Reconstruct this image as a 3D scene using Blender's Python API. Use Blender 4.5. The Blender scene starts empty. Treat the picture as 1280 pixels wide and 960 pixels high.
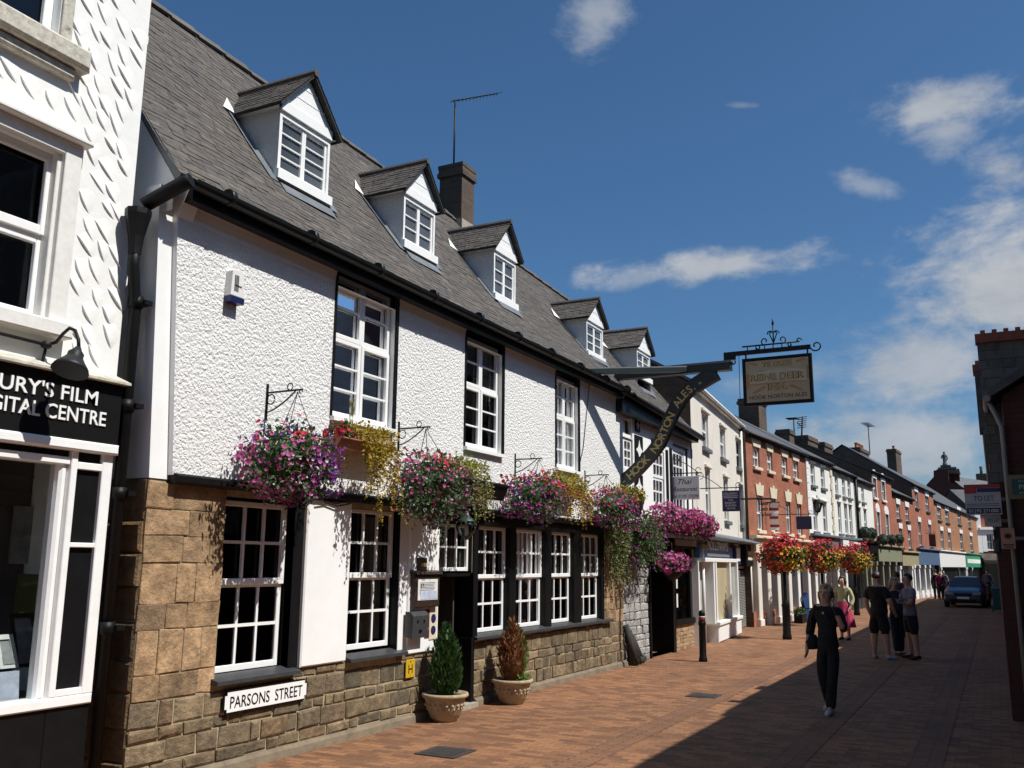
import bpy, bmesh, math, random
import numpy as np
from mathutils import Vector, Matrix
random.seed(7)
rnd = random.random
def ru(a, b): return a + (b - a) * random.random()
SC = bpy.context.scene
COL = SC.collection
PI = math.pi

# ------------------------------------------------------------------ camera survey
# photogrammetry of the photo: Y runs along the street, X to the right, Z up, camera at (0,0,HC)
FPX, CX, CY, HC = 1150.0, 640.0, 480.0, 1.9
_v1 = np.array([605., -229., FPX]); _v1 /= np.linalg.norm(_v1)
_up = np.array([50., (FPX*FPX + 605*50)/229., FPX]); _up /= np.linalg.norm(_up)
_up = _up - _v1*np.dot(_up, _v1); _up /= np.linalg.norm(_up)
RC = np.stack([np.cross(_up, _v1), _v1, _up])
def ray(px, py): return RC @ np.array([px-CX, CY-py, FPX])
def gnd(px, py, z=0.0):
    d = ray(px, py); t = (z-HC)/d[2]; return (float(d[0]*t), float(d[1]*t))
def at_y(px, py, Y):
    d = ray(px, py); t = Y/d[1]; return (float(d[0]*t), float(d[2]*t)+HC)

class Fr:
    """facade frame: u along the wall, w out towards the street, z up"""
    def __init__(s, P0, d):
        n = math.hypot(*d); s.P0 = P0; s.d = (d[0]/n, d[1]/n); s.n = (s.d[1], -s.d[0])
    def T(s, u, w, z):
        return (s.P0[0]+s.d[0]*u+s.n[0]*w, s.P0[1]+s.d[1]*u+s.n[1]*w, z)
    def px(s, px, py, w=0.0):
        d = ray(px, py); n = s.n
        k = (s.P0[0]+n[0]*w)*n[0]+(s.P0[1]+n[1]*w)*n[1]
        t = k/(d[0]*n[0]+d[1]*n[1]); x, y, z = d[0]*t, d[1]*t, d[2]*t+HC
        return (float((x-s.P0[0])*s.d[0]+(y-s.P0[1])*s.d[1]), float(z))
    def rect(s, x0, y0, x1, y1, w=0.0):
        u0, z1 = s.px(x0, y0, w); u1, z0 = s.px(x1, y1, w); return [u0, u1, z0, z1]
def ID(u, w, z): return (u, w, z)

# ------------------------------------------------------------------ mesh builder
WLOC = {}
class MB:
    def __init__(s, T=None): s.v = []; s.f = []; s.m = []; s.s = []; s.T = T or ID; s.mi = 0; s.sm = False
    def V(s, p): s.v.append(s.T(*p)); return len(s.v)-1
    def F(s, ids, mi=None, sm=None):
        s.f.append(tuple(ids)); s.m.append(s.mi if mi is None else mi); s.s.append(s.sm if sm is None else sm)
    def poly(s, pts, mi=None, sm=None): s.F([s.V(p) for p in pts], mi, sm)
    def box(s, x0, x1, y0, y1, z0, z1, mi=None):
        i = [s.V((x, y, z)) for z in (z0, z1) for x, y in ((x0, y0), (x1, y0), (x1, y1), (x0, y1))]
        for q in ((3,2,1,0), (4,5,6,7), (0,1,5,4), (1,2,6,5), (2,3,7,6), (3,0,4,7)): s.F([i[k] for k in q], mi)
    def bbox(s, x0, x1, y0, y1, z0, z1, b=.006, mi=None):
        """box with a chamfered outer face (the +y side)"""
        b = min(b, abs(x1-x0)*.4, abs(z1-z0)*.4)
        o = [s.V(p) for p in ((x0,y0,z0),(x1,y0,z0),(x1,y0,z1),(x0,y0,z1))]
        m = [s.V(p) for p in ((x0,y1-b,z0),(x1,y1-b,z0),(x1,y1-b,z1),(x0,y1-b,z1))]
        t = [s.V(p) for p in ((x0+b,y1,z0+b),(x1-b,y1,z0+b),(x1-b,y1,z1-b),(x0+b,y1,z1-b))]
        for k in range(4):
            j = (k+1) % 4
            s.F((o[k], o[j], m[j], m[k]), mi); s.F((m[k], m[j], t[j], t[k]), mi)
        s.F(t, mi)
    def prism(s, pts, a0, a1, axis=1, mi=None):
        """polygon pts (p,q) extruded along an axis: axis 1: (p,w,q); 0: (w,p,q); 2: (p,q,w)"""
        g = {0: lambda p, q, w: (w, p, q), 1: lambda p, q, w: (p, w, q), 2: lambda p, q, w: (p, q, w)}[axis]
        A = [s.V(g(p, q, a0)) for p, q in pts]; B = [s.V(g(p, q, a1)) for p, q in pts]
        n = len(pts); s.F(A[::-1], mi); s.F(B, mi)
        for k in range(n): s.F((A[k], A[(k+1) % n], B[(k+1) % n], B[k]), mi)
    def tube(s, path, r, n=8, mi=None, sm=True, caps=True):
        P = [Vector(p) for p in path]; rs = r if isinstance(r, (list, tuple)) else [r]*len(P)
        rings = []; ref = None
        for k, p in enumerate(P):
            t = (P[min(k+1, len(P)-1)]-P[max(k-1, 0)]).normalized()
            if ref is None:
                ref = Vector((0, 0, 1)) if abs(t.z) < .9 else Vector((1, 0, 0))
            a = t.cross(ref).normalized(); b = a.cross(t).normalized(); ref = b
            rings.append([s.V(p+(a*math.cos(2*PI*j/n)+b*math.sin(2*PI*j/n))*rs[k]) for j in range(n)])
        for k in range(len(P)-1):
            for j in range(n): s.F((rings[k][j], rings[k][(j+1) % n], rings[k+1][(j+1) % n], rings[k+1][j]), mi, sm)
        if caps: s.F(rings[0][::-1], mi, False); s.F(rings[-1], mi, False)
    def lathe(s, prof, c=(0, 0, 0), n=16, mi=None, sm=True, sx=1.0, sy=1.0):
        rings = []
        for r, z in prof:
            rings.append([s.V((c[0]+r*sx*math.cos(2*PI*j/n), c[1]+r*sy*math.sin(2*PI*j/n), c[2]+z)) for j in range(n)])
        for k in range(len(prof)-1):
            for j in range(n): s.F((rings[k][j], rings[k][(j+1) % n], rings[k+1][(j+1) % n], rings[k+1][j]), mi, sm)
        s.F(rings[0][::-1], mi, False); s.F(rings[-1], mi, False)
    def ball(s, c, rx, ry=None, rz=None, n=12, m=8, mi=None):
        ry = ry or rx; rz = rz or rx
        s.lathe([(max(.02, math.sin(PI*k/m))*1.0, -rz*math.cos(PI*k/m)) for k in range(m+1)], c, n, mi, True, rx, ry)
    def text(s, txt, u, z, size, w=0.0, align='CENTER', depth=.004, fit=None, bold=0.0, shear=0.0, mi=None, path=None, mirror=False, wide=1.0):
        V, Fc, bb = text_mesh(txt, align, bold, shear)
        k = size; kx = size*wide
        if fit: kx = fit/max(1e-6, bb[1]-bb[0])
        if fit and align == 'CENTER': off = -(bb[0]+bb[1])/2
        else: off = 0
        base = len(s.v)
        for x, y, d in V:
            xx = (x+off)*kx; yy = y*k
            if mirror: xx = -xx
            if path: pu, pz, ang = path; s.V((pu+xx*math.cos(ang)-yy*math.sin(ang), w+d*depth, pz+xx*math.sin(ang)+yy*math.cos(ang)))
            else: s.V((u+xx, w+d*depth, z+yy))
        for f in Fc: s.F([base+i for i in f], mi, False)
    def build(s, name, mats, parent=None, recalc=True, bevel=0):
        if not isinstance(mats, (list, tuple)): mats = [mats]
        me = bpy.data.meshes.new(name)
        off = WLOC.get(parent.name, (0, 0, 0)) if parent else (0, 0, 0)
        vv = [(x-off[0], y-off[1], z-off[2]) for x, y, z in s.v] if parent else s.v
        me.from_pydata(vv, [], s.f)
        for m in mats: me.materials.append(m)
        me.polygons.foreach_set('material_index', s.m); me.polygons.foreach_set('use_smooth', s.s)
        if recalc:
            bm = bmesh.new(); bm.from_mesh(me); bmesh.ops.recalc_face_normals(bm, faces=bm.faces[:]); bm.to_mesh(me); bm.free()
        me.update()
        o = bpy.data.objects.new(name, me); COL.objects.link(o)
        if parent: o.parent = parent; WLOC[o.name] = off
        if bevel:
            b = o.modifiers.new('bevel', 'BEVEL'); b.width = bevel; b.segments = 2; b.limit_method = 'ANGLE'
        return o

_TX = {}
def text_mesh(txt, align, bold, shear):
    key = (txt, align, bold, shear)
    if key in _TX: return _TX[key]
    cu = bpy.data.curves.new('lettering', 'FONT'); cu.body = txt; cu.align_x = align; cu.size = 1.0/0.73
    cu.extrude = .5; cu.offset = bold; cu.shear = shear; cu.resolution_u = 3
    o = bpy.data.objects.new('lettering', cu); COL.objects.link(o)
    dg = bpy.context.evaluated_depsgraph_get(); me = bpy.data.meshes.new_from_object(o.evaluated_get(dg))
    V = [(v.co.x, v.co.y, v.co.z+.5) for v in me.vertices]; Fc = [tuple(p.vertices) for p in me.polygons]
    bpy.data.objects.remove(o); bpy.data.meshes.remove(me); bpy.data.curves.remove(cu)
    xs = [v[0] for v in V] or [0]
    _TX[key] = (V, Fc, (min(xs), max(xs))); return _TX[key]

def thing(name, label, cat, loc=(0, 0, 0), group=None):
    o = bpy.data.objects.new(name, None); COL.objects.link(o); o.location = loc; o.empty_display_size = .2
    WLOC[o.name] = tuple(loc); tag(o, label, cat, group); return o
def tag(o, label, cat, group=None):
    o['label'] = label; o['category'] = cat
    if group: o['group'] = group
    return o
def structure(o): o['kind'] = 'structure'; return o
def dup(root, loc, label=None):
    r = root.copy(); COL.objects.link(r); r.location = loc; WLOC[r.name] = tuple(loc)
    if label: r['label'] = label
    for ch in list(root.children):
        c = ch.copy(); COL.objects.link(c); c.parent = r
        for g in ch.children:
            d = g.copy(); COL.objects.link(d); d.parent = c
    return r

# ------------------------------------------------------------------ materials
class NT:
    def __init__(s, name):
        s.m = bpy.data.materials.new(name); s.m.use_nodes = True; s.t = s.m.node_tree; s.n = s.t.nodes; s.n.clear()
        s.out = s.new('ShaderNodeOutputMaterial'); s.b = s.new('ShaderNodeBsdfPrincipled'); s.L(s.b, 0, s.out, 0)
        s.tc = s.new('ShaderNodeTexCoord')
    def new(s, t, **kw):
        n = s.n.new(t)
        for k, v in kw.items(): setattr(n, k, v)
        return n
    def L(s, a, ao, b, bi): s.t.links.new(a.outputs[ao], b.inputs[bi])
    def noise(s, scale, detail=4, rough=.6, vec=None, stretch=None):
        n = s.new('ShaderNodeTexNoise'); n.inputs['Scale'].default_value = scale; n.inputs['Detail'].default_value = detail; n.inputs['Roughness'].default_value = rough
        if stretch:
            mp = s.new('ShaderNodeMapping'); mp.inputs['Scale'].default_value = stretch; s.L(s.tc, 'Object', mp, 0); s.L(mp, 0, n, 'Vector')
        else: s.L(s.tc, 'Object', n, 'Vector')
        return n
    def ramp(s, src, so, stops):
        r = s.new('ShaderNodeValToRGB'); e = r.color_ramp.elements
        while len(e) < len(stops): e.new(.5)
        for k, (p, c) in enumerate(stops):
            e[k].position = p; e[k].color = (*c, 1) if len(c) == 3 else c
        s.L(src, so, r, 0); return r
    def mix(s, fac, a, b, mode='MIX'):
        n = s.new('ShaderNodeMix'); n.data_type = 'RGBA'; n.blend_type = mode
        def put(v, i):
            if isinstance(v, tuple) and hasattr(v[0], 'outputs'): s.t.links.new(v[0].outputs[v[1]], n.inputs[i])
            elif isinstance(v, (int, float)): n.inputs[i].default_value = v
            else: n.inputs[i].default_value = (*v, 1)
        put(fac, 0); put(a, 6); put(b, 7); return (n, 2)
    def bump(s, src, strength=.5, dist=.01, prev=None):
        b = s.new('ShaderNodeBump'); b.inputs['Strength'].default_value = strength; b.inputs['Distance'].default_value = dist
        s.t.links.new(src[0].outputs[src[1]], b.inputs['Height'])
        if prev: s.L(prev, 0, b, 'Normal')
        s.L(b, 0, s.b, 'Normal'); return b
    def col(s, src): s.t.links.new(src[0].outputs[src[1]], s.b.inputs['Base Color'])

def mat(name, c, rough=.6, var=.15, scale=6, bump=0, bscale=60, bdist=.004, spec=.5, metal=0, dirt=None, stretch=None):
    """plain procedural paint / plaster / metal: base colour with noise wear and optional bump"""
    t = NT(name); n = t.noise(scale, 5, .65, stretch=stretch)
    lo = tuple(max(0, x*(1-var)) for x in c); hi = tuple(min(1, x*(1+var*.5)) for x in c)
    r = t.ramp(n, 0, [(.3, lo), (.7, hi)]); src = (r, 0)
    if dirt:
        d = t.noise(dirt[1], 6, .7, stretch=dirt[3] if len(dirt) > 3 else None); dr = t.ramp(d, 0, [(dirt[2], (0, 0, 0)), (min(1, dirt[2]+.18), (1, 1, 1))])
        src = t.mix((dr, 0), src, dirt[0])
    t.col(src); t.b.inputs['Roughness'].default_value = rough; t.b.inputs['Metallic'].default_value = metal
    t.b.inputs['Specular IOR Level'].default_value = spec
    if bump: bn = t.noise(bscale, 3, .6); t.bump((bn, 0), bump, bdist)
    return t.m
def island(name, stops, rough=.8, var=.25, scale=18, bump=.4, bscale=40, bdist=.006, stain=None, trans=0, spec=.4):
    """colour chosen per mesh island (stone blocks, slates, leaves, petals)"""
    t = NT(name); g = t.new('ShaderNodeNewGeometry'); r = t.ramp(g, 'Random Per Island', stops)
    src = (r, 0)
    if var:
        n = t.noise(scale, 5, .65); nr = t.ramp(n, 0, [(.3, (1-var,)*3), (.7, (1+var*.4,)*3)])
        src = t.mix(1.0, src, (nr, 0), 'MULTIPLY')
    if stain:
        d = t.noise(stain[1], 5, .7); dr = t.ramp(d, 0, [(stain[2], (0, 0, 0)), (min(1, stain[2]+.15), (1, 1, 1))]); src = t.mix((dr, 0), src, stain[0])
    t.col(src); t.b.inputs['Roughness'].default_value = rough; t.b.inputs['Specular IOR Level'].default_value = spec
    if bump: bn = t.noise(bscale, 4, .65); t.bump((bn, 0), bump, bdist)
    if trans:
        tr = t.new('ShaderNodeBsdfTranslucent'); mx = t.new('ShaderNodeMixShader'); mx.inputs[0].default_value = trans
        t.t.links.new(src[0].outputs[src[1]], tr.inputs[0]); t.L(t.b, 0, mx, 1); t.L(tr, 0, mx, 2); t.L(mx, 0, t.out, 0)
    return t.m
def glass(name, tint=(.8, .83, .82), refl=1.0):
    t = NT(name); gl = t.new('ShaderNodeBsdfGlossy'); gl.inputs['Roughness'].default_value = .03; gl.inputs['Color'].default_value = (.95, .97, 1, 1)
    tp = t.new('ShaderNodeBsdfTransparent'); tp.inputs[0].default_value = (*tint, 1); fr = t.new('ShaderNodeFresnel'); fr.inputs[0].default_value = 1.5
    mx = t.new('ShaderNodeMixShader'); n = t.noise(1.1, 2); b = t.new('ShaderNodeBump'); b.inputs['Strength'].default_value = .05; b.inputs['Distance'].default_value = .05
    t.L(n, 0, b, 'Height'); t.L(b, 0, gl, 'Normal'); t.L(fr, 0, mx, 0); t.L(tp, 0, mx, 1); t.L(gl, 0, mx, 2); t.L(mx, 0, t.out, 0); t.n.remove(t.b); return t.m
def darkglass(name, c=(.012, .014, .016)):
    t = NT(name); n = t.noise(.9, 3); r = t.ramp(n, 0, [(.35, c), (.75, tuple(x*2.2+.01 for x in c))]); t.col((r, 0))
    t.b.inputs['Roughness'].default_value = .06; n2 = t.noise(1.3, 2); t.bump((n2, 0), .06, .05); return t.m
def brickmat(name, c1, c2, mortar, sx=.225, sz=.075, rot=False, var=.3, bump=.4):
    t = NT(name); mp = t.new('ShaderNodeMapping'); t.L(t.tc, 'Object', mp, 0)
    # wall bricks: use the length along the wall (x+y) and the height
    sp = t.new('ShaderNodeSeparateXYZ'); t.L(mp, 0, sp, 0); ad = t.new('ShaderNodeMath'); ad.operation = 'ADD'; t.L(sp, 0, ad, 0); t.L(sp, 1, ad, 1)
    cb = t.new('ShaderNodeCombineXYZ'); t.L(ad, 0, cb, 0); t.L(sp, 2, cb, 1)
    br = t.new('ShaderNodeTexBrick'); t.L(cb, 0, br, 'Vector'); br.inputs['Scale'].default_value = 1; br.inputs['Brick Width'].default_value = sx; br.inputs['Row Height'].default_value = sz
    br.inputs['Mortar Size'].default_value = .006; br.inputs['Color1'].default_value = (*c1, 1); br.inputs['Color2'].default_value = (*c2, 1); br.inputs['Mortar'].default_value = (*mortar, 1)
    n = t.noise(1.3, 6, .7); r = t.ramp(n, 0, [(.3, (1-var,)*3), (.7, (1.12,)*3)]); t.col(t.mix(1.0, (br, 0), (r, 0), 'MULTIPLY'))
    t.b.inputs['Roughness'].default_value = .85; iv = t.new('ShaderNodeMath'); iv.operation = 'SUBTRACT'; iv.inputs[0].default_value = 1; t.L(br, 1, iv, 1); t.bump((iv, 0), bump, .006); return t.m

M = {}
def roughcast(name, c, scale=26, dist=.03, strength=1.0):
    t = NT(name); n = t.noise(.9, 6, .7); r = t.ramp(n, 0, [(.25, tuple(x*.93 for x in c)), (.6, c)])
    st = t.noise(2.2, 6, .75, stretch=(1, 1.6, .22)); sr = t.ramp(st, 0, [(.66, (0, 0, 0)), (.90, (.4, .4, .4))])
    t.col(t.mix((sr, 0), (r, 0), (.52, .50, .45))); t.b.inputs['Roughness'].default_value = .85
    v = t.new('ShaderNodeTexVoronoi'); v.feature = 'SMOOTH_F1'; v.inputs['Scale'].default_value = scale; v.inputs['Smoothness'].default_value = .6
    wn = t.noise(scale*.7, 3, .6); mv = t.new('ShaderNodeVectorMath'); mv.operation = 'SCALE'; mv.inputs[3].default_value = .05; t.L(wn, 1, mv, 0)
    ad = t.new('ShaderNodeVectorMath'); t.L(t.tc, 'Object', ad, 0); t.L(mv, 0, ad, 1); t.L(ad, 0, v, 'Vector')
    iv = t.new('ShaderNodeMath'); iv.operation = 'MULTIPLY_ADD'; iv.inputs[1].default_value = -1.1; n3 = t.noise(scale*2.2, 3, .7); t.L(v, 0, iv, 0); t.L(n3, 0, iv, 2)
    t.bump((iv, 0), strength, dist); return t.m
M['roughcast'] = roughcast('roughcast_render', (.90, .895, .88), 34, .017)
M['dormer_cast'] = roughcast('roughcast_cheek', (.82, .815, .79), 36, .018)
M['white_paint'] = mat('white_gloss_paint', (.85, .85, .835), .4, .05, 9, spec=.3)
M['plaster'] = mat('smooth_white_plaster', (.84, .84, .825), .8, .06, 2.5, .25, 30, .004, dirt=((.62, .61, .57), 3.2, .70, (1, 1, .3)))
M['parget'] = mat('pargeted_white_plaster', (.83, .825, .80), .85, .05, 3, .3, 16, .008, dirt=((.70, .67, .59), 3.5, .68))
M['old_sill'] = mat('weathered_stone_sill', (.55, .52, .44), .9, .35, 14, .6, 30, .01, dirt=((.16, .14, .08), 9, .55))
M['black_paint'] = mat('black_gloss_paint', (.006, .006, .0065), .5, .3, 7, .12, 30, .003, spec=.22)
M['black_iron'] = mat('black_ironwork', (.010, .010, .011), .55, .3, 20, spec=.3)
M['gutter'] = mat('dark_green_black_gutter', (.007, .010, .010), .45, .3, 8, spec=.3)
M['grey_paint'] = mat('grey_window_sill_paint', (.045, .047, .05), .45, .2, 8, spec=.35)
M['lead'] = mat('grey_lead_sheet', (.15, .165, .18), .55, .25, 5, .2, 12, .006)
M['mortar'] = mat('sandy_mortar', (.40, .32, .20), .95, .35, 10, .5, 60, .006)
M['stone_hi'] = island('golden_sandstone_blocks', [(0, (.39, .255, .14)), (.3, (.45, .29, .16)), (.5, (.37, .24, .13)), (.7, (.29, .195, .11)), (.84, (.24, .165, .095)), (.9, (.50, .32, .18)), (1, (.42, .275, .15))], .92, .6, 5, .9, 22, .02, ((.15, .115, .075), 2.6, .57))
M['stone_lo'] = island('brown_ironstone_blocks', [(0, (.16, .12, .07)), (.22, (.25, .182, .104)), (.4, (.11, .09, .06)), (.55, (.30, .22, .13)), (.7, (.19, .145, .09)), (.85, (.23, .152, .085)), (1, (.135, .108, .072))], .94, .6, 7, 1.0, 20, .022, ((.075, .06, .04), 3.4, .58))
M['stone_wall_end'] = island('dark_rubble_blocks', [(0, (.15, .10, .05)), (.4, (.22, .145, .07)), (.7, (.10, .075, .045)), (1, (.26, .15, .06))], .95, .5, 9, .9, 20, .02)
M['slate'] = island('stone_slate_tiles', [(0, (.078, .070, .065)), (.25, (.108, .095, .084)), (.5, (.088, .080, .076)), (.72, (.128, .108, .090)), (.9, (.096, .086, .077)), (1, (.155, .138, .12))], .8, .4, 16, .5, 60, .006, ((.155, .135, .10), 1.6, .62))
M['slate_plain'] = mat('blue_grey_slate_roof', (.075, .075, .08), .7, .35, 2.2, .4, 9, .02, stretch=(1, 1, 3))
M['roof_under'] = mat('roof_boarding', (.03, .028, .025), .9)
M['glass'] = glass('window_glass')
M['dark_glass'] = darkglass('dark_window_glass')
M['sky_glass'] = darkglass('dull_window_glass', (.05, .055, .06))
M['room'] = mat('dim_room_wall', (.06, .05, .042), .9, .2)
M['curtain'] = mat('cream_curtain_cloth', (.60, .57, .50), .9, .12, 12)
M['brick_chimney_shade'] = brickmat('sooty_chimney_shaded_side_brick', (.075, .05, .035), (.12, .075, .045), (.09, .08, .065))
M['paper'] = mat('white_paper', (.72, .72, .70), .7, .1, 14)
M['gold'] = mat('gold_leaf_lettering', (.60, .44, .16), .4, .15, 20, metal=.0)
M['terracotta'] = mat('terracotta_clay', (.36, .15, .07), .85, .25, 10, .3, 40)
M['pot_stone'] = mat('sandy_cast_stone_pot', (.40, .31, .20), .9, .35, 9, .5, 40, .008, dirt=((.20, .17, .12), 5, .58))
M['soil'] = mat('dark_potting_soil', (.03, .02, .013), 1, .3, 30, .6, 50)
M['wood_dark'] = mat('dark_stained_wood', (.035, .02, .012), .5, .3, 12, stretch=(1, 1, 6))
M['skin'] = mat('skin_tone', (.50, .29, .21), .55, .08, 8)
M['metal_grey'] = mat('dull_grey_metal', (.11, .11, .115), .45, .2, 10)
M['red_paint'] = mat('red_band_paint', (.34, .025, .025), .45)
M['navy'] = mat('navy_sign_paint', (.018, .016, .085), .45, .15)
M['brick_red'] = brickmat('orange_red_brick', (.40, .125, .065), (.33, .095, .05), (.30, .2, .14))
M['brick_brown'] = brickmat('warm_brown_brick', (.40, .17, .075), (.33, .135, .06), (.30, .21, .13))
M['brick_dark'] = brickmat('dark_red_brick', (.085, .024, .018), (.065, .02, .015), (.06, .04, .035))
M['cream_stucco'] = mat('cream_stucco', (.70, .655, .58), .8, .07, 1.5, dirt=((.50, .45, .38), 2.5, .66, (1, 1, .25)))
M['white_stucco'] = mat('white_stucco', (.76, .755, .71), .8, .07, 1.5, dirt=((.56, .54, .48), 2.5, .68, (1, 1, .25)))
M['stone_trim'] = mat('cream_stone_trim', (.66, .59, .44), .8, .1, 5)
M['concrete'] = mat('pale_kerb_stone', (.36, .31, .25), .9, .25, 7, .4, 30, .006)
M['plinth_stone'] = mat('brown_plinth_render', (.20, .155, .105), .95, .35, 5, .5, 30, .008)
M['timber_grey'] = mat('weathered_black_timber', (.03, .026, .022), .8, .4, 10, .5, 22, .01)
# ------------------------------------------------------------------ building helpers
def wall_open(mb, u0, u1, z0, z1, w, holes, depth=.12, mi=0, mr=None):
    """wall face at w with rectangular holes and reveals of the given depth"""
    mr = mi if mr is None else mr
    us = sorted({u0, u1, *[min(max(h[0], u0), u1) for h in holes], *[min(max(h[1], u0), u1) for h in holes]})
    zs = sorted({z0, z1, *[min(max(h[2], z0), z1) for h in holes], *[min(max(h[3], z0), z1) for h in holes]})
    for a, b in zip(us, us[1:]):
        for c, d in zip(zs, zs[1:]):
            if b-a < 1e-5 or d-c < 1e-5: continue
            m = ((a+b)/2, (c+d)/2)
            if any(h[0] < m[0] < h[1] and h[2] < m[1] < h[3] for h in holes): continue
            mb.poly([(a, w, c), (b, w, c), (b, w, d), (a, w, d)], mi)
    for h in holes:
        a, b, c, d = max(h[0], u0), min(h[1], u1), max(h[2], z0), min(h[3], z1)
        if b-a < .01 or d-c < .01: continue
        for p, q in (((a, c), (a, d)), ((b, d), (b, c)), ((a, d), (b, d)), ((b, c), (a, c))):
            mb.poly([(p[0], w, p[1]), (q[0], w, q[1]), (q[0], w-depth, q[1]), (p[0], w-depth, p[1])], mr)

def bars(mb, u0, u1, z0, z1, w, cols, rows, fw, bw, th=.04):
    """one light of a window: perimeter frame and glazing bars"""
    mb.bbox(u0, u0+fw, w-th, w, z0, z1); mb.bbox(u1-fw, u1, w-th, w, z0, z1)
    mb.bbox(u0+fw, u1-fw, w-th, w-.001, z0, z0+fw*1.15); mb.bbox(u0+fw, u1-fw, w-th, w-.001, z1-fw, z1)
    a, b, c, d = u0+fw, u1-fw, z0+fw*1.15, z1-fw
    for k in range(1, cols):
        x = a+(b-a)*k/cols; mb.box(x-bw/2, x+bw/2, w-th*.8, w-.006, c, d)
    for k in range(1, rows):
        z = c+(d-c)*k/rows; mb.box(a, b, w-th*.78, w-.008, z-bw/2, z+bw/2)

def window(parent, F, rect, w, cells, fw=.05, bw=.026, pane='glass', frame='white_paint', curtains=(), label=None, name='window', lights_fw=None, deep=.05):
    u0, u1, z0, z1 = rect; mb = MB(F.T)
    for c in cells:
        a, b = u0+(u1-u0)*c[0], u0+(u1-u0)*c[1]; e, f = z0+(z1-z0)*c[2], z0+(z1-z0)*c[3]
        bars(mb, a, b, e, f, w+(c[6] if len(c) > 6 else 0), c[4], c[5], fw, bw)
    o = mb.build(name, M[frame], parent)
    if label: o['label'] = label
    p = MB(F.T); p.poly([(u0+.01, w-.05, z0+.01), (u1-.01, w-.05, z0+.01), (u1-.01, w-.05, z1-.01), (u0+.01, w-.05, z1-.01)]); p.build('pane', M[pane], o)
    for cu in curtains:
        a, b = u0+(u1-u0)*cu[0], u0+(u1-u0)*cu[1]; e, f = z0+(z1-z0)*cu[2], z0+(z1-z0)*cu[3]; n = max(8, int((b-a)/.025)); q = MB(F.T)
        for k in range(n):
            x0, x1 = a+(b-a)*k/n, a+(b-a)*(k+1)/n; y0 = w-.16+.03*math.sin(k*1.9); y1 = w-.16+.03*math.sin((k+1)*1.9); pin = cu[4] if len(cu) > 4 else 0
            sh = lambda x: x+(a-x)*pin
            q.F([q.V((sh(x0), y0, e)), q.V((sh(x1), y1, e)), q.V((x1, y1, f)), q.V((x0, y0, f))], 0, True)
        q.build('curtain', M['curtain'], o)
    return o

def free(a, b, holes):
    iv = [(a, b)]
    for h0, h1 in holes:
        nx = []
        for p, q in iv:
            if h1 <= p or h0 >= q: nx.append((p, q)); continue
            if h0 > p: nx.append((p, h0))
            if h1 < q: nx.append((h1, q))
        iv = nx
    return iv
def stones(mb, u0, u1, z0, z1, holes, hr, lr, w0, w1, jit=.012, gap=.009, mi=0, bev=.012):
    """coursed blocks with ragged joints, each an island of its own"""
    z = z0
    while z < z1-.02:
        h = ru(*hr)
        if z+h > z1-.09: h = z1-z
        hs = [(q[0], q[1]) for q in holes if q[2] < z+h*.6 and q[3] > z+h*.4]
        for a, b in free(u0, u1, hs):
            u = a
            while u < b-.01:
                l = ru(*lr)
                if u+l > b-lr[0]*.6: l = b-u
                j = [ru(-.009, .009) for _ in range(8)]; o = w1+ru(-jit, jit); g = gap/2
                B = bev*ru(.6, 1.5)
                c = [(u+g+j[0], z+g+j[1]), (u+l-g+j[2], z+g+j[3]), (u+l-g+j[4], z+h-g+j[5]), (u+g+j[6], z+h-g+j[7])]
                m = (u+l/2, z+h/2)
                ins = [(p+(B if p < m[0] else -B), q+(B if q < m[1] else -B)) for p, q in c]
                A = [mb.V((p, w0, q)) for p, q in c]; E_ = [mb.V((p, o-B*.6, q)) for p, q in c]; I = [mb.V((p, o+ru(-.004, .004), q)) for p, q in ins]
                for k in range(4):
                    n = (k+1) % 4; mb.F((A[k], A[n], E_[n], E_[k]), mi); mb.F((E_[k], E_[n], I[n], I[k]), mi)
                mb.F(I, mi); u += l
        z += h
def slates(mb, pt, u0, u1, rows, sw=.24, th=.014, skip=None, mi=0):
    """lapped tiles over a ruled roof: pt(u, t) gives the point, t from eave 0 to ridge 1"""
    for r in range(rows):
        t0, t1 = r/rows-.006, (r+1.25)/rows
        u = u0-ru(0, sw)
        while u < u1:
            l = sw*ru(.7, 1.35); a, b = max(u, u0), min(u+l-.006, u1); u += l
            if b-a < .03: continue
            if skip and skip((a+b)/2, (r+.5)/rows): continue
            lift = th*ru(1.0, 2.1); dt = ru(-.004, .004)
            def P(uu, t, o):
                x, w, z = pt(uu, t); return (x, w+o*.8, z+o*.6)
            A, B = P(a, t0+dt, lift), P(b, t0+dt+ru(-.002, .002), lift+ru(-.004, .004)); C, D = P(b, min(t1, 1.01), .003), P(a, min(t1, 1.01), .003)
            A2, B2 = P(a, t0+dt, 0.0), P(b, t0+dt, 0.0)
            i = [mb.V(p) for p in (A, B, C, D, A2, B2)]
            mb.F((i[0], i[1], i[2], i[3]), mi); mb.F((i[4], i[5], i[1], i[0]), mi)

# ------------------------------------------------------------------ the inn
PF = Fr((-6.44, 0.0), (0, 1))        # u is world Y
Y0, Y1, Y2 = 5.63, 17.12, 22.0; YR = 5.51
pub = thing('inn_building', 'white roughcast inn with five dormers over a sandstone and black timbered ground floor', 'inn', (-6.44, Y0, 0))
ZB, ZE = 2.64, 5.27
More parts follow.
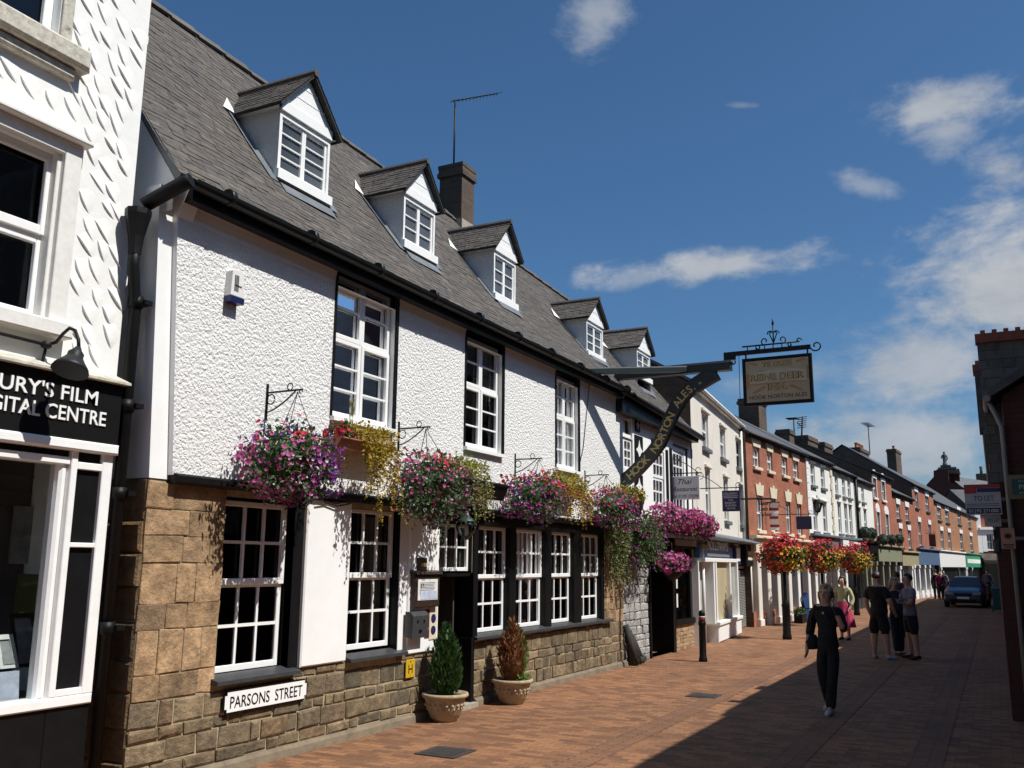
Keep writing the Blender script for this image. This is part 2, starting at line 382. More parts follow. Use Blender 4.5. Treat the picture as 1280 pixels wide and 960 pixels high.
# openings
W1 = PF.rect(418, 341, 483, 535); W2 = PF.rect(579, 418, 621, 568); W3 = PF.rect(691, 467, 718, 586)
zlo = W1[2]
for q in (W2, W3): q[2] = zlo
G1 = PF.rect(279, 624, 350, 832, -.08); G2 = PF.rect(436, 634, 488, 807, -.08)
GD = PF.rect(544, 640, 585, 714, -.06)
B_ = [PF.rect(594, 643, 631, 787, -.05), PF.rect(641, 648, 677, 779, -.05), PF.rect(685, 651, 713, 773, -.05), PF.rect(722, 655, 748, 768, -.05)]
for b in B_: b[2] = B_[0][2]; b[3] = 2.42
GD[3] = 2.42
uG1b = PF.px(367, 700)[0]; uP0 = PF.px(378, 720)[0]; uP1 = PF.px(434, 720)[0]; uG2b = PF.px(499, 720)[0]; uQ0 = PF.px(508, 760)[0]; uD0 = PF.px(546, 770)[0]; uD1 = PF.px(591, 770)[0]; uBe = PF.px(753, 720)[0]; uS1 = PF.px(757, 720)[0]
zsill1 = PF.px(320, 842)[1]; zsill2 = PF.px(470, 817)[1]; zsb = PF.px(670, 785)[1]
zw = PF.px(405, 830)[1]   # bottom of white post

# upper roughcast wall
mb = MB(PF.T)
H1 = [[q[0]-.02, q[1]+.02, q[2]-.02, q[3]+.02] for q in (W1, W2, W3)]
wall_open(mb, Y0+.2, Y1, ZB, 4.98, .06, H1, .13, 0, 1)
yT = 5.655   # the old corner leans outward towards the eaves
mb.poly([(Y0+.2, .06, ZB), (Y0+.2, .06, 4.98), (yT, .06, 4.98)], 0); mb.poly([(Y0+.2, .06, ZB), (Y0+.2, -.03, ZB), (yT, -.03, 4.98), (yT, .06, 4.98)], 1); mb.poly([(yT, .06, 4.98), (Y0+.2, .06, 4.98), (Y0+.2, .18, 5.24), (yT, .18, 5.24)], 1); mb.poly([(yT, .06, 4.98), (yT, .18, 5.24), (yT, -.03, 5.24), (yT, -.03, 4.98)], 1)
# smooth cove under the eaves
for k in range(6):
    a, b = k/6*PI/2, (k+1)/6*PI/2
    f = lambda q: (.06+.12*(1-math.cos(q)), 4.98+.26*math.sin(q))
    (wa, za), (wb, zb) = f(a), f(b); cuts = free(Y0+.2, Y1, [(h[0], h[1]) for h in H1 if h[3] > 4.99])
    for p, q in cuts: mb.poly([(p, wa, za), (q, wa, za), (q, wb, zb), (p, wb, zb)], 1, True)
mb.poly([(Y0, .0, 2.6), (Y0+.21, .0, 2.6), (yT+.01, .0, 5.24), (5.48, .0, 5.24)], 1)
mb.build('upper_wall', [M['roughcast'], M['plaster']], pub)
# end wall facing the shop (plaster over rubble), with gable
mb = MB(); X = -6.44
mb.poly([(X, Y0, 2.6), (X, 5.48, 5.24), (-11.2, 5.48, 5.24), (-11.2, Y0, 2.6)], 0); mb.poly([(X+.1, 5.55, 5.0), (X+.1, 5.55, 5.3), (-8.72, 5.55, 8.55), (-11.2, 5.55, 5.2), (-11.2, 5.55, 5.0)], 0)
mb.poly([(X, 5.48, 5.24), (-11.2, 5.48, 5.24), (-11.2, 5.55, 5.25), (X, 5.55, 5.25)], 0)
mb.poly([(X, Y0+.012, 0), (-11.2, Y0+.012, 0), (-11.2, Y0+.012, 2.6), (X, Y0+.012, 2.6)], 1)
mb.poly([(-11.2, Y0, 0), (-11.2, Y2, 0), (-11.2, Y2, 5.2), (-11.2, Y0, 5.2)], 0)
mb.build('end_wall', [M['plaster'], M['mortar']], pub)
EF = Fr((-9.0, Y0+.01), (1, 0))
mb = MB(EF.T); stones(mb, 1.2, 2.55, 0.0, 2.6, [], (.22, .36), (.25, .5), -.0, .03, .02, .012, 0, .02); mb.build('end_stonework', M['stone_wall_end'], pub)
# interior lining so the rooms are dim and closed
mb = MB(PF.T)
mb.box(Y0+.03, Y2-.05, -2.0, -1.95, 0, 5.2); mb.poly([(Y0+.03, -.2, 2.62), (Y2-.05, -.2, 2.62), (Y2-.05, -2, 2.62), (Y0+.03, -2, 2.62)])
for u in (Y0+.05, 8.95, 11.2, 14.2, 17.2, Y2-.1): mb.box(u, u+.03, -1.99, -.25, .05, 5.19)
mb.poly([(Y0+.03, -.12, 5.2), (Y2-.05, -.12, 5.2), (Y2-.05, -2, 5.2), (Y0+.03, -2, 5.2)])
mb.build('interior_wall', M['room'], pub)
# ground floor backing wall with openings
mb = MB(PF.T)
HG = [[G1[0]-.03, G1[1]+.03, G1[2]-.05, 2.5], [G2[0]-.03, G2[1]+.03, G2[2]-.05, 2.5], [uD0, uD1, -.1, GD[2]-.02], [GD[0]-.02, GD[1]+.02, GD[2]-.02, 2.44]] + [[b[0]-.02, b[1]+.02, b[2]-.03, 2.44] for b in B_]
wall_open(mb, Y0+.01, Y1+.05, 0, 2.6, -.012, HG, .2, 0, 1)
mb.build('ground_floor_wall', [M['mortar'], M['black_paint']], pub)
mb = MB(PF.T)
stones(mb, Y0, G1[0]-.03, zsill1-.1, 2.58, [], (.20, .40), (.20, .50), -.02, .001, .006, .006, 0, .007)
mb.build('golden_stonework', M['stone_hi'], pub); mb = MB(PF.T)
stones(mb, uS1, Y1+.06, zsb-.08, 2.58, [], (.15, .28), (.14, .34), -.02, .0, .009, .008, 0, .008)
mb.build('golden_stonework', M['stone_hi'], pub)
mb = MB(PF.T)
stones(mb, Y0-.01, uD0-.02, .10, zsill1-.1, [], (.10, .24), (.12, .50), -.02, .006, .010, .016, 0, .014)
stones(mb, G1[0]-.03, uD0-.02, zsill1-.1, zw, [[G1[0]-.06, uG1b+.08, zsill1-.1, 3], [G2[0]-.03, uG2b, zsill2-.1, 3]], (.09, .2), (.12, .42), -.02, .005, .009, .015, 0, .013)
mb.build('brown_stonework', M['stone_lo'], pub); mb = MB(PF.T)
stones(mb, uD1+.02, Y1+.06, .1, zsb-.08, [], (.09, .24), (.12, .42), -.02, .006, .012, .016, 0, .014)
mb.build('brown_stonework', M['stone_lo'], pub)
# plinth kerb at the foot
for a, b in ((Y0-.03, uD0-.03), (uD1+.03, Y1+.1)):
    u = a; mb = MB(PF.T)
    while u < b-.02:
        l = min(ru(.8, 1.3), b-u); mb.prism([(-.05, 0), (.07, 0), (.06, .07), (.025, .10), (-.05, .10)], u+.001, u+l-.001, 0); u += l
    mb.build('plinth', M['plinth_stone'], pub)
# white plaster piers
mb = MB(PF.T)
mb.bbox(uP0, uP1, -.03, .035, zw, 2.56, .015); mb.build('plaster_pier', M['plaster'], pub); mb = MB(PF.T); mb.bbox(uG2b+.002, uQ0-.002, -.03, .003, PF.px(505, 815)[1], 2.56, .004); mb.bbox(uQ0, uD0-.01, -.03, .03, PF.px(530, 815)[1], 2.56, .015)
mb.build('plaster_pier', M['plaster'], pub)
# black timber: jetty beam, jambs, posts, sills
mb = MB(PF.T)
mb.bbox(Y0+.21, Y1+.04, -.03, .10, 2.565, 2.655, .02)
mb.bbox(G1[1]+.03, uP0-.003, -.1, -.005, zsill1-.03, 2.56); mb.bbox(G2[1]+.03, uG2b, -.1, -.005, zsill2-.03, 2.56)
mb.bbox(G1[0]-.03, G1[1]+.03, -.12, -.02, 2.5, 2.562); mb.bbox(G2[0]-.03, G2[1]+.03, -.12, -.02, 2.5, 2.562)
mb.bbox(uD0-.005, uD1+.02, -.06, .02, 2.44, 2.563)
posts = [uD1-.02, B_[0][0]-.01, B_[0][1]+.01, B_[1][0]-.01, B_[1][1]+.01, B_[2][0]-.01, B_[2][1]+.01, B_[3][0]-.01, B_[3][1]+.01, uBe+.04]
for a, b in zip(posts[::2], posts[1::2]):
    if b-a > .01: mb.bbox(a, b, -.1, .025, zsb-.02, 2.44, .012)
mb.bbox(posts[0]+.004, posts[-1], -.1, .026, 2.422, 2.562, .012)
mb.bbox(uD1-.06, uD1+.02, -.5, .024, .0, zsb-.02); mb.bbox(uD0-.03, uD0+.02, -.5, -.031, .0, GD[2]-.02)
mb.bbox(uD0+.02, uD1-.06, -.12, -.012, GD[2]-.07, GD[2]-.02)
mb.build('black_timber', M['black_paint'], pub)
for a, b, z in ((G1[0]-.08, uG1b+.1, zsill1), (G2[0]-.06, uG2b+.12, zsill2), (uD1-.01, PF.px(762, 770)[0], zsb)):
    mb = MB(PF.T); mb.prism([(-.1, z-.05), (.085, z-.05), (.085, z-.015), (-.1, z+.03)], a, b, 0); mb.build('window_sill', M['grey_paint'], pub)
# door set back in the dark passage
mb = MB(PF.T); mb.box(uD0+.03, uD1-.1, -.55, -.5, 0.02, GD[2]-.08)
for z0_, z1_ in ((.2, .85), (1.0, 1.75)): mb.bbox(uD0+.14, uD1-.2, -.5, -.48, z0_, z1_)
d = mb.build('door', M['black_paint'], pub)
mb = MB(PF.T); mb.lathe([(.005, 0), (.03, .01), (.03, .05), (.01, .06)], (uD0+.1, -.49, 1.0)); mb.build('handle', M['metal_grey'], d)
mb = MB(PF.T); mb.box(uD0-.02, uD1+.02, -.5, .10, .0, .06); mb.build('doorstep', M['concrete'], pub)

six = [(0, 1, 0, .52, 3, 2, -.03), (0, 1, .5, 1, 3, 2, 0)]
window(pub, PF, G1, -.09, six, .055, .03, curtains=())
window(pub, PF, G2, -.09, six, .055, .03, curtains=((.55, 1, .05, .95),))
window(pub, PF, GD, -.06, [(0, 1, 0, 1, 3, 2)], .045, .025, curtains=((.3, 1, .05, .55),))
for k, b in enumerate(B_): window(pub, PF, b, -.05, six, .05, .03, curtains=[(), ((.3, .75, .2, .95),), (), ((.0, .6, .1, .98),)][k])
case = [(0, .5, 0, .55, 1, 3), (.5, 1, 0, .55, 1, 3, .012), (0, .5, .55, 1, 1, 2), (.5, 1, .55, 1, 1, 2)]
window(pub, PF, W1, -.0, case, .05, .022, curtains=((.5, .82, .0, .8, .3),))
window(pub, PF, W2, -.0, case, .05, .022, curtains=((.0, .25, .0, .6), (.72, 1, .5, 1)))
window(pub, PF, W3, -.0, case, .05, .022, curtains=((.5, 1, .0, .75),))
for q in (W1, W2, W3):
    mb = MB(PF.T); mb.box(q[1]+.022, q[1]+.075, .05, .085, q[2]-.02, q[3]+.05); mb.box(q[0]-.03, q[1]+.021, .05, .084, q[3]+.022, q[3]+.05); mb.box(q[0]-.045, q[0]-.022, .05, .083, q[2]-.02, q[3]+.05); mb.build('window_trim', M['black_paint'], pub)
    mb = MB(PF.T); mb.box(q[0]-.04, q[1]+.05, -.02, .12, q[2]-.07, q[2]-.021); mb.build('upper_sill', M['white_paint'], pub)

# roof ------------------------------------------------------------
def zeave(u): return 5.27 if u < 16.4 else 5.27-.32*min(1, (u-16.4)/5.4)
def zridge(u): return 8.70-.038*(u-5.6)
WR = -2.25
def roofpt(u, t):
    sag = -.05*math.sin(PI*t)*(1+.4*math.sin(u*.9))+.018*math.sin(u*2.1+t*3)*math.sin(PI*t)
    flare = -.05*math.exp(-t*9)
    return (u, .22+(WR-.22)*t, zeave(u)+(zridge(u)-zeave(u))*t+sag-flare*0+(.05*math.exp(-t*14)))
DORM = []
for apex, wtl, wbr in (((390, 91), (350, 143), (410, 245)), ((537, 206), (505, 247), (543, 320)), ((640, 280), (619, 318), (643, 379)), ((745, 372), (733, 403), (754, 448)), ((808, 411), (796, 439), (813, 474))):
    w = -.47; r = PF.rect(*wtl, *wbr, w); c = (r[0]+r[1])/2; DORM.append((c, max(.35, (r[1]-r[0])/2-.045), r[2], r[3], PF.px(*apex, w)[1], w))
def tw(w): return (.22-w)/(.22-WR)
def in_dormer(u, t):
    for c, h, zb, zt, za, w in DORM:
        if abs(u-c) < h+.07 and tw(w)-.03 < t < tw(w-.62): return True
    return False
mb = MB(PF.T)
N = 34
for k in range(N):
    a, b = YR+(Y2+.05-YR)*k/N, YR+(Y2+.05-YR)*(k+1)/N
    for j in range(6):
        q = [roofpt(a, j/6), roofpt(b, j/6), roofpt(b, (j+1)/6), roofpt(a, (j+1)/6)]; mb.poly([(p[0], p[1]-.01, p[2]-.012) for p in q])
    p, q = roofpt(a, 1), roofpt(b, 1); mb.poly([p, q, (q[0], -4.9, 5.1), (p[0], -4.9, 5.1)])
for u in (YR, Y2+.05):
    mb.poly([roofpt(u, 0), roofpt(u, .33), roofpt(u, .66), roofpt(u, 1), (u, WR, zridge(u)-.12), (u, .2, zeave(u)-.06)], 1)
roof = mb.build('roof', [M['roof_under'], M['lead']], pub)
mb = MB(PF.T); slates(mb, roofpt, YR-.02, Y2+.06, 46, .20, .0055, in_dormer); mb.build('roof_tile', M['slate'], roof, recalc=False)
mb = MB(PF.T)
u = YR
while u < Y2:
    l = ru(.38, .5); p, q = roofpt(u, 1), roofpt(u+l-.01, 1); mb.prism([(-.13, -.1), (0, .045+ru(-.01, .01)), (.13, -.1), (.1, -.12), (0, .01), (-.1, -.12)], u, u+l-.012, 0)
    n = 12
    for i in range(len(mb.v)-n, len(mb.v)):
        x, y, z = mb.v[i]; mb.v[i] = (x+WR, y, z+p[2])
    u += l
mb.build('ridge_tile', M['slate'], roof)
ch_u = PF.px(575, 285, WR)[0]
# dormers ---------------------------------------------------------
for i, (c, h, zb, zt, za, w) in enumerate(DORM):
    wb = .04; a, b = c-h-wb, c+h+wb; ze = zt+.07
    zr = lambda ww: roofpt(c, tw(ww))[2]
    wback = w
    while zr(wback) < ze and wback > WR: wback -= .02
    mb = MB(PF.T)
    z_s = zb-.10
    wall_open(mb, a, b, z_s, ze+.03, w, [[c-h, c+h, zb, zt]], .06, 1, 1)
    for s in (a, b): mb.poly([(s, w, z_s-.2), (s, w, ze+.03), (s, wback-.1, ze+.03), (s, (w+wback)/2, zr((w+wback)/2)-.1)], 0)
    mb.box(a-.03, b+.03, w-.02, w+.05, z_s-.03, zb-.02, 1)
    D = mb.build('dormer', [M['dormer_cast'], M['white_paint']], pub)
    mb = MB(PF.T); hw = h+wb+.10; zl = ze+.03; za = za-.07; rise = za-zl; wa = w
    while zr(wa) < za-.03 and wa > WR+.02: wa -= .02
    mb.poly([(c-hw+.09, w+.015, zl+.07), (c+hw-.09, w+.015, zl+.07), (c, w+.015, za-.06)], 0)
    mb.box(c-hw+.10, c+hw-.10, w+.002, w+.03, zl-.035, zl+.085)
    for zz in (.36, .68):
        q = (hw-.09)*(1-zz); mb.box(c-q, c+q, w+.012, w+.02, zl+.07+(rise-.13)*zz-.004, zl+.07+(rise-.13)*zz+.004)
    for s in (-1, 1):   # soffits
        mb.poly([(c+s*(h+wb), w-.02, ze+.02), (c+s*hw, w+.06, zl), (c+s*hw, wback-.02, zl), (c+s*(h+wb), wback-.05, ze+.02)], 0)
    mb.build('gable', M['white_paint'], D)
    mb = MB(PF.T)
    for s in (-1, 1):
        def dpt(q, t, s=s):   # q runs back from the front edge, t from eave to ridge
            e = w+.10; back = wback-.1+(wa-.06-wback+.1)*t
            ww = e+(back-e)*q; return (c+s*hw*(1-t), ww, zl+rise*t)
        for q0, q1 in ((0, .5), (.5, 1)): mb.poly([dpt(q0, 0), dpt(q1, 0), dpt(q1, 1), dpt(q0, 1)], 1)
        mb.poly([(c+s*hw, w+.1, zl), (c, w+.1, za), (c, w+.1, za-.035), (c+s*hw, w+.1, zl-.035)], 1)
        mb.poly([(c+s*hw, w+.1, zl-.035), (c, w+.1, za-.035), (c, w+.02, za-.035), (c+s*hw, w+.02, zl-.035)], 1)
        mb.poly([(c+s*hw, w+.1, zl), (c+s*hw, w+.1, zl-.035), (c+s*hw, wback, zl-.035), (c+s*hw, wback, zl)], 1)
        rows = 10
        for r in range(rows):
            t0, t1 = r/rows-.01, (r+1.2)/rows; q = -.01
            while q < 1:
                l = ru(.12, .22); q1 = min(1.0, q+l-.008)
                P = lambda qq, t, o: (dpt(qq, t)[0]+s*o*.7, dpt(qq, t)[1], dpt(qq, t)[2]+o)
                lf = ru(.007, .015); i4 = [mb.V(p) for p in (P(q, t0, lf), P(q1, t0, lf), P(q1, min(1, t1), .004), P(q, min(1, t1), .004), P(q, t0, 0), P(q1, t0, 0))]
                mb.F(i4[:4], 0); mb.F((i4[4], i4[5], i4[1], i4[0]), 0); q += l
    mb.tube([(c, w+.12, za+.015), (c, wa-.03, za+.02)], .045, 6, 0, False)
    mb.build('dormer_roof', [M['slate'], M['roof_under']], D)
    cells = [(0, .5, 0, 1, 1, [4, 3, 3, 3, 3][i]), (.5, 1, 0, 1, 1, [4, 3, 3, 3, 3][i], .004)]
    o = MB(PF.T)
    for cc in cells: bars(o, c-h+2*h*cc[0], c-h+2*h*cc[1], zb, zt, w-.02, 1, cc[5], .036, .016)
    o.build('dormer_window', M['white_paint'], D)
    o = MB(PF.T); o.poly([(c-h, w-.05, zb), (c+h, w-.05, zb), (c+h, w-.05, zt), (c-h, w-.05, zt)]); o.build('pane', M['sky_glass'], D)
    o = MB(PF.T)
    for s in (-1, 1):
        e = a-.02 if s < 0 else b+.02
        pts = [(w+.06, zr(w+.06)+.045), (w-.12, zr(w-.12)+.05), ((w+wback)/2, zr((w+wback)/2)+.05), (wback, zr(wback)+.05)]
        for (p, z), (p2, z2) in zip(pts, pts[1:]): o.poly([(e, p, z), (e, p2, z2), (e+s*.13, p2, z2+.005), (e+s*.13, p, z+.005)])
        o.poly([(c+s*hw, wback+.04, zl+.02), (c+s*(hw+.1), wback-.04, zr(wback-.04)+.05), (c+s*(hw*.82), wback-.2, zr(wback-.2)+.07), (c+s*(hw*.8), wback-.1, zl+.16)], 1)
    o.poly([(a, w+.06, zr(w+.06)+.05), (b, w+.06, zr(w+.06)+.05), (b, w+.16, zr(w+.16)+.04), (a, w+.16, zr(w+.16)+.04)])
    o.build('flashing', [M['lead'], M['white_paint']], D)
# chimney ---------------------------------------------------------
chx = -6.44+WR
mb = MB(PF.T); ct = PF.px(570, 209, WR)[1]; c0 = PF.px(577, 250, WR+.2)[0]; c1 = c0+.62
mb.box(c0, c1-.15, WR-.30, WR+.2, 7.6, ct-.22); mb.box(c0-.04, c1-.11, WR-.34, WR+.24, ct-.22, ct-.13); mb.box(c0-.02, c1-.13, WR-.32, WR+.22, ct-.13, ct-.04); mb.box(c0-.03, c1-.12, WR-.33, WR+.23, ct-.04, ct+.03)
chm = mb.build('chimney', M['brick_chimney_shade'], pub)
mb = MB(PF.T); mb.box(c0-.03, c1-.12, WR-.3, WR+.235, zridge(c0)-.42, zridge(c0)-.06); mb.build('chimney_flaunching', M['concrete'], chm)
mb = MB(PF.T); ux, zt_ = PF.px(569, 126, WR); mb.tube([(ux, WR, ct-.2), (ux, WR, zt_)], .02, 6)
e1 = PF.px(621, 117, WR); mb.tube([(ux-.08, WR, zt_-.04), (e1[0], WR, e1[1])], .014, 6)
for k in range(13):
    f = k/12; u, z = ux+(e1[0]-ux)*f, zt_+(e1[1]-zt_)*f; mb.tube([(u, WR-.12, z), (u, WR+.12, z)], .007, 4); mb.tube([(u, WR, z-.05), (u, WR, z+.05)], .006, 4)
tag(mb.build('television_aerial', M['black_iron']), 'long toothed television aerial on the brick chimney of the white inn', 'aerial')
# gutter, fascia, hopper and downpipe
mb = MB(PF.T)
us = [5.57]+[6.03+k*1.2 for k in range(14)]
us = [u for u in us if u < 16.6]+[16.75]
prof = [(.30+.075*math.cos(PI+PI*k/7), 5.255+.075*math.sin(PI+PI*k/7)) for k in range(8)]
for a, b in zip(us, us[1:]):
    for (p, z), (p2, z2) in zip(prof, prof[1:]): mb.poly([(a, p, z), (b, p, z), (b, p2, z2), (a, p2, z2)], 0, True)
    mb.tube([(b-.03, .30, 5.255), (b+.03, .30, 5.255)], .082, 10)
mb.box(5.66, 16.75, .12, .225, 5.11, 5.245)
mb.box(16.75, Y2+.02, .02, .2, zeave(19)-.28, zeave(19)-.02)
p0, p1 = (16.5, .28, zeave(16.5)-.04), (Y2+.12, .28, zeave(Y2)-.0)
mb.tube([p0, p1], .07, 10)
mb.build('gutter', M['gutter'], pub)
mb = MB(); yy = 5.30
g0 = at_y(237, 230, yy); g1 = at_y(157, 260, yy)
hx, hz = at_y(173, 264, yy); mb.tube([(-6.14, 5.56, 5.25), (-6.2, 5.54, 5.23), (hx+.02, yy+.03, hz+.06)], .068, 10)
mb.lathe([(.055, -.38), (.058, -.32), (.068, -.22), (.10, -.07), (.112, -.02), (.112, .03)], (hx, yy, hz-.02), 8, 0, False)
xm = -6.53; yp = 5.405
mb.tube([(hx, yy, hz-.3), (hx, yy, hz-.5), (xm, yp, hz-.85), (xm, yp, .02)], .05, 10); yy = yp
for z in (hz-.8, 3.2, 2.45, 1.35): mb.tube([(xm, yy, z-.05), (xm, yy, z+.05)], .066, 10); mb.box(xm-.1, xm+.1, yy+.02, yy+.1, z-.02, z+.02)
mb.build('downpipe', M['black_paint'], pub)

# ------------------------------------------------------------------ half timbered bay of the restaurant (same roof)
RW = PF.rect(771, 544, 791, 588); RT = PF.rect(773, 517, 790, 543); RB = PF.rect(816, 562, 831, 633, 0); RCc = PF.rect(841, 563, 856, 640, 0)
mb = MB(PF.T)
HR = [[q[0]-.02, q[1]+.02, q[2]-.02, q[3]+.02] for q in (RW, RB, RCc)]+[[RT[0]-.02, RT[1]+.02, RW[3]+.03, RT[3]+.02]]
zr0 = PF.px(845, 660)[1]
wall_open(mb, Y1+.002, Y2, zr0, 4.99, .0, HR, .1)
mb.poly([(Y2, 0, 0), (Y2, -4.7, 0), (Y2, -4.7, 5.1), (Y2, WR, 8), (Y2, 0, 5)])
mb.build('restaurant_upper_wall', M['plaster'], pub)
window(pub, PF, RW, -.03, [(0, .5, 0, 1, 2, 3), (.5, 1, 0, 1, 2, 3)], .05, .03, curtains=((0, 1, 0, .5),))
window(pub, PF, [RT[0], RT[1], RW[3]+.05, RT[3]], -.03, [(0, .5, 0, 1, 1, 1), (.5, 1, 0, 1, 1, 1)], .05, .03)
window(pub, PF, RB, -.03, [(0, 1, 0, .5, 3, 2), (0, 1, .5, 1, 3, 2, .015)], .06, .035, curtains=((0, .4, 0, 1),))
window(pub, PF, RCc, -.03, [(0, 1, 0, .5, 3, 2), (0, 1, .5, 1, 3, 2, .015)], .06, .035)
mb = MB(PF.T)
def blk(x0, y0, x1, y1, o=.03):
    r = PF.rect(x0, y0, x1, y1); mb.bbox(r[0], r[1], .001, o, r[2], r[3], .008)
blk(831.5, 562, 835.5, 636); blk(836.2, 560, 840.6, 642, .032); blk(856.6, 563, 860, 645); blk(840.8, 556, 859, 562, .034); blk(813.5, 548, 832, 559); blk(773, 590, 790.5, 594)
mb.build('black_timber', M['black_paint'], pub)
# quatrefoil panels: black boards with pierced pale lozenges between curved braces
def panel(x0, y0, x1, y1):
    r = PF.rect(x0, y0, x1, y1); u0, u1, z0, z1 = r; c, m = (u0+u1)/2, (z0+z1)/2; b = MB(PF.T)
    b.bbox(u0, u1, .001, .025, z0, z1, .008)
    H, K = (u1-u0)*.42, (z1-z0)*.36
    for s in (-1, 1):
        for v in (-1, 1):
            pts = [(c, m+v*K)]+[(c+s*H*(f)*(1-.35*math.sin(PI*f)), m+v*K*(1-f)*(1-.35*math.sin(PI*f))) for f in (.25, .5, .75, 1)]+[(c, m)]
            b.prism(pts, .026, .03, 1, 1)
    return b.build('timber_panel', [M['black_paint'], M['white_paint']], pub)
panel(792.5, 543, 803, 583); panel(792.5, 592, 803, 624); panel(793, 521, 799, 541)
# lower storey: whitewashed rubble, dark doorway, shop window, brick stall
uw0, uw1, ud1, us1, us2 = Y1+.07, PF.px(812, 740)[0], PF.px(841, 740)[0], PF.px(843, 740)[0], PF.px(873, 740)[0]
zs0, zs1 = PF.px(858, 772)[1], PF.px(858, 686)[1]
mb = MB(PF.T)
wall_open(mb, Y1+.06, Y2, 0, zr0+.001, -.06, [[uw1, ud1, -.1, 2.35], [us1+.04, us2-.06, zs0, zs1]], .3)
mb.build('restaurant_lower_wall', M['room'], pub)
mb = MB(PF.T); stones(mb, uw0, uw1, 0, 2.5, [], (.09, .2), (.12, .32), -.06, -.02, .014, .006, 0, .02)
mb.build('whitewashed_stonework', island('shaded_whitewashed_rubble', [(0, (.32, .31, .30)), (.5, (.46, .45, .43)), (1, (.24, .235, .225))], .9, .4, 12, .8, 30, .02, ((.16, .15, .13), 3, .6)), pub)  # whitewash greyed down, the shadow across it is put into the colour
mb = MB(PF.T)
for k in range(3): mb.tube([(uw0+.15+k*.25, .16-.02*k, .02), (uw0-.02+k*.16, .05, .75-.12*k)], [.1-.015*k, .06], 7)
mb.tube([(uw0+.05, .1, .05), (uw0+.75, .12, .08)], [.1, .07], 7)
mb.build('timber_buttress', M['timber_grey'], pub)
mb = MB(PF.T); mb.box(uw1+.02, ud1-.02, -.8, -.75, 0, 2.3); mb.box(uw1-.002, uw1+.05, -.5, .02, 0, 2.4); mb.box(ud1-.05, us1+.02, -.5, .02, 0, 2.4); mb.box(uw1+.05, ud1-.05, -.1, .015, 2.3, 2.4); mb.build('restaurant_door', M['black_paint'], pub)
mb = MB(PF.T); mb.box(us1, us2, -.2, .03, zs0-.14, zs0-.02); mb.box(us1-.01, us2+.005, -.1, .035, zs1, zs1+.05); mb.box(us2-.06, us2, -.1, .03, zs0-.02, zs1); mb.box((us1+us2)/2+.2, (us1+us2)/2+.25, -.06, .02, zs0-.02, zs1); mb.box(us1+.02, us1+.05, -.1, .03, zs0-.02, zs1)
sw = mb.build('shop_window', M['black_paint'], pub)
mb = MB(PF.T); mb.poly([(us1, -.03, zs0), (us2, -.03, zs0), (us2, -.03, zs1), (us1, -.03, zs1)]); mb.build('pane', M['glass'], sw)
for k in range(3): mb = MB(PF.T); mb.box(us1+.06, us1+.3, -.02, -.015, zs0+.25+k*.42, zs0+.55+k*.42); mb.build('menu_card', M['paper'], sw)
SHOP_DISPLAY = (us1, us2, zs0)
mb = MB(PF.T); stones(mb, us1-.0, us2+.02, .0, zs0-.14, [], (.075, .085), (.2, .24), -.06, -.02, .003, .008, 0, .004)
mb.build('brick_stall', island('yellow_brown_bricks', [(0, (.34, .22, .12)), (.5, (.44, .30, .18)), (1, (.26, .15, .08))], .9, .25), pub)
mb = MB(PF.T); a, b = PF.px(818, 660)[0], PF.px(880, 668)[0]
mb.prism([(-.06, zr0+.0), (.42, zr0-.2), (.42, zr0-.27), (-.06, zr0-.1)], uw1-.1, Y2, 0)
mb.build('pent_roof', M['wood_dark'], pub)
mb = MB(PF.T); r = PF.rect(840, 683, 874, 688.5); mb.box(us1, us2-.02, .03, .06, zs1+.06, zs1+.2); mb.build('fascia_board', mat('grey_white_board', (.45, .45, .44), .6), pub)
mb = MB(PF.T); mb.tube([(us2+.1, .1, .02), (us2+.1, .1, zr0-.25)], .045, 8); mb.build('white_pipe', M['white_paint'], pub)
# ------------------------------------------------------------------ the film shop at the left
SF = Fr((-6.6, 0.0), (0, 1)); SE = 5.335; S0 = -4.0
shop = thing('shop_building', 'tall white pargeted shop building at the left edge with a black and white shopfront', 'shop', (-6.6, SE, 0))
zf0, zf1 = SF.px(80, 550)[1], SF.px(80, 463)[1]
ua = SF.px(100, 186)[0]; zsA = SF.px(40, 412)[1]; ztA = SF.px(100, 186)[1]
WA = [ua-1.5, ua-.16, zsA+.10, ztA-.12]
ub = SF.px(88, 30)[0]; zsB = SF.px(60, 60)[1]; WB = [ub-1.45, ub-.10, zsB+.10, zsB+1.7]
mb = MB(SF.T)
hs = [[q[0], q[1], q[2], q[3]] for q in (WA, WB)]+[[q[0]-2.3, q[1]-2.3, q[2], q[3]] for q in (WA, WB)]
wall_open(mb, S0, SE, zf1-.05, 9.6, 0, hs, .2, 0)
mb.poly([(SE, 0, 0), (SE, -6, 0), (SE, -6, 9.6), (SE, 0, 9.6)]); mb.poly([(S0, 0, 0), (S0, -6, 0), (S0, -6, 9.6), (S0, 0, 9.6)])
